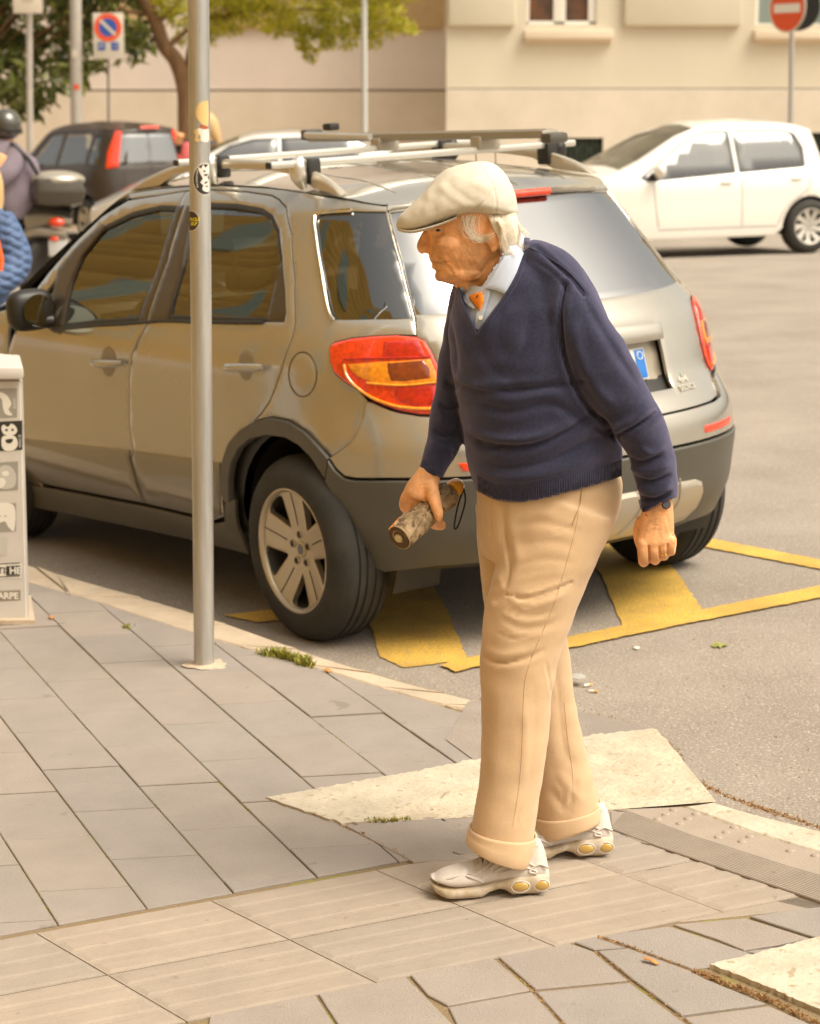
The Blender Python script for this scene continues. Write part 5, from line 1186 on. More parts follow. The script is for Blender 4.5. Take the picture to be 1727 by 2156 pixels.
# trunk and legs (inside the clothes)
B.add(*limb([(1160, 1060, 0, 100, .10), (1140, 950, 0, 110, .105), (1115, 800, 0, 120, .11), (1100, 700, 0, 105, .10), (1085, 640, 0, 60, .075)], 20, 24))
B.add(*limb([(1175, 1080, -.07, 66, .07), (1120, 1240, -.07, 58, .06), (1098, 1340, -.08, 46, .05), (1078, 1550, -.09, 36, .038), (1062, 1800, -.10, 24, .028)], 24, 18))
B.add(*limb([(1110, 1080, .08, 66, .07), (1090, 1200, .08, 56, .06), (1140, 1380, .09, 44, .046), (1170, 1560, .10, 34, .036), (1200, 1745, .11, 22, .026)], 24, 18))
B.add(*limb([(1160, 640, -.06, 34, .04), (1235, 725, -.11, 30, .035), (1335, 875, -.12, 30, .032), (1372, 970, -.12, 30, .031), (1386, 1068, -.11, 29, .022)], 24, 18))
B.add(*limb([(1020, 650, .07, 30, .035), (968, 770, .09, 28, .035), (945, 860, .06, 24, .028), (924, 940, .03, 21, .023), (904, 1002, .0, 20, .020)], 24, 18))
# near hand: back of the hand to the camera, fingers curled away
B.add(*limb([(1386, 1050, -.11, 30, .020), (1384, 1085, -.11, 35, .021), (1382, 1115, -.11, 38, .022), (1380, 1140, -.112, 38, .021), (1380, 1153, -.110, 33, .017)], 18, 24, 2.6))
for kx, ky, px_, py_, r in ((1353, 1141, 1355, 1181, 12.5), (1377, 1145, 1379, 1177, 12), (1398, 1142, 1397, 1168, 11.5), (1413, 1134, 1412, 1158, 10)):
    B.add(*limb([(kx, ky - 6, -.115, r, .012), (kx + .5, ky + 8, -.122, r, .0125), (px_, py_ - 6, -.122, r * .95, .012), (px_ + 1, py_ + 3, -.104, r * .9, .011), (px_ + 3, py_ - 2, -.086, r * .8, .010), (px_ + 6, py_ - 14, -.074, r * .75, .009), (px_ + 7, py_ - 26, -.078, r * .6, .007)], 22, 14, 2.1))
B.add(*limb([(1352, 1092, -.10, 12, .014), (1346, 1120, -.088, 13, .014), (1350, 1148, -.074, 11, .012), (1364, 1166, -.068, 10, .010)], 14, 14, 2.1))
# far hand: holds the umbrella
B.add(*limb([(906, 990, .0, 24, .020), (897, 1012, -.002, 29, .021), (886, 1034, -.004, 34, .021), (880, 1050, -.004, 33, .018)], 14, 24, 2.5))
B.add(*limb([(906, 1018, -.012, 15, .016), (913, 1044, -.028, 14.5, .0155), (919, 1066, -.040, 12.5, .0135), (923, 1082, -.044, 11, .012), (924, 1094, -.040, 7.5, .009)], 16, 16, 2.1))     # thumb
for k_, (a, b, r) in enumerate((((862, 1036), (852, 1066), 12), ((872, 1046), (866, 1078), 12), ((884, 1052), (884, 1086), 11.5), ((896, 1054), (902, 1092), 10.5))):
    B.add(*limb([(a[0], a[1], -.002, r, .012), ((a[0] + b[0]) / 2 - 3, (a[1] + b[1]) / 2, .012, r, .012), (b[0], b[1], .030, r * .95, .0115), (b[0] + 13, b[1] + 14, .040, r * .85, .010), (b[0] + 30, b[1] + 16, .030, r * .75, .009), (b[0] + 42 - 5 * k_, b[1] + 8, .010, r * .65, .008)], 20, 14, 2.1))
BV, BF = fuse(B, .0027, 3, .5)
sk = [ # face
 ([(913, 553), (926, 553.5), (944, 551), (949, 555)], 1.7, -4.6, 1), ([(905, 528), (918, 538), (936, 553), (951, 572), (955, 588)], 3.4, -3.4), ([(930, 520), (948, 548), (968, 575)], 7, -2.6),
 ([(925, 488), (935, 489)], 8, -4.5), ([(908, 486), (922, 480), (940, 481)], 3, 1.8), ([(913, 499), (926, 503), (942, 499)], 2.8, 1.5), ([(912, 506), (928, 510), (946, 504)], 2.2, -2.2), ([(945, 484), (958, 480)], 1.6, -1.9), ([(946, 489), (962, 492)], 1.6, -1.9), ([(944, 494), (958, 502)], 1.6, -1.9),
 ([(917, 569), (928, 570), (940, 567)], 2.5, -2.8), ([(896, 529), (899, 522), (905, 519), (909, 525)], 2.2, -2.0), ([(892, 533), (899, 534)], 2.0, -1.6), ([(960, 530), (972, 560), (985, 585)], 5, -1.4), ([(1000, 545), (1012, 560), (1020, 580)], 6, 3.2), ([(990, 590), (1010, 578), (1030, 552)], 5, -3.0), ([(1002, 612), (1030, 585), (1052, 555)], 4, -1.8), ([(985, 606), (1005, 598)], 3.2, -1.6),
 ([(955, 470), (975, 520)], 9, -1.2), ([(908, 476), (930, 472), (945, 476)], 2.5, 1.2), ([(1040, 480), (1048, 492), (1044, 508)], 4.5, -4.5), ([(1050, 476), (1054, 492), (1048, 508)], 2.0, -1.5),
]
for x0, y0, n in ((968, 500, 6), (975, 530, 6), (940, 525, 5)):      # fine cheek creases
    for i in range(n): x = x0 + RNG.uniform(-12, 18); y = y0 + RNG.uniform(-15, 20); sk.append(([(x, y), (x + 5, y + 9), (x + 8, y + 19)], 1.4, -1.3))
# hands: knuckles, tendons, wrist creases
for x, y in ((1354, 1142), (1377, 1146), (1397, 1143), (1412, 1136)): sk.append(([(x - 2, y), (x + 2, y)], 8, 2.6, 1))
for a, b in (((1375, 1090), (1355, 1138)), ((1384, 1088), (1377, 1140)), ((1392, 1088), (1396, 1136)), ((1398, 1090), (1410, 1130))): sk.append(([a, b], 3.2, 1.0))
for i in range(9): y = 1084 + i * 4.2; sk.append(([(1350 + RNG.uniform(0, 8), y + 3), (1375, y + RNG.uniform(-1, 2)), (1412 - RNG.uniform(0, 10), y - 2)], 1.2, -.9))
for a, b in (((1366, 1150), (1368, 1186)), ((1388, 1152), (1390, 1182)), ((1405, 1146), (1406, 1170))): sk.append(([a, b], 2.0, -5.0, 1))
for i in range(8): y = 1000 + i * 4.0; sk.append(([(876 - i * 1.5 + RNG.uniform(0, 6), y), (896, y + 3), (922 - RNG.uniform(0, 6), y + 9)], 1.2, -.8))
for x, y in ((862, 1036), (874, 1044), (887, 1048)): sk.append(([(x - 2, y), (x + 2, y)], 7, 2.0, 1))
sk += [([(905, 1020), (912, 1045), (918, 1068)], 6, 1.2), ([(880, 1010), (868, 1034)], 3, .9), ([(890, 1010), (880, 1040)], 3, .9)]
sk = [(q[0], q[1], q[2] * (.72 if q[0][0][1] < 620 else .9), *q[3:]) for q in sk]; BV = sculpt(BV, BF, sk)
body = mk('body', BV, BF, m_skin, man, sharp=None)
bvb = bvh_of(BV, BF)
# eye
e_, _ = cast(bvb, 924, 485); 
drape('eye', [(914, 485.5), (920, 482), (929, 481), (937, 484), (930, 487.4), (920, 488)], bvb, M('eye_white', (.55, .42, .32), .25), man, off=.0012, thick=.002, grid=1.5)
drape('iris', [(917, 485), (919, 482.2), (923, 481.6), (927, 483.5), (926, 487), (920, 487.4)], bvb, M('iris', (.035, .02, .012), .15), man, off=.0020, thick=.002, grid=1.2)
drape('eyelid', [(913, 484), (919, 479.6), (929, 478.6), (938, 482), (935, 484.2), (928, 481.4), (920, 482.0), (915, 486)], bvb, m_skin, man, off=.0028, thick=.004, grid=1.5)
drape('eyebrow', [(906, 476), (916, 471.5), (932, 470), (944, 474), (932, 473.5), (916, 475.5), (908, 479)], bvb, M('grey_brow', (.60, .42, .26), .8), man, off=.002, thick=.003, grid=2)
# ---- jumper
J = MB()
J.add(*limb([(1158, 1042, 0, 150, .150), (1152, 1000, 0, 160, .160), (1146, 940, 0, 166, .166), (1139, 860, 0, 170, .168), (1128, 775, 0, 172, .165), (1112, 695, 0, 168, .160), (1096, 630, 0, 152, .148), (1082, 578, 0, 122, .125), (1078, 545, 0, 84, .10), (1080, 520, 0, 56, .075), (1082, 503, 0, 40, .06)], 40, 48, 2.25))
J.add(*limb([(1160, 590, -.04, 62, .075), (1196, 640, -.095, 62, .072), (1232, 705, -.115, 60, .070), (1280, 790, -.125, 61, .066), (1330, 868, -.130, 57, .060), (1360, 925, -.125, 51, .055), (1378, 985, -.118, 46, .048), (1386, 1035, -.112, 40, .040), (1385, 1070, -.11, 35, .031)], 44, 32, 2.2))
J.add(*limb([(1010, 610, .08, 56, .07), (985, 690, .10, 50, .062), (968, 780, .09, 46, .055), (953, 850, .07, 43, .050), (936, 920, .04, 38, .042), (919, 965, .015, 31, .034), (905, 1001, .0, 26, .027)], 36, 28, 2.2))
J.add(*limb([(1120, 532, -.01, 30, .07), (1150, 560, -.03, 50, .09), (1190, 610, -.05, 55, .10), (1225, 680, -.05, 52, .10)], 12, 24, 2.2))
JV, JF = fuse(J, .0055, 7, .5)
JV = fold_noise(JV, JF, .0045, 7.0, 3.1); JV = fold_noise(JV, JF, .0040, 14.0, 9.7, (1, 1, 1.8))
js = [([(965, 808), (1010, 822), (1080, 822), (1170, 812), (1250, 800)], 8, -5.0), ([(955, 790), (1000, 812), (1060, 828)], 7, 4.5), ([(1000, 850), (1080, 866), (1160, 850), (1250, 905)], 9, -3.0),
 ([(972, 915), (1040, 938), (1120, 938), (1200, 905), (1255, 860)], 7, -5.5), ([(985, 900), (1050, 922), (1130, 920), (1200, 885)], 9, 4.0), ([(1000, 930), (1030, 946), (1070, 938)], 5, -4.0), ([(995, 970), (1070, 985), (1150, 972), (1230, 935), (1300, 905)], 9, -3.5), ([(1000, 990), (1080, 1008), (1180, 990), (1290, 945)], 10, 3.0),
 ([(1190, 600), (1180, 660), (1185, 730), (1205, 800), (1240, 860), (1290, 905)], 6, -7.0, 1), ([(1205, 640), (1212, 720), (1245, 800), (1300, 870)], 12, 4.0), ([(1245, 900), (1290, 915), (1310, 930)], 6, -6.0),
 ([(1290, 922), (1335, 900), (1385, 868), (1396, 845)], 4.5, -6.0, 1), ([(1285, 905), (1330, 885), (1375, 850)], 8, 4.0), ([(1318, 962), (1350, 975), (1400, 955)], 6, -5.0), ([(1325, 985), (1365, 990), (1415, 975)], 7, 4.0), ([(1335, 1005), (1370, 1015), (1415, 1000)], 5, -5.0), ([(1340, 1024), (1375, 1036), (1418, 1020)], 7, 4.5), ([(1344, 1046), (1380, 1052), (1416, 1036)], 4.5, -5.0),
 ([(1345, 940), (1375, 955), (1405, 940)], 6, 3.5), ([(1215, 600), (1260, 680), (1310, 760), (1350, 820)], 9, -2.5), ([(1235, 630), (1285, 710), (1330, 780)], 10, 3.0), ([(1130, 520), (1190, 575), (1232, 620)], 4.0, -3.5, 1), ([(1120, 545), (1170, 580), (1212, 640)], 3.0, -2.0),
 ([(940, 660), (955, 720), (962, 790)], 6, -3.0), ([(950, 640), (972, 700), (985, 760)], 8, 2.2), ([(935, 800), (955, 815), (970, 805)], 6, -4.0), ([(925, 850), (948, 862), (968, 850)], 6, -4.5), ([(912, 905), (938, 918), (965, 905)], 6, -4.5), ([(905, 930), (930, 945), (955, 950)], 6, 4), ([(922, 880), (945, 890), (965, 880)], 6, 3.5), ([(955, 945), (962, 965), (950, 978)], 5, -4),
 ([(1060, 640), (1050, 700), (1060, 760)], 16, -2.0), ([(1150, 640), (1140, 720), (1120, 790)], 20, 2.5), ([(1120, 660), (1100, 740), (1060, 800)], 8, -1.6), ([(1010, 720), (1040, 780), (1100, 810)], 14, -2.2), ([(1300, 930), (1312, 960), (1310, 1000)], 6, 3)]
js = [(q[0], q[1] * 1.05, q[2] * 1.75, *q[3:]) for q in js]; JV = sculpt(JV, JF, js)
# ribbed hem and cuffs
hemc = [(1002, 1030), (1060, 1046), (1120, 1042), (1200, 1028), (1260, 1010), (1312, 985)]
cut_hem = catmull([(960, 1024), (1000, 1036), (1045, 1056), (1090, 1061), (1150, 1052), (1220, 1034), (1280, 1016), (1316, 1002), (1345, 985)], 40)
pp = PA(JV); ribh = np.interp(pp[:, 0], cut_hem[:, 0], cut_hem[:, 1]) - pp[:, 1]
Nn = vnorm(JV, JF); band = (pp[:, 0] < 1322) & (pp[:, 0] > 985) & (ribh < 48) & (pp[:, 1] > 930); JV = JV - Nn * (np.clip(1 - ribh / 48, 0, 1) * band * .006)[:, None]
v_neck = [(962, 600), (975, 640), (988, 672), (1004, 700), (1022, 678), (1048, 645), (1075, 605), (1092, 568), (1104, 535), (1106, 512), (1090, 490), (1040, 470), (960, 520)]
view = O - JV; view /= np.linalg.norm(view, axis=1)[:, None]; front = (Nn * view).sum(1) > -.35
kill = inpoly(pp, v_neck) & (front | (pp[:, 1] < 545)); kill |= (pp[:, 0] < 1322) & (pp[:, 0] > 985) & (ribh < 0) & (JV[:, 1] > 0) & (pp[:, 1] > 985)
cuffL = (pp[:, 0] > 1335) & (pp[:, 1] > 1082 - (pp[:, 0] - 1347) * .44); cuffR = (pp[:, 0] < 940) & (pp[:, 1] > 995 + (pp[:, 0] - 880) * .24) & (pp[:, 1] > 980); kill |= cuffL | cuffR
JF2 = [f for f in JF if not any(kill[i] for i in f)]
jump = mk('jumper', JV, JF2, m_knit, man, sharp=None)
sm = jump.modifiers.new('thickness', 'SOLIDIFY'); sm.thickness = .003; sm.offset = -1
bvj = bvh_of(JV, JF)
def on(bv, px, py, off=.002, prev=None):
    h, n = cast(bv, px, py)
    if h is None: h = W(px, py, prev[1] if prev is not None else YM)
    v = O - h; return h + v / np.linalg.norm(v) * off
def line_on(bv, pts, n=40, off=.002):
    out = []; 
    for p in catmull(pts, n): out.append(on(bv, p[0], p[1], off, out[-1] if out else None))
    return np.array(out)
# V neck band: two rows of knit following the opening
vb = [(1110, 500), (1107, 530), (1094, 575), (1068, 622), (1040, 660), (1018, 690), (1004, 708), (990, 682), (974, 648), (960, 606)]
def band_on(bv, mid, wpx, off, mat, name, n=70, thick=.004):
    c = catmull(mid, n); t = np.gradient(c, axis=0); t /= np.linalg.norm(t, axis=1)[:, None]; nn = np.stack([-t[:, 1], t[:, 0]], 1); V = []; pv = None
    for i in range(n):
        row = []
        for k in (-1, -.5, 0, .5, 1):
            q = c[i] + nn[i] * k * wpx; p = on(bv, q[0], q[1], off + thick * (1 - k * k), pv); row.append(p); pv = p if k == 0 else pv
        V += row
    V = np.array(V).reshape(n, 5, 3)
    for _ in range(3): V[1:-1] = .5 * V[1:-1] + .25 * (V[:-2] + V[2:])
    return mk(name, V.reshape(-1, 3), grid_faces(n, 5), mat, man, sharp=None)
band_on(bvj, vb, 6.0, .001, m_rib, 'neck_band')
def ribs(bv, a, b, n, off, name, r=.0016):
    mb = MB(); ca, cb_ = catmull(a, n), catmull(b, n)
    for i in range(n):
        p, q = ca[i], cb_[i]; h0 = on(bv, *p, off); h1 = on(bv, *((p + q) / 2), off, h0); h2 = on(bv, *q, off, h1); mb.tube([h0, h1, h2], r, 5)
    return mb.obj(name, m_rib, man, kind='stuff')
bvj2 = bvh_of(JV, JF2)
ribs(bvj2, [(1006, 1000), (1045, 1022), (1090, 1026), (1150, 1016), (1220, 998), (1280, 978), (1308, 968)], [(1008, 1036), (1045, 1053), (1090, 1058), (1150, 1049), (1220, 1031), (1280, 1013), (1309, 1002)], 84, .0002, 'hem_rib', .0011)
ribs(bvj2, [(1345, 1052), (1360, 1052), (1385, 1046), (1412, 1030)], [(1352, 1078), (1365, 1076), (1388, 1066), (1414, 1052)], 20, .0002, 'cuff_rib', .0010)
ribs(bvj2, [(890, 970), (905, 972), (930, 980)], [(885, 994), (902, 998), (925, 1003)], 14, .0002, 'cuff_rib', .0010)
for q in ([(1190, 590), (1178, 650), (1184, 720), (1200, 790), (1225, 850)],): MB().tube(line_on(bvj2, q, 40, .0004), .0016, 6).obj('armhole_seam', m_rib, man)
MB().tube(line_on(bvj2, [(1114, 520), (1160, 545), (1200, 575), (1232, 612)], 30, .0004), .0016, 6).obj('shoulder_seam', m_rib, man)
# ---- shirt, collar, kerchief
Sx = MB(); Sx.add(*limb([(1110, 700, 0, 150, .140), (1092, 630, 0, 140, .132), (1078, 585, -.004, 112, .112), (1066, 555, -.004, 84, .090), (1060, 530, 0, 64, .074), (1062, 505, .0, 52, .062)], 22, 36, 2.2))
SV, SF = fuse(Sx, .006, 5); pp = PA(SV); kill = (pp[:, 1] < 600) & (pp[:, 0] < 1015 + (600 - pp[:, 1]) * .62); SF = [f for f in SF if not any(kill[i] for i in f)]
mk('shirt', SV, SF, m_shirt, man, sharp=None); bvs = bvh_of(SV, SF)
class Multi:
    def __init__(s, *b): s.b = b
    def ray_cast(s, o, d, l):
        best = (None, None, None, None)
        for x in s.b:
            h = x.ray_cast(o, d, l)
            if h[0] is not None and (best[0] is None or h[3] < best[3]): best = h
        return best
bvsb = Multi(bvs, bvb)
drape('collar', [(1100, 490), (1109, 503), (1107, 522), (1088, 574), (1068, 621), (1046, 612), (1022, 606), (1040, 579), (1062, 540), (1080, 508)], bvsb, m_shirt, man, off=.010, thick=.007, grid=4, smooth_n=6, bulge=.003)
drape('collar', [(968, 606), (976, 604), (984, 618), (990, 632), (1002, 648), (996, 650), (985, 642), (975, 630)], bvsb, m_shirt, man, off=.008, thick=.005, grid=3, smooth_n=3)
drape('placket', [(1022, 607), (1034, 612), (1026, 640), (1020, 660), (1008, 694), (1000, 690), (1003, 664), (1012, 636)], bvsb, m_shirt, man, off=.006, thick=.004, grid=3, smooth_n=2)
drape('neckerchief', [(988, 622), (1004, 616), (1016, 615), (1019, 634), (1011, 655), (1000, 642), (992, 632)], bvsb, m_scarf, man, off=.008, thick=.008, grid=2.5, bulge=.004, smooth_n=2)
h = on(bvsb, 1012, 669, .009); V, Fc = lathe([(.0048, -.001), (.0048, .001), (.003, .0014), (.0001, .0008)], h, (O - h), 16); mk('button', V, Fc, M('button_pearl', (.75, .70, .62), .3), man)
# ---- trousers
T = MB()
T.add(*limb([(1150, 960, 0, 120, .115), (1156, 1010, 0, 150, .14), (1156, 1035, 0, 154, .142), (1146, 1080, 0, 146, .142), (1136, 1130, 0, 134, .135), (1128, 1180, 0, 118, .120)], 26, 44, 2.2))
T.add(*limb([(1190, 1060, -.05, 112, .10), (1168, 1130, -.06, 104, .098), (1142, 1200, -.07, 98, .092), (1127, 1250, -.08, 94, .088), (1112, 1300, -.085, 91, .084), (1101, 1345, -.088, 86, .082), (1092, 1400, -.09, 81, .080), (1087, 1470, -.092, 76, .076), (1085, 1550, -.095, 72.5, .074), (1078, 1620, -.097, 69, .073), (1070, 1680, -.10, 67, .074), (1060, 1740, -.102, 68, .077), (1053, 1790, -.104, 68, .079)], 60, 40, 2.2))
T.add(*limb([(1098, 1070, .06, 96, .095), (1090, 1140, .07, 86, .092), (1088, 1210, .08, 76, .086), (1100, 1280, .085, 76, .080), (1122, 1340, .09, 72, .076), (1142, 1400, .095, 62, .072), (1152, 1460, .098, 58, .070), (1164, 1530, .10, 58, .069), (1178, 1600, .103, 61, .069), (1188, 1650, .106, 64, .070), (1195, 1700, .108, 68, .072), (1197, 1738, .11, 70, .074)], 56, 36, 2.2))
TV, TF = fuse(T, .0055, 6, .5); TV = fold_noise(TV, TF, .0040, 6.0, 5.3, (1, 1, .6)); TV = fold_noise(TV, TF, .0022, 17.0, 1.3, (.7, .7, 1.5))
ts = [([(1005, 1245), (1030, 1236), (1060, 1224), (1070, 1200)], 5, -3), ([(1060, 1060), (1062, 1120), (1075, 1180), (1062, 1240), (1045, 1262)], 6, -6.5, 1), ([(1075, 1085), (1085, 1140), (1100, 1190)], 10, 3.0),
 ([(1075, 1250), (1110, 1262), (1160, 1250), (1210, 1225)], 5, -5.5), ([(1070, 1262), (1100, 1274), (1150, 1268), (1190, 1250)], 5, 3.5), ([(1065, 1278), (1110, 1296), (1170, 1285)], 5, -3.5), ([(1050, 1300), (1095, 1322), (1150, 1318), (1185, 1300)], 6, -3.5), ([(1055, 1312), (1100, 1336), (1150, 1334)], 7, 2.5), ([(1028, 1290), (1018, 1330), (1022, 1370)], 9, 3.5), ([(1010, 1375), (1050, 1396), (1110, 1385), (1150, 1365)], 5, -4.0), ([(1015, 1362), (1060, 1378), (1110, 1368)], 6, 2.5),
 ([(1085, 1110), (1130, 1100), (1180, 1108), (1225, 1120)], 6, -3.0), ([(1070, 1095), (1120, 1078), (1180, 1084)], 7, 2.5), ([(1090, 1150), (1150, 1140), (1210, 1150)], 7, -2.2), ([(1085, 1190), (1150, 1178), (1215, 1185)], 6, -2.4), ([(1080, 1225), (1140, 1210), (1200, 1205)], 6, 2.2), ([(1050, 1210), (1058, 1236), (1070, 1248)], 4, 3), 
 ([(1120, 1420), (1128, 1520), (1118, 1640), (1105, 1740)], 14, -2.0), ([(1050, 1430), (1045, 1560), (1035, 1680)], 14, 2.0), ([(1100, 1470), (1108, 1560), (1098, 1660)], 7, 2.0), 
 ([(1170, 1400), (1180, 1500), (1190, 1580), (1215, 1620)], 9, -3.5), ([(1195, 1430), (1212, 1520), (1235, 1600)], 9, 2.5), ([(1155, 1660), (1180, 1690), (1190, 1715)], 7, -3.0), ([(1215, 1640), (1205, 1680), (1195, 1710)], 5, -2.5), ([(1175, 1620), (1200, 1660), (1230, 1690)], 7, 2.5)]
ts = [(q[0], q[1] * 1.25, q[2] * (1.0 if q[0][0][1] > 1335 else .5 if q[3:] else .6), *q[3:]) for q in ts]; ts += [([(1066, 1252), (1100, 1258), (1150, 1246), (1205, 1226)], 2.6, -4.5, 1), ([(1072, 1268), (1110, 1276), (1155, 1262)], 2.2, -2.6), ([(1055, 1282), (1100, 1300), (1150, 1296)], 2.4, -2.8), ([(1012, 1378), (1055, 1396), (1100, 1388)], 2.6, -3.4), ([(1062, 1090), (1066, 1150), (1072, 1205), (1062, 1248)], 2.4, -3.2),
 ([(1040, 1330), (1080, 1344), (1130, 1332)], 2.4, -2.2), ([(1206, 1104), (1180, 1120), (1150, 1124)], 2.2, -2.6), ([(1150, 1392), (1158, 1440), (1166, 1480)], 3, -3), ([(1030, 1048), (1034, 1110), (1030, 1160)], 2.4, -2.0), ([(1012, 1060), (1018, 1130)], 2.2, -1.8), ([(1172, 1640), (1186, 1670), (1184, 1700)], 2.4, -2.4), ([(1100, 1700), (1088, 1725), (1096, 1745)], 2.4, -2.2)]
TV = sculpt(TV, TF, ts)
pp = PA(TV); kill = ((pp[:, 1] > 1788) & (pp[:, 0] < 1135)) | ((pp[:, 0] > 1120) & (TV[:, 1] > YM + .02) & (pp[:, 1] > 1737)); TF2 = [f for f in TF if not any(kill[i] for i in f)]
trs = mk('trousers', TV, TF2, m_tr, man, sharp=None); bvt = bvh_of(TV, TF2)
def cuff(rows, name='trouser_cuff'):
    V, Fc = limb(rows, 12, 44, 2.2, cap=False); n, m_ = 12, 44
    o = mk(name, V, Fc, m_tr, man, sharp=None); k = o.modifiers.new('thickness', 'SOLIDIFY'); k.thickness = .005; k.offset = -1; return o
cuff([(1060, 1750, -.103, 67.5, .078), (1057, 1770, -.104, 70, .081), (1053, 1784, -.105, 70.5, .083), (1050, 1792, -.105, 69, .082)])
cuff([(1193, 1700, .109, 70, .0745), (1196, 1716, .110, 72, .077), (1199, 1730, .111, 72, .078), (1201, 1736, .111, 70, .077)])
for q in ([(1222, 1040), (1215, 1100), (1200, 1160), (1180, 1230), (1160, 1290), (1118, 1390), (1104, 1450), (1100, 1560), (1094, 1650), (1080, 1740)], [(1188, 1480), (1196, 1560), (1205, 1620), (1208, 1690)]):
    MB().tube(line_on(bvt, q, 60, .0001), .0007, 5).obj('side_seam', M('seam_brown', (.46, .31, .175), .9), man)
MB().tube(line_on(bvt, [(1225, 1030), (1222, 1060), (1206, 1104)], 20, .0003), .0018, 6).obj('pocket_edge', M('seam_brown', (.46, .31, .175), .9), man)
# ---- cap
CAPT = [(835, 470), (840, 456), (855, 440), (886, 411), (915, 378), (945, 355), (986, 341.5), (1022, 340), (1049, 351), (1070, 374), (1082, 397), (1088, 430), (1090, 446)]
CAPB = [(835, 477), (840, 483), (866, 485), (898, 479), (948, 462), (972, 455), (994, 452), (1025, 455), (1058, 456), (1080, 453), (1090, 450)]
CAPW = [(835, .012), (840, .036), (850, .054), (870, .072), (900, .088), (940, .100), (985, .106), (1025, .104), (1055, .092), (1075, .072), (1086, .045), (1090, .012)]
xs = np.concatenate([np.linspace(835, 850, 10), np.linspace(853, 1075, 60), np.linspace(1077, 1090, 10)]); ct = catmull(CAPT, 200); cb2 = catmull(CAPB, 200); cw = catmull(CAPW, 200)
C = MB(); V = []; m_ = 44
for x in xs:
    yt = np.interp(x, ct[:, 0], ct[:, 1]); yb = np.interp(x, cb2[:, 0], cb2[:, 1]); w_ = np.interp(x, cw[:, 0], cw[:, 1])
    for j in range(m_):
        a = 2 * math.pi * j / m_; sa, ca = math.sin(a), math.cos(a); ymid = yb - (yb - yt) * .22
        y = ymid - (ymid - yt) * abs(sa) ** (2 / 2.1) if sa > 0 else ymid + (yb - ymid) * abs(sa) ** (2 / 2.6); V.append(W(x, y, YM + w_ * math.copysign(abs(ca) ** (2 / 2.5), ca)))
n_ = len(xs); V += [np.mean(V[:m_], 0), np.mean(V[-m_:], 0)]; k = n_ * m_
C.add(V, grid_faces(n_, m_, True) + [(k, (j + 1) % m_, j) for j in range(m_)] + [(k + 1, (n_ - 1) * m_ + j, (n_ - 1) * m_ + (j + 1) % m_) for j in range(m_)])
CV, CF = fuse(C, .0034, 3); CV = fold_noise(CV, CF, .0030, 16, 2.2); CV = fold_noise(CV, CF, .0012, 45, 4.2)
cs_ = [(q_[0], q_[1] * 1.1, q_[2] * (.5 if q_[1] > 5 else 1), *q_[3:]) for q_ in [([(1005, 343), (1035, 385), (1045, 425), (1040, 455)], 2.2, -1.6), ([(1040, 400), (1015, 430), (960, 458), (905, 480)], 2.0, -1.8, 1), ([(935, 372), (960, 400), (1000, 428), (1020, 440)], 8, -2.2), ([(925, 385), (945, 410), (985, 436)], 7, 2.2), ([(1000, 372), (1035, 366), (1060, 380)], 10, -2.2), ([(985, 385), (1010, 392), (1040, 404)], 9, 2.2), ([(905, 420), (918, 445), (915, 470)], 8, -1.6), ([(870, 440), (885, 460), (890, 478)], 7, 1.4), ([(1050, 430), (1070, 440), (1086, 430)], 6, -1.8), ([(950, 372), (990, 356), (1020, 352)], 8, 1.8)]]
CV = sculpt(CV, CF, cs_); cap = mk('flat_cap', CV, CF, m_cap, man, sharp=None); bvc = bvh_of(CV, CF)
# brim under the front of the cap
V = []; cbr_ = catmull([(835, 480), (840, 487), (866, 491), (898, 485), (930, 475), (965, 461)], 40)
for i, x in enumerate(np.linspace(836, 962, 30)):
    yb = np.interp(x, cbr_[:, 0], cbr_[:, 1]); w_ = np.interp(x, cw[:, 0], cw[:, 1]) * np.interp(x, [836, 900, 962], [1.0, 1.0, .92])
    for j in range(24):
        a = 2 * math.pi * j / 24; V.append(W(x, yb - 4.5 + 4.5 * -math.sin(a), YM + w_ * math.copysign(abs(math.cos(a)) ** .8, math.cos(a))))
mk('cap_brim', V, grid_faces(30, 24, True) + [tuple(range(24)), tuple(29 * 24 + j for j in range(23, -1, -1))], m_cap, man)
# ---- hair
hb_ = MB(); hb_.add(*limb([(1030, 448, -.025, 34, .036), (1052, 458, -.025, 38, .044), (1072, 484, -.02, 24, .050), (1074, 512, -.012, 19, .046), (1074, 530, -.005, 11, .034)], 18, 24)); hv, hf = fuse(hb_, .004, 4)
hair = mk('hair', hv, hf, M('hair_mass', (.70, .55, .36), .8, bump=.0015, bs=180, stretch=(1, 1, .25)), man, sharp=None); bvh_ = bvh_of(hv, hf); bvall = Multi(bvh_, bvb)
st = MB()
def strand(pts, off0, off1, r=.00048):
    c = catmull(pts, 9); out = []; pv = None
    for i, p in enumerate(c):
        q = on(bvall, p[0], p[1], off0 + (off1 - off0) * i / 8, pv)
        if pv is not None and abs(q[1] - pv[1]) > .03: q = W(p[0], p[1], pv[1])
        out.append(q); pv = q
    st.tube(out, np.linspace(r, r * .45, 9), 4, cap=False)
for i in range(42):
    j = lambda s: RNG.uniform(-s, s); k = RNG.uniform(0, 1)
    strand([(975 + 34 * k + j(6), 453 + j(3)), (972 + 34 * k + j(6), 476 + j(5)), (982 + 30 * k + j(7), 497 + j(6)), (1000 + 22 * k + j(9), 509 + j(7) - 8 * k), (1020 + 20 * k + j(9), 505 + j(8) - 14 * k)], .0015, .006)
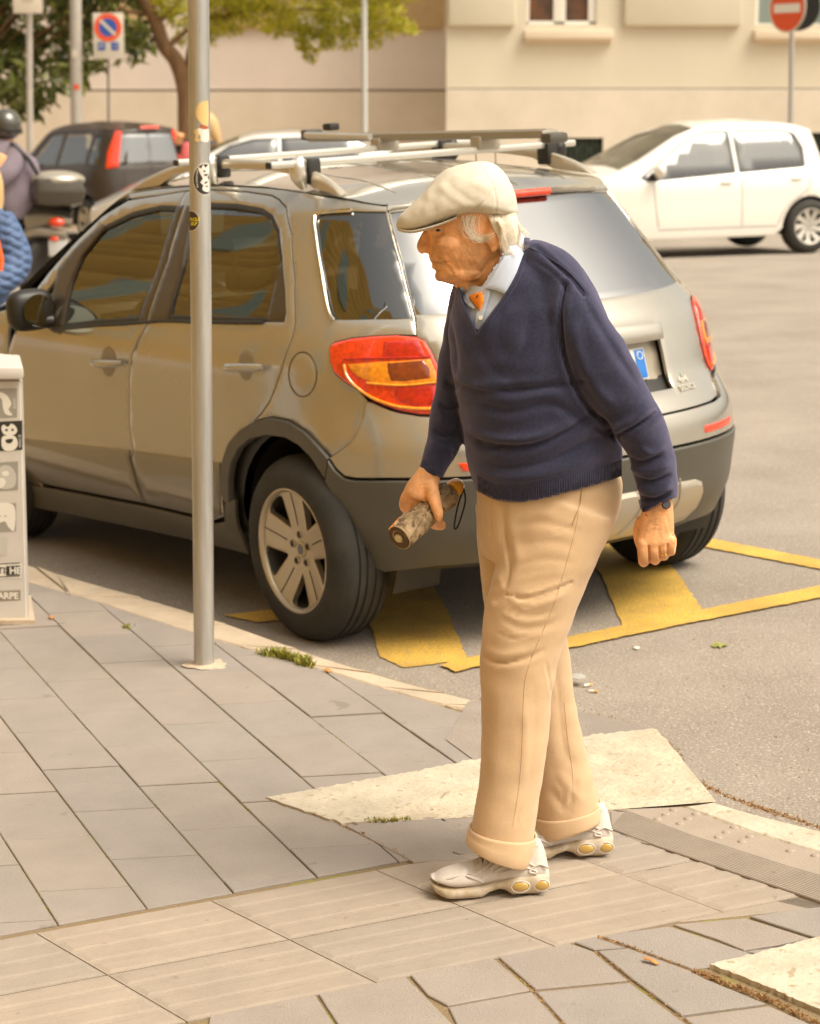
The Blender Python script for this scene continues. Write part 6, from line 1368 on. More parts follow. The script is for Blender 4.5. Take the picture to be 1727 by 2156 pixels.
for i in range(280):
    j = lambda s: RNG.uniform(-s, s); k = RNG.uniform(0, 1)
    strand([(1030 + 55 * k + j(5), 454 + j(3)), (1042 + 48 * k + j(5), 478 + j(6)), (1054 + 40 * k + j(7), 504 + j(7)), (1062 + 32 * k + j(9), 522 + 8 * (1 - k) + j(8)), (1072 + 38 * k + j(9), 520 + 22 * (1 - k) + j(9))], .002, .008)
for i in range(26):
    j = lambda s: RNG.uniform(-s, s); strand([(1078 + j(6), 458 + j(4)), (1092 + j(4), 474 + j(6)), (1104 + j(5), 488 + j(6)), (1112 + j(6), 494 + j(8))], .001, .003)
o = st.obj('hair_strands', m_hair, hair, smooth=True, sharp=None, kind='stuff')
# ---- watch and ring
h = on(bvb, 1403, 1062, .0005); V, Fc = lathe([(.0001, .003), (.008, .003), (.010, .001), (.010, -.003), (.001, -.003)], h, (O - h) + np.array([1.2, 0, .6]), 24); mk('wrist_watch', V, Fc, M('watch_dark', (.10, .09, .09), .2, metal=.8), man)
q = [on(bvb, x, y, .0004) for x, y in [(1389, 1166), (1392, 1168.5), (1397, 1169.5), (1402, 1168), (1405, 1165)]]; MB().tube(catmull(q, 14), .0016, 8).obj('gold_ring', M('gold', (.85, .55, .18), .25, metal=1.0), man)
# ---- shoes
def shoe(heel, toe, hgt=1.0):
    g0, g1 = np.array(heel), np.array(toe); g0[2] = float(zroad(g0[0], g0[1])) + KP + .002; g1[2] = float(zroad(g1[0], g1[1])) + KP + .002
    d = g1 - g0; L = np.linalg.norm(d); d /= L; sd_ = np.cross(d, [0, 0, 1.]); sd_ /= np.linalg.norm(sd_)
    if sd_[1] > 0: sd_ = -sd_
    up = np.array([0, 0, 1.]); at = lambda t, y, z: g0 + d * t * L + sd_ * y + up * z
    ts_ = np.linspace(0, 1, 48); WT_ = [(0, .024), (.04, .032), (.12, .037), (.3, .036), (.45, .037), (.62, .045), (.76, .049), (.88, .045), (.96, .030), (1, .012)]
    TP = [(0, .060), (.03, .094), (.08, .120), (.14, .116), (.22, .106), (.30, .110), (.38, .112), (.46, .098), (.56, .083), (.68, .071), (.80, .062), (.90, .054), (.96, .044), (1, .026)]
    BT = [(0, .022), (.06, .010), (.3, .008), (.45, .012), (.62, .008), (.8, .010), (.92, .020), (1, .030)]
    it = lambda tab: (lambda c: np.interp(ts_, c[:, 0], c[:, 1]))(catmull(tab, 120))
    w_, tp_, bt = it(WT_), it(TP), it(BT); V = []; m_ = 32
    for i, t in enumerate(ts_):
        z0 = bt[i] + .012; z1 = max(tp_[i] * hgt, z0 + .004)
        for j in range(m_):
            a = 2 * math.pi * j / m_; ca, sa = math.cos(a), math.sin(a); zz = (z1 - z0); nar = 1 - .42 * max(0, sa) ** 1.5 * (zz > .05)
            V.append(at(t, w_[i] * .93 * math.copysign(abs(ca) ** .85, ca) * nar, z0 + zz * (.35 + .65 * sa if sa > 0 else .35 * (1 + sa))))
    V += [np.mean(V[:m_], 0), np.mean(V[-m_:], 0)]; n_ = 48; k = n_ * m_
    up_ = mk('shoe_upper', V, grid_faces(n_, m_, True) + [(k, (j + 1) % m_, j) for j in range(m_)] + [(k + 1, (n_ - 1) * m_ + j, (n_ - 1) * m_ + (j + 1) % m_) for j in range(m_)], m_shoe, man, sharp=None)
    V = []; n2 = 60; t2 = np.linspace(-.012, 1.008, n2); top_ = np.interp(t2, [-.02, 0, .1, .3, .42, .55, .8, .93, 1.01], [.040, .048, .052, .046, .036, .028, .026, .030, .034]); wt = np.interp(t2, ts_, w_) + .004
    bo = np.interp(t2, [-.02, .03, .08, .30, .36, .42, .5, .56, .64, .86, .94, 1.01], [.022, .006, .0, .0, .012, .016, .010, .0, .0, .001, .010, .028])
    for i in range(n2):
        for j in range(20):
            a = 2 * math.pi * j / 20; ca, sa = math.cos(a), math.sin(a); zc = (top_[i] + bo[i]) / 2; hz = (top_[i] - bo[i]) / 2; bulge = 1 + .05 * math.sin(t2[i] * 26) * (t2[i] < .42)
            V.append(at(t2[i], wt[i] * bulge * math.copysign(abs(ca) ** .5, ca), zc + hz * math.copysign(abs(sa) ** .6, sa)))
    V += [np.mean(V[:20], 0), np.mean(V[-20:], 0)]; k = n2 * 20
    so = mk('shoe_sole', V, grid_faces(n2, 20, True) + [(k, (j + 1) % 20, j) for j in range(20)] + [(k + 1, (n2 - 1) * 20 + j, (n2 - 1) * 20 + (j + 1) % 20) for j in range(20)], m_sole, man, sharp=60)
    for t, ww in ((.055, .0165), (.235, .0195)):
        c = at(t, np.interp(t, ts_, w_) + .0045, .024); ax_ = np.array([d, sd_, up]); V, Fc = ball(c, (ww, .006, .0115), 14, ax_); o = mk('air_window', V, Fc, m_amber, so)
        q = np.array([c + d * ww * 1.04 * math.cos(a) + up * .013 * math.sin(a) + sd_ * .0012 for a in np.linspace(0, 2 * np.pi, 25)]); MB().tube(q, .0018, 6).obj('window_rim', m_shoe, so)
    bv = BVHTree.FromPolygons([Vector(v.co) + Vector(ORG[up_]) for v in up_.data.vertices], [tuple(p.vertices) for p in up_.data.polygons])
    def side(t, z):
        p = at(t, .2, z); h = bv.ray_cast(Vector(p), Vector(-sd_), 1.0); return np.array(h[0]) + sd_ * .0006 if h[0] is not None else at(t, .03, z)
    for q in ([(.10, .056), (.22, .066), (.33, .060), (.42, .052)], [(.12, .068), (.24, .080), (.36, .070), (.46, .058)], [(.16, .082), (.28, .092), (.40, .080), (.50, .064)], [(.10, .052), (.16, .085), (.09, .108)], [(.56, .050), (.68, .056), (.82, .050), (.94, .036)], [(.55, .036), (.62, .046), (.70, .054)], [(.0, .062), (.08, .07), (.16, .056), (.10, .050)]):
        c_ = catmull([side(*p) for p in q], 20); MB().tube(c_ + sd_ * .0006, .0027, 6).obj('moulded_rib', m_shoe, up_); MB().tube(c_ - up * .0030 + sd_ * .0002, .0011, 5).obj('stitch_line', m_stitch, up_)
    tong = [at(t, y, np.interp(t, ts_, tp_) * hgt - abs(y) * .35 + .001) for t in np.linspace(.42, .60, 8) for y in np.linspace(-.014, .020, 7)]
    mk('tongue_mesh', tong, grid_faces(8, 7), m_mesh, up_)
    for t in (.44, .485, .53, .575):
        z = np.interp(t, ts_, tp_) * hgt; q = [at(t - .012, .026, z - .016), at(t, .010, z + .003), at(t + .014, -.010, z + .001)]; MB().tube(catmull(q, 10), .0022, 6).obj('lace', m_shoe, up_)
        q = [at(t + .014, .026, z - .018), at(t, .010, z + .004), at(t - .012, -.010, z + .001)]; MB().tube(catmull(q, 10), .0022, 6).obj('lace', m_shoe, up_)
    MB().tube(catmull([side(.40, .088), side(.46, .080), side(.54, .066), side(.62, .058), at(.64, .008, np.interp(.64, ts_, tp_) * hgt + .001)], 24), .0024, 6).obj('eyelet_edge', m_shoe, up_)
    return up_
shoe(G(1153, 1874), G(907, 1884), 1.0)
shoe(G(1287, 1795), G(1055, 1804), 1.0)
# ---- umbrella
um = thing('folded_umbrella', tuple(Q(890, 1085, -.02)), 'folded beige patterned umbrella with orange handle held in the right hand of the man', 'umbrella')
m_um = M('umbrella_print', (.24, .155, .075), .85, var=.35, vs_=45, bump=.0014, bs=130, col2=(.40, .28, .15), speck=(55, .56, (.12, .07, .035)))
m_um2 = M('orange_lining', (.80, .26, .05), .8)
A0 = W(842, 1131, YM - .085); A1 = W(948, 1036, YM + .045); ax_ = A1 - A0; LU = np.linalg.norm(ax_); ax_ /= LU; e_a = np.cross(ax_, [0, 0, 1.]); e_a /= np.linalg.norm(e_a); e_b = np.cross(ax_, e_a)
V = []; n_, m_ = 40, 120
for i in range(n_):
    t = i / (n_ - 1); R0 = np.interp(t, [0, .05, .3, .55, .75, .93, 1], [.027, .0305, .0320, .0275, .0285, .0300, .022]); 
    for j in range(m_):
        a = 2 * math.pi * j / m_; ph = (a / (2 * math.pi) * 7 + t * 2.0) % 1.0; r = R0 * (.90 + .12 * ph ** 1.6 + .015 * math.sin(a * 3 + t * 9)); V.append(A0 + ax_ * (t * LU + .006 * math.sin(a * 2) * (t > .9)) + r * (math.cos(a) * e_a + math.sin(a) * e_b))
mk('rolled_canopy', V, grid_faces(n_, m_, True), m_um, um, sharp=40)
for k in range(7):                                         # spiral edges of the rolled cloth at the open end
    r = .0285 - k * .0028; q = [A0 - ax_ * (.001 + .0012 * math.sin(k * 2 + a)) + r * (1 - .06 * a / 6.28) * (math.cos(a + k) * e_a + math.sin(a + k) * e_b) for a in np.linspace(0, 6.4, 40)]
    MB().tube(q, .0016, 6).obj('cloth_edge', m_um if k % 2 else M('umbrella_edge', (.42, .29, .15), .85), um)
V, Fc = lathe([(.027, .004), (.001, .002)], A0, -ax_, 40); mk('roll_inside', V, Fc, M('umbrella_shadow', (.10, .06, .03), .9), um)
V, Fc = lathe([(.0085, -.004), (.0095, .004), (.0085, .008), (.0001, .009)], A0, -ax_, 24); mk('end_cap', V, Fc, M('cap_cream', (.62, .50, .24), .4), um)
for k, (a0, t0_, t1_) in enumerate(((2.4, .03, .42), (2.9, .06, .30), (3.5, .02, .22), (2.0, .2, .5))):
    q = [A0 + ax_ * (t * LU) + .0325 * (math.cos(a0 + 1.6 * t) * e_a + math.sin(a0 + 1.6 * t) * e_b) for t in np.linspace(t0_, t1_, 14)]; MB().tube(q, .0016, 6).obj('lining_edge', m_um2, um)
m_oh = M('orange_handle', (.86, .40, .04), .28, coat=.6)
V, Fc = lathe([(.001, -.004), (.0185, -.002), (.0205, .006), (.0200, .016), (.0165, .027), (.009, .034), (.0001, .036)], A1 + ax_ * .006, ax_, 32); mk('handle', V, Fc, m_oh, um)
hp = A1 + ax_ * .030 + np.array([.012, -.012, -.004]); q = catmull([hp, hp + [.004, -.004, -.03], hp + [-.008, -.004, -.075], hp + [-.016, -.003, -.092], hp + [-.020, -.002, -.085], hp + [-.012, 0, -.04], hp + [.001, 0, -.002]], 40)
MB().tube(q, .0022, 6).obj('wrist_strap', M('black_cord', (.012, .014, .02), .6), um)
# ================================================================== OTHER CARS
def hatchback(name, label, contact, fwd, yaw_side, prof, paint, mats=None, wheel_r=.295, wb=2.42, hubs='swirl', group=None):
    """small car. contact: ground point under its left rear wheel; fwd: heading"""
    f = np.array([fwd[0], fwd[1], 0.]); f /= np.linalg.norm(f); f[2] = GX * .3 * f[0]; f /= np.linalg.norm(f)
    N_ = np.array([-GX * .3, 0, 1.]); L_ = np.cross(N_, f); L_ /= np.linalg.norm(L_); N_ = np.cross(f, L_)
    C_ = np.array([contact[0], contact[1], float(zroad(contact[0], contact[1]))]) - L_ * prof['hw']
    hw = prof['hw']; z_ = prof
    Wt = smooth_tab([(.10, hw - .05), (.25, hw - .02), (.45, hw), (.75, hw), (z_['belt'] - .08, hw - .01), (z_['belt'], hw - .045), (z_['top'] - .06, hw - .22), (z_['top'] + .08, hw - .30)], w=.04)
    R0 = z_['rear']; Rt = smooth_tab([(.10, R0 + .18), (.28, R0 + .05), (.45, R0), (.66, R0 + .01), (z_['belt'], R0 + .07), (z_['top'] - .06, R0 + z_['rake']), (z_['top'] + .08, R0 + z_['rake'] + .05)], w=.05)
    S = Surf(C_, f, L_, N_, Wt, Rt, .15, 3.4, hw, R0, nose=(1.7, wb + .62, .22)); lc_ = lambda x, y, z: S.world(np.array(x, float), np.array(y, float), np.array(z, float))
    o = thing(name, tuple(C_), label, 'car', group); top, belt = z_['top'], z_['belt']; nx = wb + .60
    rp = z_['roofpts']                                       # roof edge: (x, z) rear -> cowl
    rxx = np.array([p[0] for p in rp]); rzz = np.array([p[1] for p in rp]); edge = catmull(rp, 40)
    wa = [(math.cos(t) * .36, .30 + math.sin(t) * .36) for t in np.linspace(math.pi, 0, 14)]
    low = [(nx + .02, .26), (nx + .03, .55), (nx - .02, .68), (wb + .2, .84), (rp[-1][0] + .0, rp[-1][1])]
    u_r = S.uc
    outl = [(u_r, .26), (-.42, .24)] + [(x, z) for x, z in wa if z > .25] + [(.45, .22), (wb - .45, .22)] + [(wb + x, z) for x, z in wa if z > .25] + low + [tuple(p) for p in edge[::-1]] + [(u_r + .3, rp[0][1] + .01), (u_r, rp[0][1] + .02)]
    wins = z_['wins']; rw = z_['rearwin']; rq = [(u_r, rw[0]), (u_r, rw[1]), (u_r + rw[2] - .05, rw[1]), (u_r + rw[2], rw[0])]
    for mm in ((lambda q: q), S.mir):
        rear_half = [(u_r, rw[1]), (u_r + rw[2] - .06, rw[1]), (u_r + rw[2], rw[0]), (u_r, rw[0])]
        i_ = [k for k in outl]; ou = i_ + [(u_r, rw[1]), (u_r + rw[2] - .06, rw[1] - .0), (u_r + rw[2], rw[0]), (u_r, rw[0])]
        panel('side_panel', mm(ou), S, paint, o, holes=[mm(w_) for w_ in wins], grid=.07, inset=0, thick=.02)
        for w_ in wins: panel('side_window', mm(w_), S, mats or m_glass, o, inset=-.004, out=-.006, thick=.002, grid=.12); panel('window_seal', mm(w_), S, m_blk, o, holes=[mm(offs(densify(np.array(w_), .05), .016))], inset=0, out=-.003, grid=.03)
        for d_ in z_['doors']:
            q = np.array(mm(d_)); V = S(catmull(q, 60)[:, 0], catmull(q, 60)[:, 1]); MB().tube(V, .004, 5).obj('door_gap', m_blk, o)
        for hx in z_['handles']:
            u, z = mm([hx])[0]; p = S(np.array([u - .07, u, u + .07]), np.array([z] * 3)); c = p.mean(0); n = (c - C_) - f * ((c - C_) @ f) - N_ * ((c - C_) @ N_); n /= np.linalg.norm(n); MB().tube(p + n * .02, .014, 8).obj('door_handle', paint, o)
        if z_.get('lamp'): panel('tail_light', mm(z_['lamp']), S, m_lr, o, out=.012, grid=.05, thick=.02)
        q = mm([(-.3, .24), (nx - .1, .24), (nx - .1, .40), (.5, .36), (0, .5), (-.3, .4)])
    panel('rear_window', rq + S.mir(rq[::-1]), S, z_.get('rglass', m_glass_rear), o, inset=0, out=-.004, thick=.002, grid=.1)
    # roof, windscreen and bonnet as one swept skin each
    def skin(nm, x0, x1, mt, v0=-1, v1=1, off=0.0, n=26, m=24):
        V = []
        for x in np.linspace(x0, x1, n):
            zc = np.interp(x, np.r_[rxx, wb + .2, nx], np.r_[rzz, .84, .66]); ww = np.interp(zc, Wt[:, 0], Wt[:, 1]) - .22 * np.clip((x - 1.7) / (nx - 1.7), 0, 1) ** 2.2
            for v in np.linspace(v0, v1, m): V.append(lc_(x, v * ww, zc + .055 * (1 - abs(v) ** 2.4) + off))
        return mk(nm, V, [q[::-1] for q in grid_faces(n, m)], mt, o, sharp=60)
    xr = float(S.local(u_r, top)[0]); xw = z_['screen'][0]; xc = z_['screen'][1]
    V = []                                                   # rounded rear of the roof
    for t in np.linspace(0, 1, 14):
        for v in np.linspace(-1, 1, 24):
            xe = .15 - (.15 - np.interp(rp[0][1], Rt[:, 0], Rt[:, 1])) * (1 - abs(v) ** 3.4) ** (1 / 3.4); x = xe + (.4 - xe) * t; zc = np.interp(x, rxx, rzz); ww = np.interp(zc, Wt[:, 0], Wt[:, 1]); V.append(lc_(x, v * ww, zc + .055 * (1 - abs(v) ** 2.4) * min(1, .35 + t)))
    mk('roof', V, [q[::-1] for q in grid_faces(14, 24)], paint, o, sharp=60)
    skin('roof', .4, xw, paint); skin('windscreen', xw, xc, z_.get('glass', m_glass), -.92, .92); skin('bonnet', xc, nx, paint)
    skin('windscreen_pillar', xw, xc, paint, .9, 1, .003, m=4); skin('windscreen_pillar', xw, xc, paint, -1, -.9, .003, m=4)
    b = MB(); b.box(lc_(wb / 2, 0, .27), (wb + .5, hw * 1.6, .05), [f, L_, N_]); b.obj('floor', m_blk, o, smooth=False)
    b = MB(); b.box(lc_(nx - .02, 0, .48), (.12, hw * 1.45, .42), [f, L_, N_], bev=.05); b.obj('front_bumper', paint, o)
    for s in (.33, -.33):
        b = MB(); b.box(lc_(1.15, s, .75), (.14, .44, .75), [f, L_, N_], bev=.05); b.box(lc_(1.1, s, 1.17), (.10, .24, .18), [f, L_, N_], bev=.04); b.obj('front_seat', m_seat, o)
    b = MB(); b.box(lc_(.2, 0, .75), (.14, 1.1, .6), [f, L_, N_], bev=.05); b.obj('rear_seat', m_seat, o)
    for s in (1, -1):
        for x in (0, wb):
            c = lc_(x, s * (hw - .0), wheel_r); build_wheel(o, c, L_ * s, r=wheel_r, w=.18, rim=wheel_r * .66, spokes=z_.get('spokes', 9), style=hubs, rot=.3, up=N_, mat=z_.get('rim', m_alloy))
            V = []
            for t in np.linspace(-.2, math.pi + .2, 16):
                for y in (hw - .01, hw - .3): V.append(lc_(x + .35 * math.cos(t), s * y, .30 + .35 * math.sin(t)))
            V.append(lc_(x, s * (hw - .3), .3)); mk('wheel_well', V, [(2 * i, 2 * i + 1, 2 * i + 3, 2 * i + 2) for i in range(15)] + [(2 * i + 1, 32, 2 * i + 3) for i in range(15)], m_blk, o)
    ms = z_['mirror']
    for s in (1, -1):
        c = lc_(ms[0], s * (hw + .06), ms[1]); bb = ball(c, (.06, .11, .075), 14, [f, L_, N_]); mk('door_mirror', bb[0], bb[1], z_.get('mirror_mat', paint), o)
        MB().tube([c - N_ * .05, lc_(ms[0] + .02, s * (hw - .05), ms[1] - .09)], .025, 8).obj('mirror_arm', m_blk, o)
    return o, S, lc_
m_wp = M('white_car_paint', (.80, .76, .68), .35, coat=1.0)
cw_ = np.array([W(1706, 525, 24.6)[0], 24.6, 0])
prof_up = dict(hw=.80, belt=.93, top=1.40, rear=-.46, rake=.20, roofpts=[(-.30, 1.40), (.1, 1.45), (.7, 1.48), (1.2, 1.46), (1.6, 1.34), (2.1, 1.08), (2.42, .95)],
    wins=[[(.02, .98), (.90, .93), (.90, 1.40), (.3, 1.405), (.08, 1.36), (-.02, 1.2)], [(.94, .93), (2.05, .86), (2.14, .90), (1.80, 1.12), (1.46, 1.33), (1.2, 1.395), (.94, 1.40)]],
    doors=[[(.88, .90), (.88, .35)], [(1.98, .84), (1.96, .60), (1.92, .35)], [(.0, .92), (.02, .75), (.3, .55), (.42, .35)], [(.42, .33), (1.2, .33), (1.92, .33)]], handles=[(.18, .86), (1.08, .84)], rearwin=(.98, 1.34, .62), screen=(1.34, 2.34), mirror=(1.95, .98), rim=M('bright_hub', (.62, .58, .52), .4, metal=.4))
hatchback('parked_car', 'white five door hatchback parked across the street before the cream building', cw_, (-math.cos(rad(20)), -math.sin(rad(20))), 1, prof_up, m_wp, glass_mat('pale_glass', (.20, .21, .18), .06), wb=2.62, wheel_r=.31)
m_bp = M('dark_brown_paint', (.030, .018, .010), .5, coat=.35)
cb_ = np.array([W(182, 498, 28.5)[0], 28.5, 0])
prof_p = dict(hw=.78, belt=.98, top=1.50, rear=-.50, rake=.12, roofpts=[(-.30, 1.47), (.1, 1.51), (.7, 1.54), (1.2, 1.52), (1.5, 1.42), (1.85, 1.14), (2.1, .98)],
    wins=[[(-.28, 1.03), (.02, 1.03), (.02, 1.40), (-.18, 1.40)], [(.08, 1.03), (.90, 1.00), (.90, 1.45), (.2, 1.45), (.08, 1.40)], [(.94, 1.00), (1.82, .96), (1.60, 1.20), (1.32, 1.42), (.94, 1.45)]],
    doors=[[(.92, .98), (.92, .35)]], handles=[(.2, .90), (1.1, .9)], rearwin=(1.02, 1.42, .66), screen=(1.35, 2.05), mirror=(1.75, 1.02), lamp=[(-.40, .98), (-.58, 1.00), (-.56, 1.46), (-.44, 1.47), (-.38, 1.2)], spokes=5, rglass=glass_mat('hazy_rear_glass', (.10, .10, .09), .30))
o_, S2, lc2 = hatchback('parked_car', 'dark brown small hatchback with tall red tail lamps parked behind the motorcycle', cb_, CARA[:2] * 1.0, 1, prof_p, m_bp, glass_mat('brown_glass', (.55, .5, .32), .16), hubs='wide')
p_ = S2(np.array([S2.uc + .2, S2.uc, S2.uc - .2]), np.array([1.485] * 3)); MB().tube(p_ + np.array([.03, -.04, .02]), .022, 8).obj('brake_light', m_lr, o_)
m_sp = M('silver_car_paint', (.62, .60, .56), .35, metal=.4, coat=1.0)
cs2 = np.array([W(772, 480, 23.6)[0], 23.6, 0])
prof_s = dict(prof_up); prof_s.update(hw=.84, roofpts=[(-.35, 1.24), (.1, 1.38), (.7, 1.44), (1.2, 1.42), (1.6, 1.28), (2.0, 1.06), (2.3, .95)], rear=-.8, rake=.45)
hatchback('parked_car', 'silver car mostly hidden behind the roof of the grey car', cs2, (-1, -.12), 1, prof_s, m_sp, m_glass_dark, wb=2.35)

# ================================================================== MOTORCYCLE AND RIDER (upper left)
YB = 20.0
def gz(px, Y): x = W(px, 400, Y)[0]; return np.array([x, Y, float(zroad(x, Y))])
mc = thing('motorcycle', tuple(gz(60, YB)), 'dark motorcycle with a large black and silver top case, ridden away at the left edge', 'motorcycle')
q = lambda x, y, d=0.0: W(x, y, YB + d)
bb = MB(); c = q(118, 402, -.02); bb.box(c, (.50, .50, .30), [[.93, .36, 0], [-.36, .93, 0], [0, 0, 1]], bev=.14); bb.obj('top_case', M('case_brown_black', (.045, .035, .022), .35, coat=.5), mc)
V, Fc = ball(q(120, 378, -.02), (.26, .24, .085), 20); mk('top_case_lid', V, Fc, M('case_silver', (.50, .46, .38), .3, metal=.6), mc)
MB().tube(catmull([q(20, 455), q(60, 440), q(110, 445), q(150, 455)], 12), np.linspace(.12, .07, 12), 12).obj('seat', m_blk, mc)
MB().tube(catmull([q(60, 470, -.05), q(100, 462, -.08), q(150, 470, -.1)], 12), np.linspace(.10, .045, 12), 10).obj('tail_fairing', M('fairing_grey', (.20, .17, .12), .35, coat=.6), mc)
MB().tube(catmull([q(40, 500, -.1), q(80, 488, -.12), q(140, 495, -.14)], 12), np.linspace(.045, .05, 12), 10).obj('silencer', M('exhaust_steel', (.35, .32, .27), .35, metal=.7), mc)
V, Fc = ball(q(119, 468, -.16), (.075, .05, .045), 14); mk('tail_light', V, Fc, m_lr, mc)
V, Fc = ball(q(115, 503, -.16), (.05, .03, .022), 10); mk('reflector', V, Fc, m_lr, mc)
bb = MB(); bb.box(q(122, 522, -.16), (.17, .012, .15), bev=.004); bb.obj('number_plate', M('plate_grey', (.55, .55, .55), .5), mc)
wc = gz(88, YB) + [0, 0, .30]; V, Fc = lathe([(.19, -.05), (.27, -.065), (.30, -.04), (.305, 0), (.30, .04), (.27, .065), (.19, .05), (.19, -.05)], wc, [.75, -.66, 0], 40); mk('tyre', V, Fc, m_rub, mc)
V, Fc = lathe([(.19, -.04), (.19, .04), (.17, .03), (.03, .03), (.03, -.03), (.17, -.03), (.19, -.04)], wc, [.75, -.66, 0], 30); mk('wheel', V, Fc, m_hub, mc)
MB().tube(catmull([wc + [.20, .1, .25], wc + [.05, 0, .36], wc + [-.2, 0, .30], wc + [-.36, 0, .12]], 14), .05, 8).obj('mudguard', M('fairing_grey', (.20, .17, .12), .35), mc)
wf_ = wc + np.array([-.95, 1.0, 0]); V, Fc = lathe([(.19, -.05), (.27, -.06), (.305, 0), (.27, .06), (.19, .05), (.19, -.05)], wf_, [.75, -.66, 0], 32); mk('tyre', V, Fc, m_rub, mc)
MB().tube([wc + [0, 0, .1], wc + [-.45, .5, .35], wf_ + [.1, 0, .55]], .11, 10).obj('frame', m_blk, mc); MB().tube([wf_, wf_ + [.12, -.1, .75]], .035, 8).obj('fork', m_chrome, mc)
MB().tube([wf_ + [-.15, -.4, .80], wf_ + [.15, -.12, .82], wf_ + [.35, .2, .80]], .018, 6).obj('handlebar', m_blk, mc)
rd_ = thing('person', tuple(gz(10, YB + .1)), 'rider in a mauve jacket and dark helmet sitting on the motorcycle, left edge', 'person')
L2 = lambda path, n=20, m=24: limb(path, n, m, 2.2, Ybase=YB)
b = MB(); b.add(*L2([(12, 455, 0, 40, .15), (6, 400, 0, 50, .16), (2, 340, 0, 48, .14), (8, 305, 0, 25, .10), (12, 285, 0, 15, .06)])); b.add(*ball(q(14, 262), (.10, .11, .13)))
b.add(*L2([(20, 445, -.12, 20, .09), (-30, 470, -.15, 18, .08), (-60, 500, -.2, 14, .07), (-50, 560, -.2, 11, .05), (-45, 600, -.2, 9, .04)])); b.add(*L2([(5, 325, -.2, 14, .06), (-20, 380, -.25, 12, .055), (-70, 400, -.1, 10, .05), (-95, 410, .1, 8, .04)]))
V, Fc = fuse(b, .02, 3); mk('body', V, Fc, m_skin, rd_, sharp=None)
b = MB(); b.add(*L2([(5, 458, 0, 58, .20), (8, 400, 0, 76, .21), (6, 350, 0, 74, .20), (6, 320, 0, 58, .18), (10, 296, 0, 30, .12)])); b.add(*L2([(40, 320, -.1, 24, .09), (10, 370, -.25, 22, .08), (-50, 395, -.2, 17, .07), (-90, 405, 0, 13, .055)]))
V, Fc = fuse(b, .018, 4); V = fold_noise(V, Fc, .02, 5, 1.3); mk('jacket', V, Fc, M('mauve_jacket', (.20, .165, .20), .9, var=.1, bump=.002, bs=80), rd_, sharp=None)
b = MB(); b.add(*L2([(22, 448, -.12, 26, .11), (-30, 472, -.15, 23, .10), (-62, 500, -.2, 18, .085), (-52, 575, -.2, 15, .06)])); V, Fc = fuse(b, .02, 3); mk('trousers', V, Fc, m_blk, rd_, sharp=None)
V, Fc = ball(q(12, 262, -.01), (.150, .155, .150), 24); he = mk('helmet', V, Fc, M('helmet_black', (.05, .045, .035), .25, coat=1.), rd_)
V, Fc = lathe([(.150, -.02), (.157, -.015), (.157, .015), (.150, .02)], q(12, 272, -.01), [.15, 0, 1], 30); o2 = mk('helmet_rim', V, Fc, m_blk, rd_)
MB().tube([q(22, 300, -.16), q(60, 335, -.20), q(80, 368, -.14)], .02, 6).obj('bag_strap', m_blk, rd_)
# person in the quilted jacket
YQ = 11.5
pj = thing('person', tuple(gz(-60, YQ)), 'person in a blue quilted jacket with orange strap, left edge beside the car', 'person')
L3 = lambda path, n=22, m=24: limb(path, n, m, 2.2, Ybase=YQ); q3 = lambda x, y, d=0.0: W(x, y, YQ + d)
b = MB(); b.add(*ball(q3(-52, 375), (.09, .10, .125))); b.add(*L3([(-50, 400, 0, 22, .06), (-52, 460, 0, 60, .10), (-55, 560, 0, 62, .12), (-58, 680, 0, 62, .12), (-58, 780, 0, 50, .11)]))
for s in (-1, 1): b.add(*L3([(-58 + 22 * s, 760, .08 * s, 34, .09), (-58 + 26 * s, 900, .08 * s, 26, .07), (-58 + 28 * s, 1010, .08 * s, 16, .05)]))
b.add(*L3([(10, 560, -.1, 16, .04), (-40, 600, -.2, 13, .035), (-75, 610, -.25, 12, .03)]))
V, Fc = fuse(b, .012, 3); mk('body', V, Fc, m_skin, pj, sharp=None)
b = MB(); b.add(*L3([(-55, 425, 0, 34, .09), (-54, 455, 0, 70, .13), (-56, 540, 0, 78, .15), (-58, 640, 0, 80, .15), (-58, 730, 0, 76, .15)]))
b.add(*L3([(-5, 465, -.02, 38, .085), (18, 505, -.06, 36, .08), (34, 548, -.10, 34, .075), (14, 585, -.18, 30, .07), (-40, 612, -.26, 25, .06), (-90, 618, -.30, 22, .05)]))
V, Fc = fuse(b, .010, 3); st_ = []
for k in range(10):
    y = 450 + 19 * k; st_.append(([(-90, y + 20), (-20, y), (30, y + 14), (80, y + 40)], 3.0, -9, 1)); st_.append(([(-90, y - 10), (-20, y + 12), (30, y + 2), (80, y - 20)], 3.0, -6, 1))
V = sculpt(V, Fc, st_); mk('quilted_jacket', V, Fc, M('blue_quilt', (.07, .12, .24), .6, var=.15, vs_=20), pj, sharp=None)
b = MB()
for s in (-1, 1): b.add(*L3([(-58 + 20 * s, 720, .07 * s, 46, .11), (-58 + 26 * s, 900, .08 * s, 34, .09), (-58 + 28 * s, 1020, .08 * s, 26, .07)]))
V, Fc = fuse(b, .014, 3); mk('trousers', V, Fc, M('dark_denim', (.04, .05, .08), .9), pj, sharp=None)
V, Fc = limb([(-50, 340, .02, 30, .09), (-36, 380, .02, 40, .10), (-26, 425, .02, 34, .09), (-18, 455, .0, 22, .06)], 16, 20, 2.2, Ybase=YQ); mk('hair', V, Fc, M('blond_hair', (.60, .40, .18), .6, bump=.004, bs=60, stretch=(1, 1, .2)), pj)
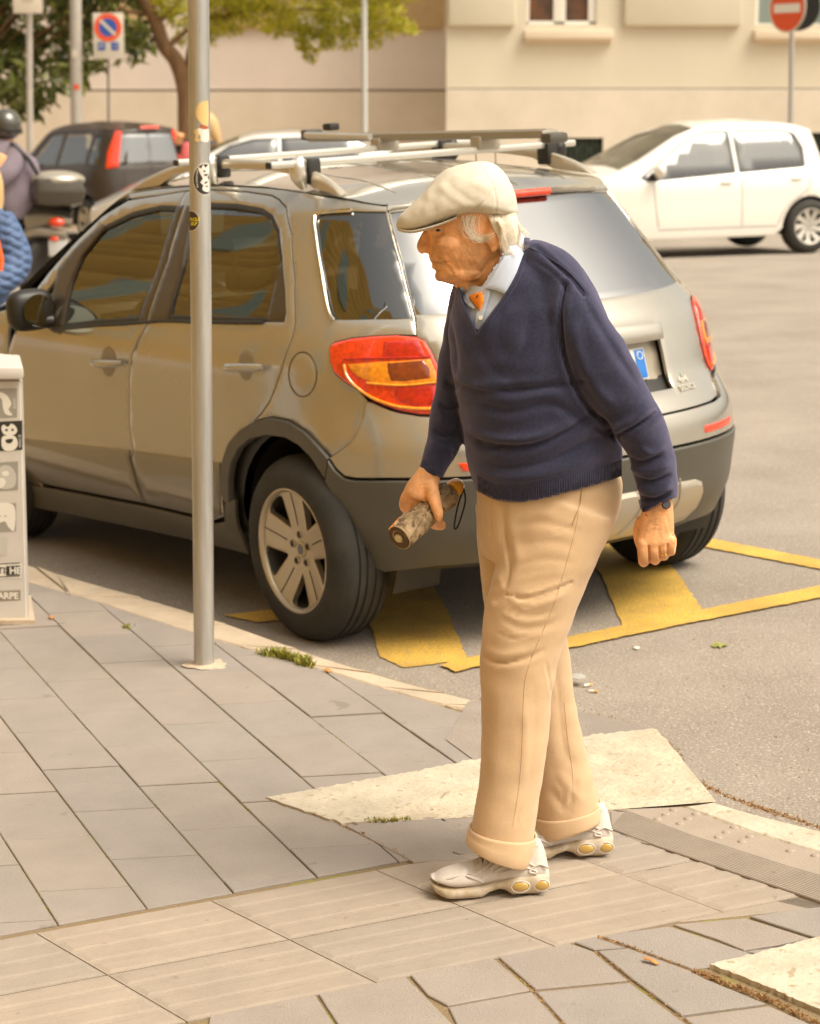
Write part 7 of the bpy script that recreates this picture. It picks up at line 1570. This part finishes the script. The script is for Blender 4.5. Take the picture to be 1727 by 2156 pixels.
bvq = None; MB().tube([q3(-30, 440, -.16), q3(-8, 500, -.2), q3(3, 545, -.22), q3(-2, 600, -.24)], .014, 8).obj('orange_strap', M('strap_orange', (.75, .12, .01), .6), pj)
# person behind the post
YP = 27.0
pp_ = thing('person', tuple(gz(425, YP)), 'person with long blond hair in black and pink, mostly hidden behind the steel post', 'person')
L4 = lambda path, n=16, m=18: limb(path, n, m, 2.2, Ybase=YP); q4 = lambda x, y, d=0.0: W(x, y, YP + d)
b = MB(); b.add(*ball(q4(428, 262), (.085, .10, .12))); b.add(*L4([(428, 275, 0, 9, .05), (426, 300, 0, 30, .09), (426, 350, 0, 28, .10), (426, 400, 0, 30, .11)]))
for s in (-1, 1): b.add(*L4([(426 + 9 * s, 400, 0, 15, .08), (426 + 10 * s, 470, 0, 11, .06), (426 + 10 * s, 525, 0, 7, .04)]))
b.add(*L4([(404, 302, -.05, 9, .05), (385, 318, -.1, 8, .045), (376, 300, -.15, 7, .04), (381, 281, -.18, 9, .04)]))
V, Fc = fuse(b, .013, 2); mk('body', V, Fc, m_skin, pp_, sharp=None)
b = MB(); b.add(*L4([(428, 288, 0, 16, .08), (427, 303, 0, 35, .12), (427, 350, 0, 33, .12), (427, 400, 0, 35, .13)])); V, Fc = fuse(b, .015, 3); mk('black_top', V, Fc, m_blk, pp_, sharp=None)
b = MB(); b.add(*L4([(404, 302, -.05, 12, .06), (385, 318, -.1, 11, .055), (376, 302, -.15, 10, .05)])); V, Fc = fuse(b, .012, 3); mk('sleeve', V, Fc, m_blk, pp_, sharp=None)
b = MB(); b.add(*L4([(392, 300, -.16, 9, .04), (394, 330, -.16, 14, .05), (394, 350, -.14, 12, .05)])); V, Fc = fuse(b, .012, 3); mk('pink_scarf', V, Fc, M('pink_cloth', (.75, .16, .16), .8), pp_, sharp=None)
V, Fc = limb([(428, 242, .02, 16, .10), (440, 262, .02, 20, .11), (452, 285, .03, 14, .09), (460, 304, .03, 6, .05)], 14, 18, 2.2, Ybase=YP); mk('hair', V, Fc, M('blond_hair', (.60, .40, .18), .6), pp_)

# ================================================================== UTILITY BOX
g = G(62, 1311); Yb = g[1]; sb = F / ((g - O) @ FW); wbx, dbx = .52, .34
ub = thing('utility_cabinet', (g[0] - wbx / 2, Yb, g[2]), 'pale grey street cabinet with black and white stickers at the left pavement edge', 'cabinet')
m_ub = M('cabinet_grey', (.56, .52, .47), .55, var=.05, vs_=5, speck=(18, .72, (.48, .44, .38)))
top = W(50, 797, Yb); Hh = top[2] - g[2]
x1b, x1t = g[0], W(47, 797, Yb)[0]
b = MB(); V = [(x1b - wbx, Yb, g[2]), (x1b, Yb, g[2]), (x1b - .21 * dbx, Yb + dbx, g[2]), (x1b - wbx - .21 * dbx, Yb + dbx, g[2]), (x1t - wbx + .02, Yb + .01, g[2] + Hh), (x1t, Yb + .01, g[2] + Hh), (x1t - .21 * dbx, Yb + dbx, g[2] + Hh), (x1t - wbx + .02 - .21 * dbx, Yb + dbx, g[2] + Hh)]
bm = bmesh.new(); vv = [bm.verts.new(v) for v in V]
for f_ in [(3, 2, 1, 0), (4, 5, 6, 7), (0, 1, 5, 4), (1, 2, 6, 5), (2, 3, 7, 6), (3, 0, 4, 7)]: bm.faces.new([vv[i] for i in f_])
bmesh.ops.bevel(bm, geom=bm.edges[:], offset=.012, segments=3, affect='EDGES'); bm.verts.index_update()
mk('cabinet_body', [tuple(v.co) for v in bm.verts], [tuple(v.index for v in f.verts) for f in bm.faces], m_ub, ub); bm.free()
ct_ = np.array([x1t - wbx / 2 - .005, Yb + dbx / 2, g[2] + Hh]); shx = [[1, 0, 0], [-.21, 1, 0], [0, 0, 1]]; ct_ = ct_ - [.21 * dbx / 2, 0, 0]; b = MB(); b.box(ct_ + [0, 0, .020], (wbx + .02, dbx + .04, .042), shx, bev=.012); b.obj('cabinet_cap', m_ub, ub)
b = MB(); hw_, hd = (wbx + .03) / 2, (dbx + .05) / 2; zz = ct_[2] + .038
b.add([ct_ + [-hw_ + .015 + .21 * hd, -hd + .01, .038], ct_ + [hw_ - .015 + .21 * hd, -hd + .01, .038], ct_ + [hw_ - .015 - .21 * hd, hd - .01, .038], ct_ + [-hw_ + .015 - .21 * hd, hd - .01, .038], ct_ + [0, 0, .085]], [(0, 1, 4), (1, 2, 4), (2, 3, 4), (3, 0, 4)]); b.obj('cap_slope', m_ub, ub, smooth=False)
b = MB(); b.box((x1b - wbx / 2 - .03, Yb + dbx / 2 - .01, g[2] + .008), (wbx + .03, dbx + .04, .016), shx); b.obj('base_plinth', M('cement', (.50, .40, .29), .95), ub, smooth=False)
m_pw = M('sticker_white', (.72, .68, .60), .5); m_pk = M('sticker_black', (.03, .028, .022), .5); m_pg = M('sticker_grey', (.30, .28, .24), .5); m_pf = M('sticker_faded', (.50, .47, .42), .5)
def fx(x, y, o_): 
    p = W(x, y, Yb); k = (p[2] - g[2]) / Hh; p = W(x, y, Yb + .01 * k - o_); return p
def rect(x0, y0, x1, y1, o_, nm, mt, par, sl=-.05):
    V = [fx(x0, y1 + (x1 - x0) * 0, o_), fx(x1, y1 + sl * (x1 - x0), o_), fx(x1, y0 + sl * (x1 - x0), o_), fx(x0, y0, o_)]; o = mk(nm, V, [(0, 1, 2, 3)], mt, par, smooth=False); ORG[o] = ORG[par]; return o
def blobp(pts, o_, nm, mt, par):
    c = catmull(pts, 40, closed=True); return mk(nm, [fx(x, y, o_) for x, y in c], [tuple(range(40))[::-1]], mt, par, smooth=False)
def txt(body, size_px, x, y, mt, par, o_=.0022, bold=.0, shear=0.0, rot=0.0):
    c = fx(x, y, o_); s_ = size_px / sb; ex = np.array([math.cos(rot), 0, math.sin(rot)]); ey = np.array([-math.sin(rot), 0, math.cos(rot)]); return text_mesh(body, s_, c, ex, ey, np.array([0, -1, 0]), mt, 'lettering', par, ext=.0001, bold=bold, shear=shear)
s1 = rect(-30, 820, 36, 882, .0012, 'sticker', m_pg, ub); blobp([(-20, 868), (-18, 835), (-4, 825), (14, 832), (24, 850), (18, 862), (26, 874), (12, 872), (6, 858), (4, 842), (-4, 838), (-6, 870)], .0018, 'printed_figure', m_pw, ub); txt('HOMIE', 7, 30, 850, m_pw, ub, rot=-math.pi / 2)
s2 = rect(-28, 889, 47, 951, .0012, 'sticker', m_pk, ub)
for q_ in ([(3, 900), (8, 894), (16, 899), (24, 892), (33, 898), (36, 908), (28, 916), (12, 916), (5, 910)], [(4, 922), (12, 917), (27, 917), (35, 923), (37, 938), (28, 948), (12, 949), (4, 940)]): blobp(q_, .0018, 'printed_figure', m_pw, ub)
for q_ in ([(10, 905), (16, 903), (15, 908)], [(24, 903), (30, 904), (26, 908)], [(12, 926), (27, 924), (24, 932), (15, 933)]): blobp(q_, .0024, 'printed_mark', m_pk, ub)
txt('WAG IS', 8, 42, 929, m_pw, ub, rot=math.pi / 2)
s3 = rect(-30, 975, 38, 1035, .0012, 'sticker', m_pg, ub); blobp([(-10, 1000), (2, 982), (20, 981), (32, 995), (34, 1012), (28, 1026), (8, 1030), (-8, 1020)], .0018, 'printed_figure', m_pf, ub); blobp([(-6, 1012), (6, 1006), (12, 1016), (4, 1027), (-6, 1026)], .0022, 'printed_mark', m_pw, ub); blobp([(4, 994), (16, 992), (18, 1000), (8, 1002)], .0022, 'printed_mark', m_pw, ub)
s4 = rect(-28, 1062, 34, 1121, .0012, 'sticker', m_pg, ub); blobp([(-20, 1066), (28, 1063), (30, 1116), (18, 1110), (10, 1098), (-4, 1104), (-20, 1110)], .0018, 'printed_figure', m_pw, ub)
for q_ in ([(-4, 1087), (0, 1085.5), (2, 1087), (0, 1088)], [(8, 1087), (12, 1085.5), (14, 1087), (12, 1088)], [(0, 1098), (6, 1101), (12, 1098), (6, 1103)]): blobp(q_, .0024, 'printed_mark', m_pg, ub)
rect(-28, 1133, 15, 1172, .0012, 'sticker', m_pf, ub)
s6 = rect(-30, 1187, 45, 1219, .0012, 'sticker', m_pw, ub, -.03); rect(13, 1192, 43, 1212, .0018, 'printed_band', m_pk, ub, -.05)
txt('TIS', 20, 7, 1202, m_pk, ub, bold=.0006, shear=.1); txt('HE', 20, 32, 1202, m_pw, ub, o_=.0026, bold=.0012); rect(-28, 1188, 42, 1190, .0020, 'printed_band', m_pk, ub); rect(-28, 1215, 42, 1217, .0020, 'printed_band', m_pk, ub)
s7 = rect(-30, 1246, 43, 1267, .0012, 'sticker', M('sticker_brown', (.26, .22, .16), .5), ub, -.05); txt('ARPE', 19, 17, 1255, m_pw, ub, bold=.0012)
# stickers wrapped round the steel post
gp, tp, rp_ = POLE
def on_pole(px, py, extra=.0006):
    ax0 = gp[:2] ; d = D(px, py); a = d[0] ** 2 + d[1] ** 2; cx_, cy_ = gp[0] + (tp[0] - gp[0]) * .0, gp[1]
    z = W(px, py, cy_)[2]; k = (z - gp[2]) / (tp[2] - gp[2]); cx_ = gp[0] + (tp[0] - gp[0]) * k; cy_ = gp[1] + (tp[1] - gp[1]) * k; r = rp_ + extra
    b_ = -2 * (d[0] * cx_ + d[1] * cy_); c_ = cx_ ** 2 + cy_ ** 2 - r * r; ds = b_ * b_ - 4 * a * c_
    if ds <= 0: t = -b_ / 2 / a; p = d * t; v = np.array([p[0] - cx_, p[1] - cy_]); v *= r / np.linalg.norm(v); return np.array([cx_ + v[0], cy_ + v[1], CAMH + p[2]])
    t = (-b_ - math.sqrt(ds)) / 2 / a; return O + d * t
def pole_sticker(nm, pts, mt, ex, par=None, n=48, sm=True):
    c = catmull(pts, n, closed=True) if sm else densify(np.array(pts, float), 2.0); cx_ = c[:, 0]; u0, u1 = c[:, 0].min(), c[:, 0].max(); v0, v1 = c[:, 1].min(), c[:, 1].max()
    gp2 = np.array([(a, b) for a in np.arange(u0 + 1.5, u1, 3.0) for b in np.arange(v0 + 1.5, v1, 3.0)]).reshape(-1, 2); 
    if len(gp2): gp2 = gp2[inpoly(gp2, offs(c, .8))]
    r = delaunay_2d_cdt([Vector(p) for p in c] + [Vector(p) for p in gp2], [(i, (i + 1) % len(c)) for i in range(len(c))], [], 1, 1e-5)
    return mk(nm, [on_pole(p[0], p[1], ex) for p in r[0]], [tuple(f)[::-1] for f in r[2]], mt, pole, smooth=True, sharp=None)
ell = lambda cx_, cy_, a, b, n=14: [(cx_ + a * math.cos(t), cy_ + b * math.sin(t)) for t in np.linspace(0, 2 * np.pi, n, endpoint=False)]
half_r = lambda pts, m: [(min(x, m), y) for x, y in pts]
mY = M('sticker_yellow', (.70, .48, .20), .4); mO = M('sticker_redbrown', (.40, .12, .05), .4)
# plain two-coloured paper figure (no face)
pole_sticker('sticker', [(412, 236), (420, 217), (434, 212), (438.5, 216), (438.5, 264), (428, 262), (417, 252)], mY, .0008)
pole_sticker('sticker', [(409, 280), (418, 270), (432, 268), (439, 272), (439, 297), (424, 297), (421, 284)], m_pw, .0008)
pole_sticker('sticker', [(420, 266), (424, 262), (437, 266), (437, 271), (426, 271)], mO, .0012); pole_sticker('sticker', [(409, 276), (413, 272), (419, 282), (417, 291), (423, 294), (416, 299), (410, 294), (412, 284)], mY, .0012)
c2_ = [(x if x < 440 else 440.5, y) for x, y in ell(432, 377, 26, 34, 30)]; pole_sticker('sticker', c2_, m_pw, .0008, sm=False)
c2_ = [(x if x < 440 else 440.3, y) for x, y in ell(432, 377, 24.5, 32, 30)]; pole_sticker('printed_disc', c2_, m_pk, .0012, sm=False)
pole_sticker('printed_figure', [(420, 362), (417, 352), (424, 354), (428, 346), (433, 353), (440, 346), (440, 366), (437, 374), (440, 380), (440, 402), (432, 403), (426, 398), (428, 390), (422, 384), (427, 376), (424, 370)], m_pw, .0016, n=60)
for q_ in ([(428, 360), (432, 358), (433, 361), (429, 362)], [(430, 367), (438, 366), (436, 370), (431, 370)], [(431, 384), (438, 381), (437, 384), (432, 387)], [(432, 393), (438, 390), (438, 393)]): pole_sticker('printed_mark', q_, m_pk, .0020, n=16)
for i in range(9):
    y = 358 + i * 4.2; x = 412 + abs(i - 4) ** 2 * .12; pole_sticker('printed_letter', [(x, y), (x + 4, y + .6), (x + 4, y + 2.2), (x + 1, y + 2.6)], m_pw, .0017, n=8, sm=False)
c3_ = [(max(x, 398.5), y) for x, y in ell(401.5, 465, 19, 22, 26)]; pole_sticker('sticker', c3_, m_pw, .0008, sm=False); c3_ = [(max(x, 398.6), y) for x, y in ell(401.5, 465, 17.6, 20.5, 26)]; pole_sticker('printed_disc', c3_, M('sticker_dark_brown', (.06, .03, .02), .5), .0012, sm=False)
mYl = M('letter_yellow', (.75, .62, .03), .5)
def pole_text(body, size, x, y, mt):
    cu = bpy.data.curves.new('t', 'FONT'); cu.body = body; cu.size = size; cu.align_x = 'CENTER'; cu.align_y = 'CENTER'; cu.shear = .15; cu.offset = .35; cu.resolution_u = 2
    o = bpy.data.objects.new('t', cu); COL.objects.link(o); me = bpy.data.meshes.new_from_object(o.evaluated_get(bpy.context.evaluated_depsgraph_get())); bpy.data.objects.remove(o)
    V = [on_pole(x + v.co.x, y - v.co.y, .0017) for v in me.vertices]; Fs = [tuple(p.vertices) for p in me.polygons]; return mk('lettering', V, Fs, mt, pole, smooth=False)
pole_text('RCLE', 9, 410, 462, mYl); pole_text('ELF', 9, 408, 471, mYl)

# ================================================================== SMALL THINGS ON THE GROUND
def ground_bit(name, px, label, cat, mat, poly, h=.004, curl=.006, off=KP):
    c = G(px[0], px[1], off); V = []; 
    for x, y in poly:
        g_ = G(px[0] + x, px[1] + y, off); V.append((g_[0], g_[1], float(zroad(g_[0], g_[1])) + off + h + curl * abs(math.sin(x * .35 + y * .9))))
    n = len(V); cc = np.mean(V, 0) + [0, 0, curl * .4]; V2 = V + [tuple(cc)] + [(v[0], v[1], v[2] - .0015) for v in V] + [tuple(cc - [0, 0, .0015])]
    Fs = [(i, (i + 1) % n, n) for i in range(n)] + [(n + 1 + (i + 1) % n, n + 1 + i, 2 * n + 1) for i in range(n)] + [((i + 1) % n, i, n + 1 + i, n + 1 + (i + 1) % n) for i in range(n)]
    return tag(mk(name, V2, Fs, mat, None, smooth=False, loc=c), label, cat)
m_leafg = M('fallen_leaf_green', (.30, .30, .08), .6, var=.2, vs_=40); m_bits = M('dry_leaf', (.50, .22, .06), .8, var=.3, vs_=60)
ground_bit('fallen_leaf', (1515, 1362), 'pale green leaf lying on the asphalt beyond the yellow line', 'leaf', m_leafg, [(-18, 0), (-8, -6), (4, -5), (16, -3), (19, 1), (6, 2), (2, 6), (-3, 2), (-10, 4)], off=0)
ground_bit('paper_scrap', (1220, 1430), 'grey paper scrap lying on the asphalt right beside the beige trousers', 'litter', M('grey_paper', (.40, .38, .34), .7), [(-14, -6), (2, -6), (14, -1), (10, 4), (-2, 5), (-14, 3)], off=.02)
def butt(px, L_, ang, label):
    c = G(px[0], px[1], .02); c[2] = float(zroad(c[0], c[1])) + .006 + (KP if px[1] > 1460 or px[0] < 900 else 0); d = np.array([math.cos(ang), math.sin(ang), 0]); o = thing('cigarette_butt', tuple(c), label, 'litter')
    MB().tube([c - d * L_ / 2, c + d * L_ * .1], .004, 10).obj('paper_end', M('butt_white', (.75, .72, .65), .7), o); MB().tube([c + d * L_ * .1, c + d * L_ / 2], .0042, 10).obj('filter', M('butt_orange', (.65, .36, .10), .7), o)
butt((1238, 1433), .032, .6, 'cigarette butt on the asphalt touching the grey paper scrap'); butt((1250, 1446), .026, -.3, 'orange cigarette end just below the grey paper scrap on the asphalt')
ground_bit('paper_scrap', (1340, 1367), 'small white fleck of paper on the asphalt below the yellow line', 'litter', m_pw, [(-8, 0), (0, -3), (8, 0), (2, 3)], off=0)
ground_bit('dry_leaf', (1372, 2028), 'curled orange dry leaf on the grey slab at lower right', 'leaf', m_bits, [(-17, -5), (-4, -3), (8, 1), (17, 7), (8, 7), (-4, 3), (-15, 1)])
ground_bit('dry_leaf', (108, 1303), 'small reddish dry leaf on the slab beside the grey cabinet', 'leaf', m_bits, [(-5, -2), (2, -4), (6, 0), (1, 4), (-4, 3)])
ground_bit('dry_leaf', (690, 1415), 'small yellowish wood chip near the grass at the kerb', 'leaf', m_bits, [(-9, -1), (2, -3), (9, 0), (2, 3)])
m_grass = leaf_mat('grass_blades', (.16, .18, .01), (.40, .34, .05))
def tufts(name, path_px, n, hgt, spread, mat, label=None, cat=None, off=KP, parent=None, flat_=.5):
    c = catmull(path_px, 60); V = []; Fs = []
    for _ in range(n):
        p = c[RNG.integers(60)]; g_ = G(p[0] + RNG.normal(0, spread * 2.2), p[1] + RNG.normal(0, spread), off); h = hgt * RNG.uniform(.4, 1.2); a = RNG.uniform(0, 6.28); d = np.array([math.cos(a), math.sin(a), 0]); t_ = np.array([-d[1], d[0], 0]) * .0016 * (h / .02 + .5)
        b0 = np.array([g_[0], g_[1], float(zroad(g_[0], g_[1])) + off - .002]); tip = b0 + [0, 0, h * (1 - flat_ * .5)] + d * h * flat_; k = len(V); V += [b0 - t_, b0 + t_, b0 + (tip - b0) * .55 + t_ * .8 + [0, 0, h * .1], b0 + (tip - b0) * .55 - t_ * .8 + [0, 0, h * .1], tip]; Fs += [(k, k + 1, k + 2, k + 3), (k + 3, k + 2, k + 4)]
    o = mk(name, V, Fs, mat, parent, smooth=False, loc=G(*path_px[0])); o['kind'] = 'stuff'
    return o
tufts('grass', [(555, 1377), (590, 1382), (625, 1392), (655, 1403)], 420, .035, 2.6, m_grass); tufts('grass', [(262, 1322), (275, 1323)], 40, .02, 1.5, m_grass)
tufts('grass', [(770, 1728), (800, 1731), (860, 1727)], 160, .016, 1.4, m_grass)
m_moss = leaf_mat('moss', (.17, .15, .01), (.42, .36, .05), .9); m_dirt = leaf_mat('dirt_crumbs', (.28, .14, .05), (.52, .33, .15), .9)
# moss clumps in the joints
V = []; Fs = []
def crumb(c, s):
    k = len(V); 
    for _ in range(3):
        a = RNG.normal(size=3) * s; b = RNG.normal(size=3) * s; q_ = c + RNG.normal(0, s * .6, 3) * [1, 1, .3]; q_[2] = max(q_[2], c[2]); kk = len(V); V.extend([q_, q_ + a, q_ + b]); V[-1][2] = max(V[-1][2], c[2] - .002); V[-2][2] = max(V[-2][2], c[2] - .002); Fs.append((kk, kk + 1, kk + 2))
for k in range(-9, 6):
    b0 = 1.186 + .2125 * (k - 1)
    for _ in range(60):
        a = -4.6 - abs(RNG.normal(0, 1)) * 1.6
        if (math.sin(a * 11 + k * 2.3) + math.sin(a * 4.7 + k)) < .2: continue
        for _ in range(7): q_ = ab(a + RNG.normal(0, .015), b0 + RNG.normal(0, .0015)); crumb(np.array([q_[0], q_[1], float(zroad(*q_)) + KP - .003]), .0022)
o = mk('moss', V, Fs, m_moss, None, smooth=False); o['kind'] = 'stuff'
V = []; Fs = []
def trail(path, n, sp, s, off=KP):
    c = catmull(path, 80)
    for _ in range(n): p = c[RNG.integers(80)]; g_ = G(p[0] + RNG.normal(0, sp), p[1] + RNG.normal(0, sp * .5), off); crumb(np.array([g_[0], g_[1], float(zroad(g_[0], g_[1])) + off]), s * RNG.uniform(.5, 1.6))
trail([(1462, 2044), (1500, 2058), (1545, 2078), (1600, 2098), (1660, 2125), (1740, 2165)], 520, 3.5, .0028); trail([(1480, 1652), (1520, 1672), (1580, 1695), (1640, 1714), (1727, 1744)], 420, 3, .003, .08); trail([(990, 1478), (1205, 1497), (1310, 1520), (1400, 1560), (1440, 1600)], 120, 4, .0035, .06)
trail([(1256, 1970), (1350, 2002), (1460, 2043)], 110, 1.5, .002); trail([(1250, 2002), (1330, 2062), (1454, 2158)], 80, 1.2, .002); trail([(1047, 2014), (1120, 2084), (1188, 2158)], 60, 1.5, .002); trail([(720, 1739), (800, 1775), (870, 1815)], 160, 1.6, .002)
o = mk('dirt', V, Fs, m_dirt, None, smooth=False); o['kind'] = 'stuff'
V = []; Fs = []                                                 # loose stone on the asphalt
for _ in range(1500):
    p = (RNG.uniform(900, 1727), RNG.uniform(1300, 1740)); g_ = G(p[0], p[1], 0)
    if inpoly(np.array([g_[:2]]), bed)[0]: continue
    crumb(np.array([g_[0], g_[1], float(zroad(g_[0], g_[1])) + .001]), RNG.uniform(.0012, .003))
o = mk('loose_grit', V, Fs, M('grit', (.42, .34, .26), .9), None, smooth=False); o['kind'] = 'stuff'
